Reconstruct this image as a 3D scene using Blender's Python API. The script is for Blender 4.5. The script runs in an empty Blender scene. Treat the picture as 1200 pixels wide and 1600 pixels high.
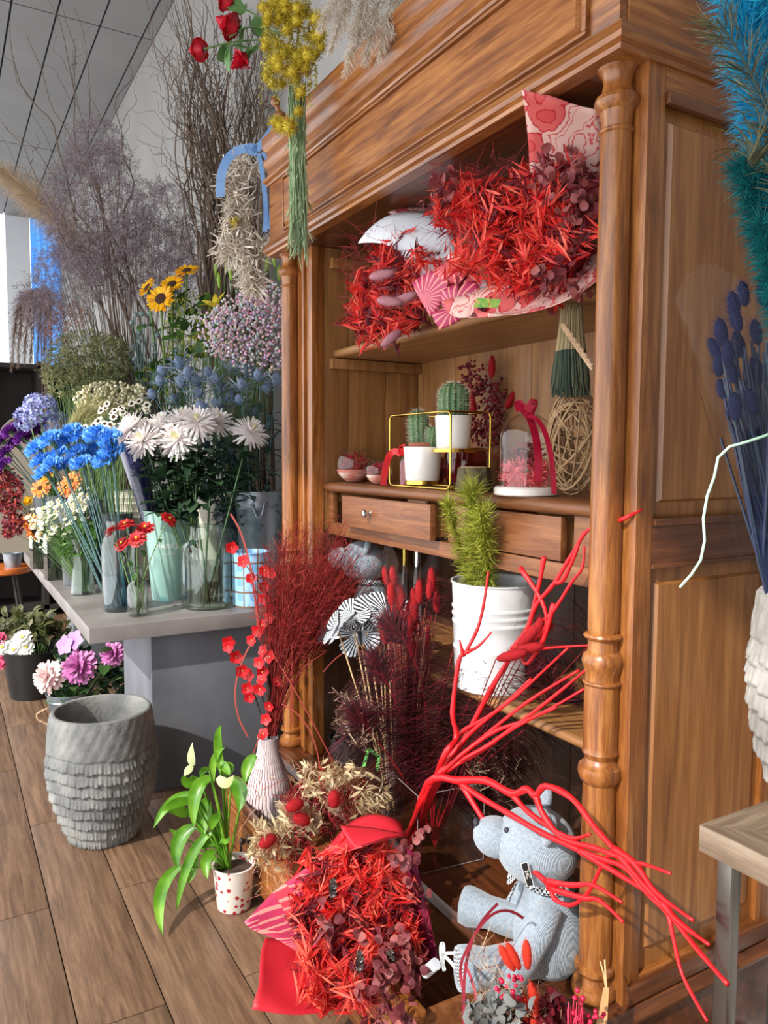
import bpy, bmesh, math, random
from math import sin, cos, pi, radians
from mathutils import Vector, Matrix
import numpy as np

# ------------------------------------------------------------------ camera, world, sun, exposure
SC = bpy.context.scene
COL = SC.collection
YAW, PIT, ROL, FPX, HC = radians(60.0), radians(4.28), radians(-0.27), 1200.0, 1.37
_f = Vector((-sin(YAW)*cos(PIT), cos(YAW)*cos(PIT), -sin(PIT)))
_r0 = Vector((cos(YAW), sin(YAW), 0)); _d0 = _f.cross(_r0)
_R = cos(ROL)*_r0 + sin(ROL)*_d0
_D = -sin(ROL)*_r0 + cos(ROL)*_d0
CAM = Vector((0, 0, HC))
def at(x, y, X=None, Y=None, Z=None, d=None):
    """a point of the place on the line of sight through (x, y), on the given world plane"""
    v = _f + _R*((x-600)/FPX) + _D*((y-800)/FPX)
    if d is not None: return CAM + v*d
    if X is not None: t = (X-CAM.x)/v.x
    elif Y is not None: t = (Y-CAM.y)/v.y
    else: t = (Z-CAM.z)/v.z
    return CAM + v*t
cd = bpy.data.cameras.new('camera'); cam = bpy.data.objects.new('camera', cd); COL.objects.link(cam)
M = Matrix.Identity(4)
for i in range(3):
    M[i][0] = _R[i]; M[i][1] = -_D[i]; M[i][2] = -_f[i]; M[i][3] = CAM[i]
cam.matrix_world = M
cd.sensor_fit = 'VERTICAL'; cd.sensor_height = 24.0; cd.lens = 24.0*FPX/1600.0
cd.clip_start = 0.02; cd.clip_end = 200
SC.camera = cam
wd = bpy.data.worlds.new('sky'); SC.world = wd; wd.use_nodes = True
bg = wd.node_tree.nodes['Background']
bg.inputs[0].default_value = (0.98, 0.985, 1.0, 1); bg.inputs[1].default_value = 2.3
sl = bpy.data.lights.new('sun', 'SUN'); sun = bpy.data.objects.new('sun', sl); COL.objects.link(sun)
sl.energy = 3.5; sl.angle = radians(1.0); sl.color = (1.0, 0.94, 0.86)
sun.rotation_euler = Vector((-0.30, 0.75, -0.62)).to_track_quat('-Z', 'Y').to_euler()
SC.view_settings.view_transform = 'Standard'; SC.view_settings.look = 'None'
SC.view_settings.exposure = 0.42; SC.view_settings.gamma = 1.0; SC.view_settings.use_curve_mapping = False

# ------------------------------------------------------------------ materials
MATS = {}
def _new(name):
    m = bpy.data.materials.new(name); m.use_nodes = True
    nt = m.node_tree; b = nt.nodes['Principled BSDF']
    MATS[name] = m
    return m, nt, b
def srgb(*c):
    if len(c) == 1: c = c[0]
    return tuple(((v/255)/12.92 if v/255 <= .04045 else ((v/255+.055)/1.055)**2.4) for v in c)
def mat(name, cols, rough=.6, scale=8.0, bump=0.0, bscale=40.0, metal=0.0, coat=0.0, island=False, trans=0.0, sheen=0.0, stretch=(1, 1, 1), detail=4.0, spec=.5, objrand=False, subsurf=0.0):
    """colour from noise, from mesh island or from object, between the given sRGB colours"""
    if name in MATS: return MATS[name]
    m, nt, b = _new(name); N = nt.nodes; L = nt.links
    if isinstance(cols[0], (int, float)): cols = [cols]
    b.inputs['Roughness'].default_value = rough; b.inputs['Metallic'].default_value = metal
    b.inputs['Coat Weight'].default_value = coat; b.inputs['Specular IOR Level'].default_value = spec
    b.inputs['Sheen Weight'].default_value = sheen
    tc = N.new('ShaderNodeTexCoord'); mp = N.new('ShaderNodeMapping')
    mp.inputs['Scale'].default_value = stretch; L.new(tc.outputs['Object'], mp.inputs['Vector'])
    if len(cols) > 1:
        rp = N.new('ShaderNodeValToRGB'); e = rp.color_ramp.elements
        n = len(cols)
        lo, hi = (0.0, 1.0) if (island or objrand) else (0.32, 0.68)
        e[0].position = lo; e[1].position = hi
        e[0].color = (*srgb(cols[0]), 1); e[1].color = (*srgb(cols[-1]), 1)
        for i in range(1, n-1):
            q = e.new(lo + (hi-lo)*i/(n-1)); q.color = (*srgb(cols[i]), 1)
        if island:
            g = N.new('ShaderNodeNewGeometry'); L.new(g.outputs['Random Per Island'], rp.inputs[0])
        elif objrand:
            g = N.new('ShaderNodeObjectInfo'); L.new(g.outputs['Random'], rp.inputs[0])
        else:
            ns = N.new('ShaderNodeTexNoise'); ns.inputs['Scale'].default_value = scale; ns.inputs['Detail'].default_value = detail
            L.new(mp.outputs[0], ns.inputs['Vector']); L.new(ns.outputs[0], rp.inputs[0])
        L.new(rp.outputs[0], b.inputs['Base Color'])
        src = rp.outputs[0]
    else:
        b.inputs['Base Color'].default_value = (*srgb(cols[0]), 1); src = None
    if bump:
        n2 = N.new('ShaderNodeTexNoise'); n2.inputs['Scale'].default_value = bscale; n2.inputs['Detail'].default_value = 5
        L.new(mp.outputs[0], n2.inputs['Vector'])
        bp = N.new('ShaderNodeBump'); bp.inputs['Strength'].default_value = bump; bp.inputs['Distance'].default_value = .01
        L.new(n2.outputs[0], bp.inputs['Height']); L.new(bp.outputs[0], b.inputs['Normal'])
    if trans:
        tr = N.new('ShaderNodeBsdfTranslucent'); mx = N.new('ShaderNodeMixShader'); mx.inputs[0].default_value = trans
        if src: L.new(src, tr.inputs[0])
        else: tr.inputs[0].default_value = (*srgb(cols[0]), 1)
        out = N['Material Output']
        L.new(b.outputs[0], mx.inputs[1]); L.new(tr.outputs[0], mx.inputs[2]); L.new(mx.outputs[0], out.inputs[0])
    return m
def wood(name, dark, mid, light, axis='Z', rough=.35, coat=.25, fine=55.0):
    if name in MATS: return MATS[name]
    m, nt, b = _new(name); N = nt.nodes; L = nt.links
    tc = N.new('ShaderNodeTexCoord'); mp = N.new('ShaderNodeMapping')
    s = {'X': (.07, 1, 1), 'Y': (1, .07, 1), 'Z': (1, 1, .07)}[axis]
    mp.inputs['Scale'].default_value = s; L.new(tc.outputs['Object'], mp.inputs['Vector'])
    oi = N.new('ShaderNodeObjectInfo'); ad = N.new('ShaderNodeVectorMath'); ad.operation = 'ADD'
    sc = N.new('ShaderNodeVectorMath'); sc.operation = 'SCALE'; sc.inputs[0].default_value = (3.1, 7.7, 5.3)
    L.new(oi.outputs['Random'], sc.inputs['Scale']); L.new(mp.outputs[0], ad.inputs[0]); L.new(sc.outputs[0], ad.inputs[1])
    n1 = N.new('ShaderNodeTexNoise'); n1.inputs['Scale'].default_value = fine; n1.inputs['Detail'].default_value = 8; n1.inputs['Distortion'].default_value = .6
    L.new(ad.outputs[0], n1.inputs['Vector'])
    n2 = N.new('ShaderNodeTexNoise'); n2.inputs['Scale'].default_value = fine*6; n2.inputs['Detail'].default_value = 3
    L.new(ad.outputs[0], n2.inputs['Vector'])
    mx = N.new('ShaderNodeMath'); mx.operation = 'MULTIPLY_ADD'; mx.inputs[1].default_value = .3
    L.new(n2.outputs[0], mx.inputs[0]); 
    m2 = N.new('ShaderNodeMath'); m2.operation = 'MULTIPLY'; m2.inputs[1].default_value = .7
    L.new(n1.outputs[0], m2.inputs[0]); L.new(m2.outputs[0], mx.inputs[2])
    rp = N.new('ShaderNodeValToRGB'); e = rp.color_ramp.elements
    e[0].position = .3; e[1].position = .7; e[0].color = (*srgb(dark), 1); e[1].color = (*srgb(light), 1)
    q = e.new(.5); q.color = (*srgb(mid), 1)
    L.new(mx.outputs[0], rp.inputs[0]); L.new(rp.outputs[0], b.inputs['Base Color'])
    bp = N.new('ShaderNodeBump'); bp.inputs['Strength'].default_value = .12; bp.inputs['Distance'].default_value = .004
    L.new(mx.outputs[0], bp.inputs['Height']); L.new(bp.outputs[0], b.inputs['Normal'])
    b.inputs['Roughness'].default_value = rough; b.inputs['Coat Weight'].default_value = coat; b.inputs['Coat Roughness'].default_value = .25
    return m
def glass(name, tint=(255, 255, 255), clear=.9, rough=.02, bump=0.0, bscale=20.0, refl=(.75, .06)):
    """thin clear sheet: see-through with mirror reflections at grazing angles"""
    if name in MATS: return MATS[name]
    m = bpy.data.materials.new(name); m.use_nodes = True; MATS[name] = m
    nt = m.node_tree; N = nt.nodes; L = nt.links
    N.remove(N['Principled BSDF']); out = N['Material Output']
    t = N.new('ShaderNodeBsdfTransparent'); t.inputs[0].default_value = (*[v/255*clear for v in tint], 1)
    g = N.new('ShaderNodeBsdfGlossy'); g.inputs['Roughness'].default_value = rough
    fr = N.new('ShaderNodeLayerWeight'); fr.inputs[0].default_value = .5
    pw_ = N.new('ShaderNodeMath'); pw_.operation = 'POWER'; pw_.inputs[1].default_value = 3.5; L.new(fr.outputs['Facing'], pw_.inputs[0])
    sc_ = N.new('ShaderNodeMath'); sc_.operation = 'MULTIPLY_ADD'; sc_.inputs[1].default_value = refl[0]; sc_.inputs[2].default_value = refl[1]; L.new(pw_.outputs[0], sc_.inputs[0])
    mx = N.new('ShaderNodeMixShader'); L.new(sc_.outputs[0], mx.inputs[0]); L.new(t.outputs[0], mx.inputs[1]); L.new(g.outputs[0], mx.inputs[2])
    L.new(mx.outputs[0], out.inputs[0])
    if bump:
        tc = N.new('ShaderNodeTexCoord'); n = N.new('ShaderNodeTexNoise'); n.inputs['Scale'].default_value = bscale
        L.new(tc.outputs['Object'], n.inputs['Vector'])
        bp = N.new('ShaderNodeBump'); bp.inputs['Strength'].default_value = bump; bp.inputs['Distance'].default_value = .02
        L.new(n.outputs[0], bp.inputs['Height']); L.new(bp.outputs[0], g.inputs['Normal']); L.new(bp.outputs[0], fr.inputs['Normal'])
    return m

# ------------------------------------------------------------------ mesh builder
V = Vector
def frame(dirv, up=(0, 0, 1)):
    """3x3 whose z column is dirv"""
    z = V(dirv).normalized(); u = V(up)
    if abs(z.dot(u.normalized())) > .98: u = V((1, 0, 0))
    x = u.cross(z).normalized(); y = z.cross(x)
    return Matrix((x, y, z)).transposed()
class MB:
    def __init__(s): s.v = []; s.f = []; s.m = []
    def add(s, vs, fs, m=0):
        o = len(s.v); s.v.extend([tuple(p) for p in vs]); s.f.extend([tuple(i+o for i in f) for f in fs]); s.m.extend([m]*len(fs)); return s
    def box(s, a, b, m=0):
        (x0, y0, z0), (x1, y1, z1) = a, b
        vs = [(x0,y0,z0),(x1,y0,z0),(x1,y1,z0),(x0,y1,z0),(x0,y0,z1),(x1,y0,z1),(x1,y1,z1),(x0,y1,z1)]
        return s.add(vs, [(0,3,2,1),(4,5,6,7),(0,1,5,4),(1,2,6,5),(2,3,7,6),(3,0,4,7)], m)
    def tube(s, pts, rad, n=6, m=0, cap=True):
        pts = [V(p) for p in pts]; k = len(pts)
        if not hasattr(rad, '__len__'): rad = [rad]*k
        vs = []; x = None
        for i, p in enumerate(pts):
            t = (pts[min(i+1, k-1)] - pts[max(i-1, 0)])
            t = t.normalized() if t.length > 1e-9 else V((0, 0, 1))
            if x is None:
                x = t.orthogonal().normalized()
            else:
                x = (x - t*x.dot(t)); x = x.normalized() if x.length > 1e-6 else t.orthogonal().normalized()
            y = t.cross(x)
            for j in range(n):
                a = 2*pi*j/n; vs.append(p + (x*cos(a) + y*sin(a))*rad[i])
        fs = [(i*n+j, i*n+(j+1) % n, (i+1)*n+(j+1) % n, (i+1)*n+j) for i in range(k-1) for j in range(n)]
        if cap: fs += [tuple(range(n-1, -1, -1)), tuple((k-1)*n+j for j in range(n))]
        return s.add(vs, fs, m)
    def lathe(s, prof, n=24, c=(0, 0, 0), R=None, m=0, cap=(False, False), fn=None):
        c = V(c); vs = []
        for (r, z) in prof:
            for j in range(n):
                a = 2*pi*j/n; rr = r + (fn(a, z, r) if fn else 0)
                p = V((rr*cos(a), rr*sin(a), z)); p = (R @ p if R else p) + c; vs.append(p)
        k = len(prof)
        fs = [(i*n+j, i*n+(j+1) % n, (i+1)*n+(j+1) % n, (i+1)*n+j) for i in range(k-1) for j in range(n)]
        if cap[0]: fs.append(tuple(range(n-1, -1, -1)))
        if cap[1]: fs.append(tuple((k-1)*n+j for j in range(n)))
        return s.add(vs, fs, m)
    def leaf(s, base, d, up, L, W, curl=0.0, fold=.0, n=4, m=0, shape=None, tip=0.0, wave=0.0):
        """strip leaf; bends toward -up by curl radians over its length"""
        b = V(base); d = V(d).normalized(); side = d.cross(V(up))
        side = side.normalized() if side.length > 1e-6 else d.orthogonal().normalized()
        nn = side.cross(d); vs = []; p = b.copy(); 
        for i in range(n+1):
            t = i/n; a = -curl*t
            dd = d*cos(a) + nn*sin(a); n2 = nn*cos(a) - d*sin(a)
            if i: p = p + dd*(L/n)
            w = W*.5*(shape(t) if shape else sin(pi*min(1, max(.0, .06+t*.94)))**.8)
            if i == n: w = max(w, W*tip*.5)
            o = n2*(wave*W*sin(t*9+L*50))
            vs += [p - side*w + n2*(fold*w) + o, p - o*.5, p + side*w + n2*(fold*w) + o]
        fs = []
        for i in range(n):
            a = i*3; fs += [(a, a+1, a+4, a+3), (a+1, a+2, a+5, a+4)]
        return s.add(vs, fs, m)
    def petal(s, base, d, up, L, W, curl=0.0, n=2, m=0, cup=0.0, tipw=.45):
        """two-edge strip petal, light"""
        b = V(base); d = V(d).normalized(); side = d.cross(V(up))
        side = side.normalized() if side.length > 1e-6 else d.orthogonal().normalized()
        nn = side.cross(d); vs = []; p = b.copy()
        for i in range(n+1):
            t = i/n; a = -curl*t; dd = d*cos(a) + nn*sin(a)
            if i: p = p + dd*(L/n)
            w = W*.5*((.35+.65*min(1, t*2)) if t < 1 else tipw)
            vs += [p - side*w, p + side*w]
        return s.add(vs, [(2*i, 2*i+1, 2*i+3, 2*i+2) for i in range(n)], m)
    def ball(s, c, r, m=0, sub=2, sc=(1, 1, 1), R=None, fn=None):
        vs, fs = ICO[sub]; out = []
        for p in vs:
            q = V(p); k = fn(q) if fn else 1.0
            q = V((q.x*sc[0], q.y*sc[1], q.z*sc[2]))*(r*k)
            out.append((R @ q if R else q) + V(c))
        return s.add(out, fs, m)
    def grid(s, fn, nu, nv, m=0, closed=False):
        vs = [fn(i/nu, j/nv) for j in range(nv+1) for i in range(nu+1)]
        return s.add(vs, [(j*(nu+1)+i, j*(nu+1)+i+1, (j+1)*(nu+1)+i+1, (j+1)*(nu+1)+i) for j in range(nv) for i in range(nu)], m)
    def merge(s, o, Mx=None, mo=0):
        return s.add([(Mx @ V(p)) for p in o.v] if Mx else o.v, o.f, 0) if not any(o.m) and not mo else s._mm(o, Mx, mo)
    def _mm(s, o, Mx, mo):
        k = len(s.v); s.v.extend([tuple(Mx @ V(p)) if Mx else p for p in o.v]); s.f.extend([tuple(i+k for i in f) for f in o.f]); s.m.extend([i+mo for i in o.m]); return s
    def mesh(s, name, mats, loc=(0, 0, 0), smooth=True, bevel=0.0, solid=0.0, weld=False):
        me = bpy.data.meshes.new(name); l = V(loc)
        me.from_pydata([(p[0]-l.x, p[1]-l.y, p[2]-l.z) for p in s.v], [], s.f)
        if not isinstance(mats, (list, tuple)): mats = [mats]
        for q in mats: me.materials.append(q)
        if any(s.m): me.polygons.foreach_set('material_index', s.m)
        if bevel or solid or weld:
            bm = bmesh.new(); bm.from_mesh(me)
            if weld: bmesh.ops.remove_doubles(bm, verts=bm.verts, dist=1e-5)
            if bevel:
                bmesh.ops.bevel(bm, geom=[e for e in bm.edges if e.is_manifold and e.calc_face_angle(0) > .5], offset=bevel, segments=2, profile=.6, affect='EDGES', clamp_overlap=True)
            if solid: bmesh.ops.solidify(bm, geom=bm.faces[:], thickness=solid)
            bm.to_mesh(me); bm.free()
        if smooth:
            me.polygons.foreach_set('use_smooth', [True]*len(me.polygons))
            if smooth != 'all':
                try: me.set_sharp_from_angle(angle=radians(38))
                except Exception: pass
        me.update(); return me
    def build(s, name, mats, parent=None, loc=None, **kw):
        root = parent
        while root is not None and root.parent is not None: root = root.parent
        l = V(loc) if loc is not None else (root.location.copy() if root is not None else V((0, 0, 0)))
        me = s.mesh(name, mats, l, **kw)
        o = bpy.data.objects.new(name, me); COL.objects.link(o)
        if parent is not None: o.parent = parent
        else: o.location = l
        return o
def _ico():
    d = {}
    for sub in (1, 2, 3, 4):
        bm = bmesh.new(); bmesh.ops.create_icosphere(bm, subdivisions=sub, radius=1)
        bm.verts.ensure_lookup_table()
        d[sub] = ([tuple(v.co) for v in bm.verts], [tuple(v.index for v in f.verts) for f in bm.faces]); bm.free()
    return d
ICO = _ico()
def tag(o, label, cat, group=None, kind=None):
    o['label'] = label; o['category'] = cat
    if group: o['group'] = group
    if kind: o['kind'] = kind
    return o
def thing(name, label, cat, loc, group=None):
    o = bpy.data.objects.new(name, None); COL.objects.link(o); o.location = V(loc); o.empty_display_size = .05
    return tag(o, label, cat, group)
def struct(o): o['kind'] = 'structure'; return o
def stuff(o): o['kind'] = 'stuff'; return o
def place(mesh, name, parent, pos, R=None, scale=1.0):
    """a part that shares mesh data, at world pos, under a thing"""
    o = bpy.data.objects.new(name, mesh); COL.objects.link(o); o.parent = parent
    root = parent
    while root.parent is not None: root = root.parent
    o.location = V(pos) - root.location
    if R is not None: o.rotation_euler = R.to_euler()
    o.scale = (scale,)*3
    return o
rnd = random.Random(7)
U = rnd.uniform
def rdir(): 
    while True:
        q = V((U(-1, 1), U(-1, 1), U(-1, 1)))
        if .05 < q.length < 1: return q.normalized()
def bez(a, b, c, n=8, d=None):
    a, b, c = V(a), V(b), V(c)
    if d is None: return [a*(1-t)**2 + b*2*t*(1-t) + c*t*t for t in [i/n for i in range(n+1)]]
    d = V(d); return [a*(1-t)**3 + b*3*t*(1-t)**2 + c*3*t*t*(1-t) + d*t**3 for t in [i/n for i in range(n+1)]]
def lerp(a, b, t): return a+(b-a)*t
# ------------------------------------------------------------------ the room
YW, ZC, XF = 1.66, 4.80, -12.6
m_plank = wood('floor_plank', (78, 58, 44), (112, 86, 66), (140, 112, 88), 'X', rough=.5, coat=.05, fine=60)
m_grout = mat('floor_joint', (52, 42, 36), .9)
m_wall = mat('wall_paint', [(150, 148, 145), (159, 157, 154)], .9, 2.0)
m_ceil = mat('ceiling_panel', [(118, 117, 116), (128, 127, 126)], .75, 1.5)
m_seam = mat('ceiling_seam', (40, 40, 42), .8)
m_white = mat('white_frame', (225, 230, 235), .45)
fl = MB().box((XF, -1.7, -.06), (2.2, YW, -.006)).build('floor', m_grout); struct(fl)
pw, pl = .2025, 1.172
k = 0; plank_mesh = {}
for r in range(-9, 7):
    y0 = .242 + r*pw; y1 = y0 + pw
    if y0 < -1.65 or y1 > YW+.1: continue
    off = -1.845 if r % 2 == 0 else -2.43
    c0 = int(math.floor((XF - off)/pl)); 
    for c in range(c0, c0+15):
        x0 = off + c*pl; x1 = x0 + pl
        a, b = max(x0, XF), min(x1, 2.2)
        if b - a < .05: continue
        key = (round(b-a, 3), round(min(y1, YW)-y0, 3))
        if key not in plank_mesh:
            plank_mesh[key] = MB().box((0, .002, -.01), (key[0]-.004, key[1]-.002, 0)).mesh('plank', m_plank, bevel=.0015)
        o = bpy.data.objects.new('plank', plank_mesh[key]); COL.objects.link(o); o.parent = fl; o.location = (a+.002, y0, 0)
struct(MB().box((XF, YW, 0), (2.2, YW+.12, ZC+.12)).build('wall_back', m_wall))
# ceiling of long panels with open dark joints
ce = struct(MB().box((XF, -1.7, ZC+.03), (2.2, YW, ZC+.12)).build('ceiling', m_seam))
ys = [-1.7, -1.31, -.93, -.55, -.17, .21, .59, .91, 1.235, 1.565, YW]
for i in range(len(ys)-1):
    for (xa, xb) in ((XF, -9.7), (-9.7, -6.75), (-6.75, -3.6), (-3.6, -.6), (-.6, 2.2)):
        MB().box((xa+.008, ys[i]+.008, ZC), (xb-.008, ys[i+1]-.008, ZC+.028)).build('ceiling_panel', m_ceil, ce)
struct(MB().box((2.2, -1.7, 0), (2.32, YW, ZC+.12)).build('added_wall_right', m_wall))  # unseen end wall, added to cut the light from behind the camera
# street front: glazed below, solid above; slim posts
wf = struct(MB().box((XF, -1.82, 3.72), (2.2, -1.70, ZC+.12)).build('wall_front', m_wall))
for x in (-11, -8.5, -5.6, 0.9): 
    MB().box((x-.03, -1.79, 0), (x+.03, -1.73, 3.72)).build('post', m_white, wf)
# far end: wall with a tall window
yA, yB_ = at(-60, 450, X=XF).y, at(118, 450, X=XF).y      # the window's two jambs
zH = at(60, 272, X=XF).z
wz = struct(MB().box((XF-.12, -1.7, zH), (XF, YW, ZC+.12)).box((XF-.12, yB_, 0), (XF, YW, zH)).build('wall_far', mat('far_wall', [(92, 96, 94), (104, 108, 104)], .9, 2)))
m_pane = glass('window_glass', (240, 248, 255), .95)
m_blue = mat('blue_blind', [(120, 175, 225), (170, 215, 250)], .7, 3.0, trans=.8, stretch=(1, 12, .6))
ym = at(30, 450, X=XF).y
w1 = MB()
for y, h in ((-1.62, .05), (yA, .06), (ym, .16), (yB_-.05, .06)): w1.box((XF-.09, y-h, 0), (XF-.01, y+h, zH))
w1.box((XF-.088, -1.62, zH-.16), (XF-.012, yB_, zH-.002)).box((XF-.088, -1.62, .02), (XF-.012, yB_, .12)).box((XF-.088, -1.62, 1.0), (XF-.012, yB_, 1.07))
w1 = struct(w1.build('window_1', m_white))
for ya, yb in ((-1.55, yA-.08), (yA+.08, ym-.17), (ym+.17, yB_-.12)):
    if yb-ya > .05: MB().box((XF-.056, ya, .12), (XF-.05, yb, zH-.12)).build('pane', m_pane, w1)
MB().box((XF-.045, ym+.17, at(60, 570, X=XF).z), (XF-.04, yB_-.12, zH-.25)).build('window_blind', m_blue, w1)

# ------------------------------------------------------------------ the armoire
DK, MD, LT = (84, 42, 16), (138, 82, 36), (178, 120, 62)
wX = wood('walnut_x', DK, MD, LT, 'X'); wY = wood('walnut_y', DK, MD, LT, 'Y'); wZ = wood('walnut_z', DK, MD, LT, 'Z')
wP = wood('walnut_panel', (104, 62, 29), (146, 94, 48), (178, 126, 72), 'Z', fine=24)
wR = wood('walnut_red', (68, 34, 18), (98, 55, 30), (124, 76, 44), 'Y')
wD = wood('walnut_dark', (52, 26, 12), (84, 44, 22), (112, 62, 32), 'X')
wI = wood('inner_board', (104, 67, 35), (137, 94, 51), (162, 117, 68), 'Z', rough=.55, coat=.05, fine=26)
wS = wood('shelf_board', (108, 70, 38), (142, 98, 56), (168, 124, 76), 'X', rough=.5, coat=.05)
wB = wood('drawer_wood', (84, 46, 22), (118, 70, 36), (142, 94, 54), 'X', rough=.5, coat=.1)
m_steel = mat('polished_steel', (210, 210, 212), .12, metal=1.0)
XR, XL, YC, ZP, ZT = -1.018, -2.69, 1.12, .275, 2.10
YB = 1.62
arm = thing('armoire', 'tall walnut armoire with turned columns, open shelves and a wide cornice', 'cabinet', (-1.854, 1.3, 0))
def bx(name, a, b, m, parent=None, bevel=.002): return MB().box(a, b).build(name, m, parent or arm, bevel=bevel)
# plinth with the drawer bay
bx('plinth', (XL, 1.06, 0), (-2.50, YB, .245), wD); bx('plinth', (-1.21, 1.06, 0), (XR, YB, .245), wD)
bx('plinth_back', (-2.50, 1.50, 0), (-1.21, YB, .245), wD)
def sweep(prof, path, closed_ends=True):
    """prof [(out, z)] swept round a U-shaped plan path [(x, y, nx, ny)]"""
    mb = MB(); n = len(prof); vs = []
    for (x, y, nx, ny) in path:
        for (o, z) in prof: vs.append((x+nx*o, y+ny*o, z))
    fs = [(i*n+j, i*n+(j+1) % n, (i+1)*n+(j+1) % n, (i+1)*n+j) for i in range(len(path)-1) for j in range(n)]
    fs += [tuple(range(n)), tuple(reversed(range((len(path)-1)*n, len(path)*n)))]
    mb.add(vs, fs); mb.m = [0 if (k_ // n) == 1 else 1 for k_ in range(n*(len(path)-1))] + [1, 1]; return mb
def upath(x0, x1, yf, yb): return [(x0, yb, -1, 0), (x0, yf, -1, -1), (x1, yf, 1, -1), (x1, yb, 1, 0)]
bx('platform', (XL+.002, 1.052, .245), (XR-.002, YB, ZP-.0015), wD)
sweep([(-.02, .235), (.012, .235), (.02, .243), (.022, .252), (.014, .262), (.01, .272), (0, ZP), (-.02, ZP)], upath(XL, XR, 1.05, YB)).build('base_moulding', [wD, wR], arm)
# turned columns: profile from ring heights
def zpx(y): return HC + (at(945 if y < 900 else 930, y, Y=YC).z - HC)*.973
prof = [(0, ZP), (.040, ZP), (.044, ZP+.006), (.046, ZP+.016), (.043, ZP+.027), (.034, ZP+.033), (.031, ZP+.045), (.036, ZP+.054), (.041, ZP+.058), (.040, ZP+.066), (.0325, ZP+.070)]
def ring(y, amp, r0, r1, hw=.007):
    z = zpx(y); return [(r0, z-hw*1.2), (r0+amp*.75, z-hw*.7), (r0+amp, z), (r0+amp*.75, z+hw*.7), (r1, z+hw*1.2)]
prof += [(.0335, zpx(1400)), (.0325, zpx(1232))] + [(.039, zpx(1226)), (.0435, zpx(1215)), (.0415, zpx(1205)), (.033, zpx(1200)), (.029, zpx(1192))] + [(.034, zpx(1186)), (.036, zpx(1182)), (.034, zpx(1178)), (.0335, zpx(1172))]
prof += [(.0345, zpx(1130))] + ring(1071, .004, .0335, .0325, .004) + [(.0325, zpx(1058)), (.037, zpx(1046)), (.0405, zpx(1038)), (.038, zpx(1028)), (.030, zpx(1021)), (.029, zpx(1008))] + ring(997, .009, .0295, .029, .006)
prof += [(.0305, zpx(985)), (.031, zpx(700)), (.029, zpx(212))] + ring(202, .0045, .0285, .028, .0045) + [(.0285, zpx(190)), (.031, zpx(172)), (.038, zpx(166)), (.0425, zpx(157)), (.040, zpx(150)), (.033, zpx(146)), (.0285, zpx(138)), (.0262, zpx(126)), (.028, zpx(116)), (.034, zpx(110)), (.0405, zpx(103)), (.0425, zpx(97)), (.040, zpx(91)), (.03, zpx(89)), (0, zpx(89))]
for cx in (-1.074, -2.633):
    MB().lathe(prof, 32, (cx, YC, 0)).build('column', wZ, arm)
    MB().box((cx-.055, 1.068, zpx(89)+.001), (cx+.055, 1.165, 2.087)).build('abacus', wR, arm, bevel=.002)
# corner posts, side frames, raised side panels
for sgn, xo in ((1, XR), (-1, XL)):
    def sx(a, b): return (min(xo-sgn*a, xo-sgn*b), max(xo-sgn*a, xo-sgn*b))
    a, b = sx(0, .205 if sgn < 0 else .10); bx('corner_post', (a, 1.14, ZP), (b, 1.186, 2.092), wZ)
    if sgn < 0:
        bx('bead', (-2.545, 1.128, ZP), (-2.530, 1.142, 2.092), wZ, None, .004)
    a, b = sx(0, .03)
    bx('stile', (a, YB-.06, ZP), (b, YB, 2.092), wZ)
    bx('rail', (a, 1.186, 2.03), (b, YB-.06, 2.092), wY); bx('rail', (a, 1.186, 1.157), (b, YB-.06, 1.234), wR); bx('rail', (a, 1.186, ZP), (b, YB-.06, .325), wY)
    for (z0, z1) in ((1.234, 2.03), (.325, 1.157)):
        a, b = sx(.012, .026); p = bx('panel_field', (a, 1.186, z0), (b, YB-.06, z1), wP)
        # frame of the panel, then the raised centre with a sloping border
        a2, b2 = sx(.005, .02); 
        mb = MB(); y0, y1, za, zb = 1.207, YB-.085, z0+.045, z1-.035; xi, xr = xo-sgn*.0125, xo-sgn*.004; e = .006
        vs = [(xi, y0, za), (xi, y1, za), (xi, y1, zb), (xi, y0, zb), (xr, y0+e, za+e), (xr, y1-e, za+e), (xr, y1-e, zb-e), (xr, y0+e, zb-e)]
        mb.add(vs, [(0,1,5,4),(1,2,6,5),(2,3,7,6),(3,0,4,7),(4,5,6,7)] if sgn > 0 else [(0,4,5,1),(1,5,6,2),(2,6,7,3),(3,7,4,0),(4,7,6,5)])
        # three glued boards show in the raised centre
        mb.build('raised_panel', wP, arm, smooth=False)
    mo = xo
    for (z0, z1, o) in ((2.018, 2.042, .010), (1.234, 1.25, .008), (1.150, 1.160, .004), (.279, .318, .012)):
        x0, x1 = min(mo, mo+sgn*o), max(mo, mo+sgn*o); bx('side_moulding', (x0-.004*(sgn > 0), 1.186 if z0 > .3 else 1.15, z0), (x1+.004*(sgn < 0), YB-.02, z1), wR, None, .004)
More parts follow.
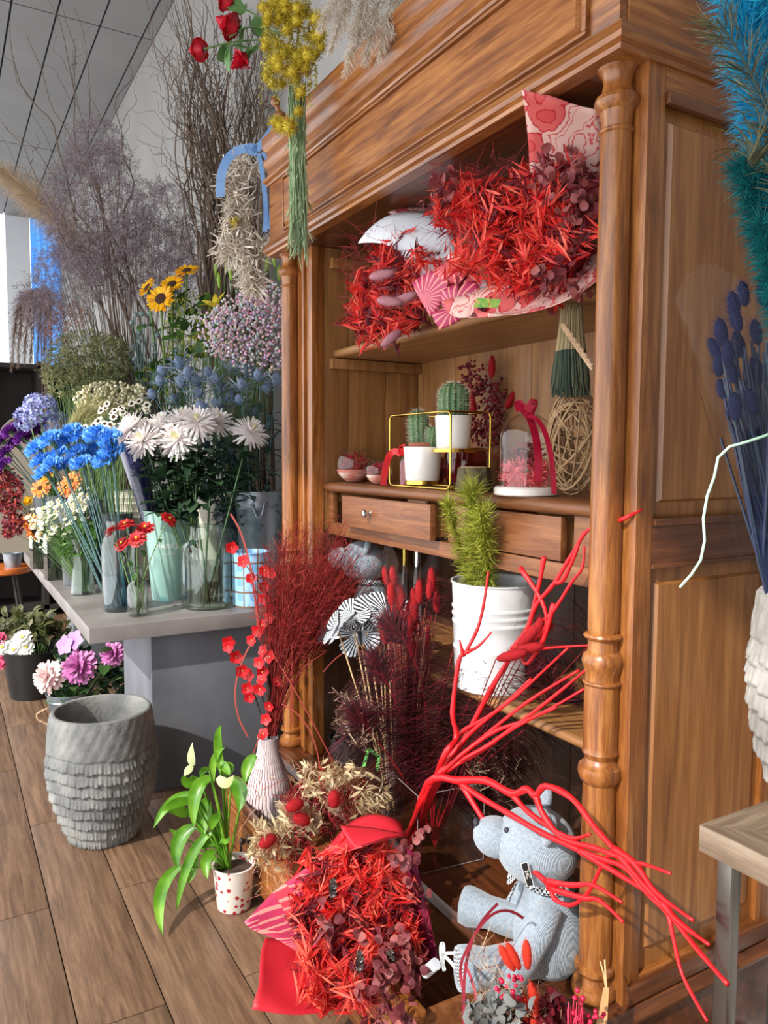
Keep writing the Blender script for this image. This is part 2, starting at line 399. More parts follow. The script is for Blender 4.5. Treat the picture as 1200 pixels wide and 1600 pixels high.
# interior
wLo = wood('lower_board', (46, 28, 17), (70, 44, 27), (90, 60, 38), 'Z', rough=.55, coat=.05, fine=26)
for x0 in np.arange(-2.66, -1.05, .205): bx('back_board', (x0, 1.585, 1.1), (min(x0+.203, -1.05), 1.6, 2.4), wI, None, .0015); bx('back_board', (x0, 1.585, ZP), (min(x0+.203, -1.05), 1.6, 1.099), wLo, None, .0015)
for y0, y1 in ((1.186, 1.285), (1.287, 1.44), (1.442, 1.585)):
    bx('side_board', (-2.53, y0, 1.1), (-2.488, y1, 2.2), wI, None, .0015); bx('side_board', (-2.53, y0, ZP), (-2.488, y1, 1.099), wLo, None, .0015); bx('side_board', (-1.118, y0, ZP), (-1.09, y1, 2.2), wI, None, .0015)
def shelf(name, y0, z0, z1, m, xa=-2.486, xb=-1.12):
    mb = MB(); r = (z1-z0)/2
    pr = [(1.584, z0), (y0+r, z0)] + [(y0+r-r*sin(t), (z0+z1)/2 - r*cos(t)) for t in np.linspace(.3, pi-.3, 6)] + [(y0+r, z1), (1.584, z1)]
    n = len(pr); vs = [(xa, y, z) for y, z in pr] + [(xb, y, z) for y, z in pr]
    mb.add(vs, [(j, (j+1) % n, n+(j+1) % n, n+j) for j in range(n)] + [tuple(reversed(range(n))), tuple(range(n, 2*n))])
    return mb.build(name, m, arm)
shelf('shelf', 1.225, 1.712, 1.742, wS); shelf('counter', 1.185, 1.238, 1.272, wB); shelf('shelf', 1.20, .722, .748, wS)
for z in (1.672, 2.02): bx('batten', (-2.486, 1.21, z), (-2.462, 1.58, z+.036), wI)
bx('batten', (-2.486, 1.22, 1.20), (-2.462, 1.58, 1.236), wI)
# small drawers under the counter, the one by the left column pulled out a little
for (xa, xb, yf) in ((at(535, 790, Y=1.17).x, at(673, 815, Y=1.17).x, 1.168), (at(700, 830, Y=1.2).x, at(876, 850, Y=1.2).x, 1.2)):
    d = bx('drawer', (xa, yf, 1.132), (xb, yf+.02, 1.232), wB, None, .002)
    bx('drawer_side', (xa+.01, yf+.02, 1.14), (xa+.022, 1.5, 1.22), wI, d, 0); bx('drawer_side', (xb-.022, yf+.02, 1.14), (xb-.01, 1.5, 1.22), wI, d, 0)
    kc = V(((xa+xb)/2 - (.07 if yf < 1.19 else .04), yf, 1.185))
    MB().lathe([(0, 0), (.009, 0), (.009, .003), (.0045, .006), (.0045, .012), (.010, .016), (.0125, .022), (.010, .028), (0, .031)], 16, kc, frame((0, -1, 0))).build('knob', m_steel, d)
bx('apron', (-2.486, 1.205, 1.085), (-1.12, 1.225, 1.128), wB)
bx('drawer_divider', (-1.95, 1.206, 1.128), (-1.85, 1.224, 1.238), wB); bx('drawer_divider', (-2.486, 1.205, 1.128), (-2.45, 1.225, 1.238), wB); bx('drawer_divider', (-1.25, 1.205, 1.128), (-1.12, 1.225, 1.238), wB)
# entablature: soffit, lower moulding, fascia with framed panel, crown
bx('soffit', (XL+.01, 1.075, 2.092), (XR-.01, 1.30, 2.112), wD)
sweep([(-.03, 2.086), (.006, 2.086), (.008, 2.094), (.017, 2.099), (.020, 2.108), (.015, 2.115), (.013, 2.124), (.007, 2.129), (.004, 2.136), (-.03, 2.136)], upath(XL, XR, 1.066, YB)).build('lower_cornice', [wX, wY], arm)
bx('fascia', (XL+.004, 1.066, 2.10), (XR-.004, 1.086, 2.46), wX); 
for sgn, xo in ((1, XR), (-1, XL)): bx('side_fascia', (min(xo, xo-sgn*.02), 1.086, 2.10), (max(xo, xo-sgn*.02), YB, 2.46), wY)
mb = MB(); x0, x1, z0, z1, e = -2.53, at(905, 30, Y=1.05).x, 2.152, 2.318, .012
mb.add([(x0, 1.066, z0), (x1, 1.066, z0), (x1, 1.066, z1), (x0, 1.066, z1), (x0+e, 1.052, z0+e), (x1-e, 1.052, z0+e), (x1-e, 1.052, z1-e), (x0+e, 1.052, z1-e)], [(0,1,5,4),(1,2,6,5),(2,3,7,6),(3,0,4,7),(4,5,6,7)])
mb.build('fascia_panel', wX, arm, smooth=False)
for (a, b) in (((x0-.012, 1.054, z0-.008), (x1+.012, 1.067, z0)), ((x0-.012, 1.054, z1), (x1+.012, 1.067, z1+.008)), ((x0-.012, 1.054, z0), (x0, 1.067, z1)), ((x1, 1.054, z0), (x1+.012, 1.067, z1))): bx('panel_bead', a, b, wX)
ztop = at(500, 120, Y=1.03).z
sweep([(-.03, 2.335), (.006, 2.335), (.008, 2.342), (.018, 2.348), (.019, 2.358), (.008, 2.366), (.004, 2.372), (.004, 2.395), (.010, 2.402), (.016, 2.412), (.016, 2.424), (.006, 2.432), (.006, ztop-.05), (.016, ztop-.04), (.020, ztop-.03), (.020, ztop), (-.03, ztop)], upath(XL, XR, 1.066, YB)).build('crown_cornice', [wX, wY], arm)
bx('top_board', (XL, 1.05, ztop-.02), (XR, YB, ztop-.002), wD); print('ztop', ztop)
# turned hanging peg at the crown's street corner
pc = at(437, 178, X=-2.72)
MB().lathe([(0, -.07), (.012, -.07), (.012, -.02), (.02, -.014), (.022, -.006), (.016, .004), (.009, .012), (.009, .028), (.016, .036), (.019, .048), (.014, .060), (0, .065)], 16, pc, frame((-.2, -.3, 1))).build('finial', wZ, arm)
# the wide bottom drawer, pulled well out
dr = bx('bottom_drawer', (-2.46, .80, .03), (-1.25, .822, .232), wX, None, .003)
bx('drawer_side', (-2.45, .822, .04), (-2.435, 1.48, .215), wB, dr); bx('drawer_side', (-1.275, .822, .04), (-1.26, 1.48, .215), wB, dr)
bx('drawer_bottom', (-2.435, .822, .05), (-1.275, 1.48, .062), wB, dr, 0)
bx('drawer_lip', (-2.465, .794, .218), (-1.245, .826, .236), wX, dr, .004)
bx('drawer_bead', (-2.40, .795, .07), (-1.31, .80, .078), wX, dr, .002); bx('drawer_bead', (-2.40, .795, .185), (-1.31, .80, .193), wX, dr, .002)
m_pull = mat('aged_metal', [(70, 66, 62), (120, 114, 106)], .35, 30, metal=.9)
for x in (-2.22, -1.49):
    kn = MB().lathe([(0, 0), (.016, 0), (.018, .003), (.008, .008), (.006, .016), (.011, .022), (.013, .028), (0, .034)], 14, (x, .80, .165), frame((0, -1, 0)))
    kn.tube([(x, .774, .165), (x, .772, .14), (x, .77, .12)], [.003, .004, .003], 6).ball((x, .769, .108), .011, sub=2, sc=(1, .8, 1.3)).ball((x, .769, .092), .006, sub=1)
    kn.build('drop_pull', m_pull, dr)

# ------------------------------------------------------------------ concrete table
m_ctop = mat('concrete_top', [(112, 106, 104), (136, 131, 129)], .45, 5, bump=.05, bscale=60, detail=8)
m_cleg = mat('concrete_leg', [(84, 88, 96), (112, 116, 124), (96, 100, 106)], .55, 3, bump=.05, bscale=40, detail=8, stretch=(1, 1, .6))
tb = thing('display_table', 'long grey concrete display table with a block leg, crowded with flower vases', 'table', (-4.3, .88, 0))
ZTT = .716
MB().box((-5.6, .462, .656), (-3.0, 1.35, ZTT)).build('tabletop', m_ctop, tb, bevel=.003)
MB().box((-3.62, .705, 0), (-3.075, 1.2, .656)).build('leg', m_cleg, tb, bevel=.004)
MB().box((-5.5, .705, 0), (-5.2, 1.2, .656)).build('leg', m_cleg, tb, bevel=.004)

# ------------------------------------------------------------------ oak side table at the right with steel legs
wO = wood('limed_oak_x', (84, 66, 50), (122, 104, 86), (158, 142, 124), 'X', rough=.6, coat=0, fine=40); wO2 = wood('limed_oak_y', (84, 66, 50), (122, 104, 86), (158, 142, 124), 'Y', rough=.6, coat=0, fine=40)
tc_ = at(1093, 1288, Z=.80)
st = thing('side_table', 'limed oak side table with mitred top and square steel legs', 'table', (tc_.x+.3, tc_.y+.3, 0))
x0, y0, zt = tc_.x, tc_.y, .80; x1, y1 = x0+.56, y0+.56; w = .09; th = .042
for (q, mm) in (([(x0, y0), (x1, y0), (x1-w, y0+w), (x0+w, y0+w)], wO), ([(x1, y0), (x1, y1), (x1-w, y1-w), (x1-w, y0+w)], wO2), ([(x1, y1), (x0, y1), (x0+w, y1-w), (x1-w, y1-w)], wO), ([(x0, y1), (x0, y0), (x0+w, y0+w), (x0+w, y1-w)], wO2), ([(x0+w, y0+w), (x1-w, y0+w), (x1-w, y1-w), (x0+w, y1-w)], wO)):
    mb = MB(); mb.add([(a, b, zt-th) for a, b in q] + [(a, b, zt) for a, b in q], [(3, 2, 1, 0), (4, 5, 6, 7)] + [(i, (i+1) % 4, 4+(i+1) % 4, 4+i) for i in range(4)])
    mb.build('top_board', mm, st, bevel=.0012)
m_leg = mat('brushed_steel', [(120, 116, 110), (150, 146, 140)], .22, 6, metal=1.0)
for lx in (x0+.02, x1-.05):
    for ly in (y0+.02, y1-.05): MB().box((lx, ly, 0), (lx+.024, ly+.024, zt-th)).build('leg', m_leg, st, bevel=.001)
print('side table corner', tc_)
# ------------------------------------------------------------------ flower parts
def dep(p): return _f.dot(V(p)-CAM)
def radial(layers, centre=None, seed=1):
    """petals in rings round +Z; layer = (n, r0, z0, L, W, elevation deg, curl, material, tip width)"""
    rr = random.Random(seed); mb = MB()
    for (n, r0, z0, L, W, el, curl, m, tw) in layers:
        ph = rr.uniform(0, 6)
        for i in range(n):
            a = ph + 2*pi*i/n + rr.uniform(-.12, .12); e = radians(el + rr.uniform(-7, 7))
            d = V((cos(a)*cos(e), sin(a)*cos(e), sin(e))); up = V((-cos(a)*sin(e), -sin(a)*sin(e), cos(e)))
            mb.petal((r0*cos(a), r0*sin(a), z0), d, up, L*rr.uniform(.85, 1.12), W*rr.uniform(.85, 1.1), curl*rr.uniform(.6, 1.3), 3, m, tipw=tw)
    if centre:
        r, z, h, m = centre; mb.ball((0, 0, z), r, m, 2, (1, 1, h))
    return mb
def ruffle_head(r, n, seed=1, layers=4):
    """carnation head: fans of ruffled petals"""
    rr = random.Random(seed); mb = MB()
    for l in range(layers):
        el = radians(8 + 72*l/(layers-1)); cnt = n - l*2; L = r*(1.0-.12*l)
        for i in range(cnt):
            a = 2*pi*i/cnt + rr.uniform(-.3, .3) + l; vs = []
            ea = el + rr.uniform(-.2, .2)
            for j in range(3):
                t = (.25, .7, 1.0)[j]
                for k in range(7):
                    w = (k-3)/3*.62*(.5+.5*t); aa = a + w
                    z = L*t*sin(ea) + (r*.16*(1 if k % 2 else -1) + rr.uniform(-.06, .06)*r)*(j/2)
                    q = L*t*cos(ea)*(1 + (.05 if k % 2 else -.05)*(j == 2))
                    vs.append((q*cos(aa), q*sin(aa), z))
            mb.add(vs, [(j*7+k, j*7+k+1, (j+1)*7+k+1, (j+1)*7+k) for j in range(2) for k in range(6)])
    mb.lathe([(0, -r*.75), (r*.16, -r*.7), (r*.2, -r*.2), (r*.3, r*.12)], 8, m=1)
    return mb
m_stem = mat('green_stem', [(70, 105, 52), (112, 142, 80)], .5, island=True)
m_stemd = mat('dark_stem', [(38, 66, 40), (66, 96, 58)], .5, island=True)
m_stemb = mat('bluish_stem', [(52, 88, 96), (86, 122, 116)], .5, island=True)
m_leaf = mat('green_leaf', [(38, 66, 34), (62, 100, 46), (88, 128, 60)], .45, island=True, trans=.25)
m_leafd = mat('dark_leaf', [(26, 46, 34), (44, 70, 48), (60, 90, 58)], .45, island=True, trans=.2)
m_leafb = mat('blue_green_leaf', [(44, 66, 62), (70, 94, 90), (92, 114, 112)], .5, island=True, trans=.2)
m_yc = mat('flower_eye_yellow', (220, 180, 40), .7)
m_brown = mat('flower_eye_brown', [(44, 24, 14), (82, 50, 22)], .9, 200, bump=.6, bscale=500)
m_glass = glass('clear_glass', (250, 254, 252), .98)
m_glassg = glass('green_glass', (238, 250, 244), .98)
m_glassd = glass('smoked_glass', (176, 180, 170), .95)
m_water = glass('water', (234, 244, 238), .97, .0)
m_bluew = glass('blue_water', (120, 190, 228), .95, .0)
def stem_leaves(mb, pts, n, L, W, m=1, lo=.25, hi=.85):
    for i in range(n):
        t = U(lo, hi); k = t*(len(pts)-1); i0 = int(k); p = V(pts[i0]).lerp(V(pts[min(i0+1, len(pts)-1)]), k-i0)
        d = rdir(); d.z = abs(d.z)*.6+.1
        mb.leaf(p, d, (0, 0, 1), L*U(.7, 1.2), W*U(.7, 1.2), U(.4, 1.3), .25, 4, m)
def flower(name, label, cat, group, head, base, heads_mesh, scale=1.0, face=None, sr=.0025, ms=None, leaves=0, lL=.06, lW=.025, ml=None, bend=.15, llo=.25, hname='flower_head'):
    """one cut stem: an Empty at its foot, a stem with leaves and a head"""
    base = V(base); head = V(head)
    t = thing(name, label, cat, base, group)
    d = head-base; fc = V(face).normalized() if face is not None else (d.normalized() + rdir()*.35).normalized()
    mid = base.lerp(head, .55) + V((U(-1, 1), U(-1, 1), 0))*d.length*bend*.3 + V((0, 0, d.length*bend*.3))
    pts = bez(base, mid, head - fc*.004*scale, 7)
    MB().tube(pts, [sr*1.15]*4+[sr]*4, 5).build('stem', ms or m_stem, t, smooth='all')
    if leaves:
        mb = MB(); stem_leaves(mb, pts, leaves, lL, lW, 0, llo); mb.build('leaves', ml or m_leaf, t, smooth='all')
    place(heads_mesh if not isinstance(heads_mesh, list) else rnd.choice(heads_mesh), hname, t, head, frame(fc) @ Matrix.Rotation(U(0, 6), 3, 'Z'), scale)
    return t
OCC = []
def jar(name, label, c, prof, m, waterz=None, mw=None, n=28, cat='vase', thick=.003, group=None):
    """vessel of revolution: walls with thickness, optional water"""
    OCC.append((c[0], c[1], max(q[0] for q in prof), c[2]))
    t = thing(name, label, cat, c, group)
    inner = [(max(r-thick, 0), z+ (thick if i == 0 else 0)) for i, (r, z) in enumerate(prof)]
    MB().lathe([(0, prof[0][1])] + prof + inner[::-1] + [(0, inner[0][1])], n, c).build('body', m, t)
    if waterz:
        pr = [(0, thick*1.3)]
        for (r, z) in prof:
            if z < waterz: pr.append((max(r-thick*1.6, .001), max(z, thick*1.3)))
        rl = pr[-1][0]; pr += [(rl, waterz), (0, waterz)]
        MB().lathe(pr, n, c).build('water', mw or m_water, t)
    return t
def plume(mb, path, n, L, W, m=0, spread=1.0, droop=.6, taper=True, t0=0.0, fwd=.8):
    """fine filaments all along a curved path"""
    path = [V(p) for p in path]; k = len(path)-1
    for i in range(n):
        t = t0 + (1-t0)*U(0, 1); q = t*k; i0 = min(int(q), k-1); p = path[i0].lerp(path[i0+1], q-i0)
        tg = (path[i0+1]-path[i0]).normalized(); d = (tg*fwd + rdir()*spread).normalized()
        l = L*U(.5, 1.15)*((.35+.65*sin(pi*min(1, .12+t*.88))) if taper else 1)
        mb.petal(p, d, rdir()+V((0, 0, 1)), l, W, droop*U(.4, 1.4), 3, m, tipw=.15)
def bucket(name, label, c, r0, r1, h, m, ribs=(), thick=.003, cat='bucket', n=36):
    OCC.append((c[0], c[1], max(r0, r1)+.005, c[2]))
    t = thing(name, label, cat, c)
    pr = [(r0, 0)]
    for z in ribs:
        rz = r0+(r1-r0)*z/h; pr += [(rz, z-.006), (rz+.003, z-.002), (rz+.003, z+.002), (rz, z+.006)]
    pr += [(r1, h-.006), (r1+.004, h-.004), (r1+.004, h), (r1-.001, h), (r1-thick, h-.006), (r0-thick, thick), (0, thick)]
    MB().lathe([(0, 0)] + pr, n, c).build('body', m, t)
    return t

# ------------------------------------------------------------------ on the concrete table: front row
def tp(x, y): return at(x, y, Z=ZTT)
zc = tp(216, 962)
jar('bottle_vase', 'small clear glass bottle vase holding red zinnias', zc, [(.034, 0), (.040, .004), (.042, .02), (.042, .115), (.036, .132), (.020, .146), (.017, .155), (.017, .19), (.020, .194)], m_glass, .10)
m_zin = mat('zinnia_petal', [(150, 14, 26), (196, 26, 38), (222, 60, 60)], .5, island=True, trans=.2)
zin = radial([(16, .006, 0, .034, .013, 6, .35, 0, .8), (14, .005, .002, .027, .012, 18, .3, 0, .8), (10, .004, .004, .019, .009, 35, .2, 0, .8)], (.0065, .007, .7, 1)).mesh('zinnia_head', [m_zin, m_yc], smooth='all')
for (x, y, f) in ((196, 819, (.2, -.4, 1)), (175, 829, (-.3, -.5, .8)), (227, 824, (.5, -.3, .9)), (214, 841, (.6, -.5, .6)), (191, 849, (.2, -.6, .6)), (264, 811, (.6, .5, .7))):
    flower('zinnia', 'red zinnia standing in the small clear glass bottle', 'flower', 'red zinnias in the bottle', at(x, y, d=dep(zc)+U(-.05, .05)), zc + V((U(-.02, .02), U(-.02, .02), .01)), zin, 1.0, f, .0022, m_stem, 2, .06, .022)
# blue carnations
bc = tp(186, 953)
jar('tinted_vase', 'tall clear glass vase with blue water holding blue carnations', bc, [(.058, 0), (.064, .006), (.066, .02), (.066, .27), (.06, .30), (.045, .325), (.043, .345), (.046, .375)], m_glass, .15, m_bluew)
m_car = mat('blue_carnation_petal', [(56, 138, 222), (98, 176, 246), (160, 212, 254)], .5, 60, trans=.2)
m_cal = mat('calyx_green', (92, 124, 84), .6)
carh = [ruffle_head(.043, 9, s).mesh('carnation_head', [m_car, m_cal], smooth=False) for s in (1, 2, 3)]
for (x, y) in ((60, 702), (64, 722), (80, 688), (92, 712), (104, 692), (100, 728), (122, 706), (126, 684), (140, 716), (150, 680), (156, 700), (128, 726), (172, 686), (176, 706), (112, 676), (82, 728), (72, 740), (165, 720)):
    dd = dep(bc) + U(-.10, .12); h = at(x, y, d=dd)
    flower('blue_carnation', 'sky blue carnation in the bunch rising from the blue water vase', 'flower', 'blue carnations', h, bc + V((U(-.035, .035), U(-.035, .035), .012)), carh, U(1.1, 1.35), (h-bc).normalized()*.6 + V((.25, -.5, .5)), .0026, m_stemb, 0, bend=.05)
# white spider chrysanthemums
mc = tp(322, 948)
jar('glass_jar', 'wide clear glass jar with a short neck holding white chrysanthemums', mc, [(.088, 0), (.100, .008), (.104, .03), (.104, .24), (.096, .27), (.074, .29), (.068, .30), (.068, .345), (.074, .352)], m_glassg, .19)
m_mum = mat('mum_petal', [(244, 226, 232), (252, 250, 250), (253, 252, 250), (250, 238, 234)], .5, island=True, trans=.25)
m_mumc = mat('mum_heart', [(228, 226, 170), (246, 244, 214)], .5, island=True, trans=.2)
mum = [radial([(34, .008, 0, .074, .011, -8, .25, 0, .7), (32, .008, .004, .070, .0105, 10, .2, 0, .7), (28, .007, .008, .062, .010, 26, .0, 0, .7), (22, .006, .010, .050, .009, 44, -.3, 0, .7), (14, .004, .012, .036, .0065, 62, -.5, 1, .7), (10, .002, .012, .026, .006, 78, -.6, 1, .7)], None, s).mesh('mum_head', [m_mum, m_mumc], smooth='all') for s in (4, 5)]
for (x, y, f) in ((225, 690, (.3, -.6, .6)), (279, 688, (.6, -.6, .5)), (207, 672, (-.3, -.5, .8)), (252, 664, (.1, -.3, 1)), (284, 658, (.2, -.1, 1)), (308, 662, (.6, -.3, .8)), (337, 660, (.5, .2, .9)), (390, 677, (.6, .3, .8)), (240, 676, (0, .2, 1))):
    h = at(x, y, d=dep(mc)+U(-.06, .14)); flower('chrysanthemum', 'white spider chrysanthemum tinged with pink in the wide glass jar', 'flower', 'white chrysanthemums', h, mc + V((U(-.05, .05), U(-.05, .05), .012)), mum, U(1.05, 1.2), f, .004, m_stemd, 24, .10, .05, m_leafd, .03, .5)
# mint bucket with lettering, navy wrapped bunch
m_mint = mat('mint_enamel', [(150, 190, 178), (158, 198, 186)], .4, 4)
kc_ = tp(262, 935)
mk = bucket('metal_bucket', 'tall mint green metal bucket with white MARKET lettering', kc_, .068, .098, .40, m_mint)
m_paint = mat('white_print', (236, 238, 234), .6)
def wrap_text(txt, size, parent, c, zmid, rfun, ang, m, name='lettering'):
    cu = bpy.data.curves.new(name, 'FONT'); cu.body = txt; cu.size = size; cu.align_x = 'CENTER'; cu.align_y = 'CENTER'; cu.resolution_u = 3
    ob = bpy.data.objects.new(name, cu); COL.objects.link(ob); bpy.context.view_layer.update()
    dg = bpy.context.evaluated_depsgraph_get(); me = bpy.data.meshes.new_from_object(ob.evaluated_get(dg))
    COL.objects.unlink(ob); bpy.data.objects.remove(ob); bpy.data.curves.remove(cu)
    for v in me.vertices:
        z = zmid + v.co.y; r = rfun(z) + .0012; a = ang + v.co.x/r
        v.co = (r*cos(a), r*sin(a), z)
    print('text', txt, len(me.vertices)); me.materials.clear(); me.materials.append(m); o = bpy.data.objects.new(name, me); COL.objects.link(o); o.parent = parent
    return o
am = math.atan2(-kc_.y, -kc_.x) + .12
wrap_text('MARKET', .034, mk, kc_, .245, lambda z: .068+.03*z/.4, am, m_paint)
wrap_text('FLOWERS', .012, mk, kc_, .212, lambda z: .068+.03*z/.4, am, m_paint, 'small_lettering')
m_navy = mat('navy_wrap', [(18, 20, 50), (34, 36, 78)], .22, 12, bump=.5, bscale=25, coat=.6)
nb = kc_ + V((0, 0, .02)); tp_ = at(198, 668, d=dep(kc_)+.05)
t = thing('wrapped_bunch', 'bunch rolled in dark navy glossy wrap leaning in the mint bucket', 'bouquet', nb)
ax = (tp_-nb); MB().lathe([(.02, 0), (.028, .1), (.036, ax.length*.5), (.055, ax.length*.86), (.068, ax.length)], 18, nb, frame(ax), fn=lambda a, z, r: r*.10*sin(5*a+z*9)).build('wrap', m_navy, t)
mb = MB()
for i in range(40):
    p = nb + ax*.93 + V((U(-.05, .05), U(-.05, .05), U(-.03, .03))); mb.leaf(p, ax.normalized()+rdir()*.6, rdir(), .05, .018, .4, .2, 3)
stuff(mb.build('foliage', m_leafd, t, smooth='all'))
# cream ribbed buckets behind
m_cream = mat('cream_enamel', (214, 208, 192), .45)
c1 = tp(213, 905); bucket('metal_bucket', 'cream ribbed metal bucket behind the blue carnation stems', c1, .075, .10, .46, m_cream, (.33, .36, .40, .43))
c2 = tp(335, 905); bucket('metal_bucket', 'cream ribbed metal bucket behind the chrysanthemum stems', c2, .07, .09, .44, m_cream, (.30, .34, .38))
# galvanised bucket with sea holly
m_zinc = mat('galvanised_zinc', [(120, 132, 144), (158, 168, 178), (138, 148, 158)], .42, 14, metal=.75, bump=.04, bscale=60, detail=8)
gc = V((-3.44, 1.30, ZTT))
gb = bucket('galvanised_bucket', 'tall galvanised zinc bucket with ring handles holding sea holly', gc, .078, .112, .48, m_zinc, (.40,))
ga = math.atan2(-gc.y, -gc.x)
hp = [gc + V((.112*cos(ga+q), .112*sin(ga+q), .43 + .0*q)) for q in (-.25, .25)]
MB().tube(bez(hp[0], (hp[0]+hp[1])/2 + V((.03*cos(ga), .03*sin(ga), -.14)), hp[1], 12), .004, 6).build('ring_handle', m_zinc, gb)
m_ery = mat('sea_holly_cone', [(98, 118, 152), (140, 158, 186)], .6, 300, bump=.8, bscale=500)
m_erys = mat('sea_holly_bract', [(110, 136, 164), (176, 194, 208)], .5, island=True, trans=.15)
eh = radial([(11, .006, -.004, .042, .006, 20, .0, 1, .1), (9, .006, -.006, .034, .005, 2, .2, 1, .1)], None, 3)
eh.ball((0, 0, .008), .0125, 0, 2, (1, 1, 1.35)); eh = eh.mesh('sea_holly_head', [m_ery, m_erys])
pts_e = [(670,530),(755,535),(825,530),(920,555),(1005,545),(1110,560),(870,495),(965,470),(1030,485),(750,455),(680,490),(640,585),(830,580),(910,630),(1055,655),(1150,525),(850,640),(785,500),(1080,510),(730,600),(960,600),(900,520),(1000,610)]
for (x, y) in pts_e:
    h = at(x/2.667, 400+y/2.667, d=dep(gc)+U(-.22, .12)); 
    flower('sea_holly', 'steel blue sea holly thistle in the galvanised bucket', 'flower', 'sea holly stems', h, gc + V((U(-.05, .05), U(-.05, .05), .02)), eh, U(1.5, 2.0), None, .0022, m_stemb, 26, .085, .026, m_leafb, .05)
# plaid tin
pc_ = tp(392, 945)
def plaid():
    m, nt, b = _new('plaid_print'); N = nt.nodes; L = nt.links
    tc = N.new('ShaderNodeTexCoord'); sp = N.new('ShaderNodeSeparateXYZ'); L.new(tc.outputs['Object'], sp.inputs[0])
    at2 = N.new('ShaderNodeMath'); at2.operation = 'ARCTAN2'; L.new(sp.outputs[1], at2.inputs[0]); L.new(sp.outputs[0], at2.inputs[1])
    def line(src, k, w):
        a = N.new('ShaderNodeMath'); a.operation = 'MULTIPLY'; a.inputs[1].default_value = k; L.new(src, a.inputs[0])
        f = N.new('ShaderNodeMath'); f.operation = 'FRACT'; L.new(a.outputs[0], f.inputs[0])
        g = N.new('ShaderNodeMath'); g.operation = 'LESS_THAN'; g.inputs[1].default_value = w; L.new(f.outputs[0], g.inputs[0]); return g.outputs[0]
    col = (*srgb(120, 172, 220), 1); prev = None
    for src, k, w, c in ((sp.outputs[2], 16, .5, (150, 196, 234)), (at2.outputs[0], 1.3, .5, (150, 196, 234)), (sp.outputs[2], 16, .12, (120, 96, 76)), (at2.outputs[0], 1.3, .1, (120, 96, 76))):
        mx = N.new('ShaderNodeMixRGB'); L.new(line(src, k, w), mx.inputs[0]); mx.inputs[2].default_value = (*srgb(c), 1)
        if prev is None: mx.inputs[1].default_value = col
        else: L.new(prev, mx.inputs[1])
        prev = mx.outputs[0]
    L.new(prev, b.inputs['Base Color']); b.inputs['Roughness'].default_value = .3; return m
bucket('plaid_tin', 'light blue plaid tin with brown check lines at the table edge', pc_, .076, .080, .235, plaid(), (), cat='tin')
# feverfew daisies
dc = tp(130, 928)
jar('glass_vase', 'clear flared glass vase holding small white feverfew daisies', dc, [(.05, 0), (.055, .006), (.05, .06), (.042, .14), (.044, .20), (.056, .26)], m_glassg, .12)
m_dais = mat('feverfew_petal', [(238, 238, 226), (250, 250, 242)], .6, island=True, trans=.2)
m_daisc = mat('feverfew_eye', [(214, 196, 96), (196, 190, 110)], .7, island=True)
t = thing('feverfew_bunch', 'bunch of tiny white feverfew daisies with ferny leaves in the flared vase', 'flowers', dc+V((0, 0, .012)))
mb = MB(); ms_ = MB(); ml_ = MB()
for i in range(230):
    u = U(0, 1); x = lerp(44, 138, u) + U(-8, 8); y = lerp(812, 776, u) + U(-14, 14) + (U(0, 50)*(1 if U(0, 1) < .5 else 0))*(.3+.7*(1-abs(u-.4)))
    p = at(x, y, d=dep(dc)+U(-.12, .10)); fc = (V((.3, -.5, .6))+rdir()*.5).normalized(); R = frame(fc)
    dsc = MB(); a0 = U(0, 6); r = U(.010, .014)
    vs = [V((0, 0, 0))] + [V((r*(1 if k % 2 else .72)*cos(a0+2*pi*k/16), r*(1 if k % 2 else .72)*sin(a0+2*pi*k/16), 0)) for k in range(16)]
    mb.add([R @ v + p for v in vs], [(0, 1+k, 1+(k+1) % 16) for k in range(16)], 0)
    mb.ball(p + fc*.001, r*.42, 1, 1, (1, 1, .6), R)
    if i % 3 == 0: ms_.tube(bez(dc+V((U(-.02, .02), U(-.02, .02), .015)), dc.lerp(p, .6)+V((0, 0, .04)), p, 6), .0012, 4)
for i in range(420):
    x, y = U(92, 148), U(818, 872); p = at(x, y, d=dep(dc)+U(-.06, .08)); ml_.leaf(p, rdir()+V((0, 0, .3)), rdir(), U(.02, .04), U(.010, .018), .6, .2, 3)
stuff(mb.build('blossoms', [m_dais, m_daisc], t, smooth='all')); stuff(ms_.build('stems', m_stem, t)); stuff(ml_.build('leaves', mat('fern_leaf', [(44, 84, 30), (80, 128, 50), (104, 150, 66)], .5, island=True, trans=.25), t, smooth='all'))
# smoked vases with orange gerberas, then purple carnations
s1 = tp(86, 905); s2 = tp(62, 888)
for q, nm in ((s1, 'square smoked glass vase nearer the flared vase'), (s2, 'square smoked glass vase at the far end of the row')):
    OCC.append((q[0], q[1], .065, q[2])); tt = thing('smoked_vase', nm, 'vase', q)
    MB().lathe([(0, 0), (.062, 0), (.062, .25), (.058, .25), (.058, .006), (0, .006)], 4, q, Matrix.Rotation(pi/4+.1, 3, 'Z')).build('body', m_glassd, tt, smooth=False)
m_org = mat('orange_petal', [(226, 92, 12), (246, 128, 24), (250, 160, 50)], .5, island=True, trans=.2)
m_yel = mat('yellow_petal', [(240, 180, 10), (252, 206, 30)], .5, island=True, trans=.2)
m_sun = mat('sunflower_petal', [(236, 158, 0), (250, 188, 8), (254, 204, 30)], .5, island=True, trans=.25)
ger = radial([(20, .012, 0, .036, .009, 5, .2, 0, .7), (16, .010, .003, .028, .008, 20, .1, 0, .7)], (.013, .003, .4, 1)).mesh('gerbera_head', [m_org, m_brown], smooth='all')
yeh = radial([(12, .004, 0, .026, .012, 25, .1, 0, .6), (9, .003, .004, .02, .010, 50, 0, 0, .6)], (.006, .006, 1, 0)).mesh('yellow_head', [m_yel, m_brown], smooth='all')
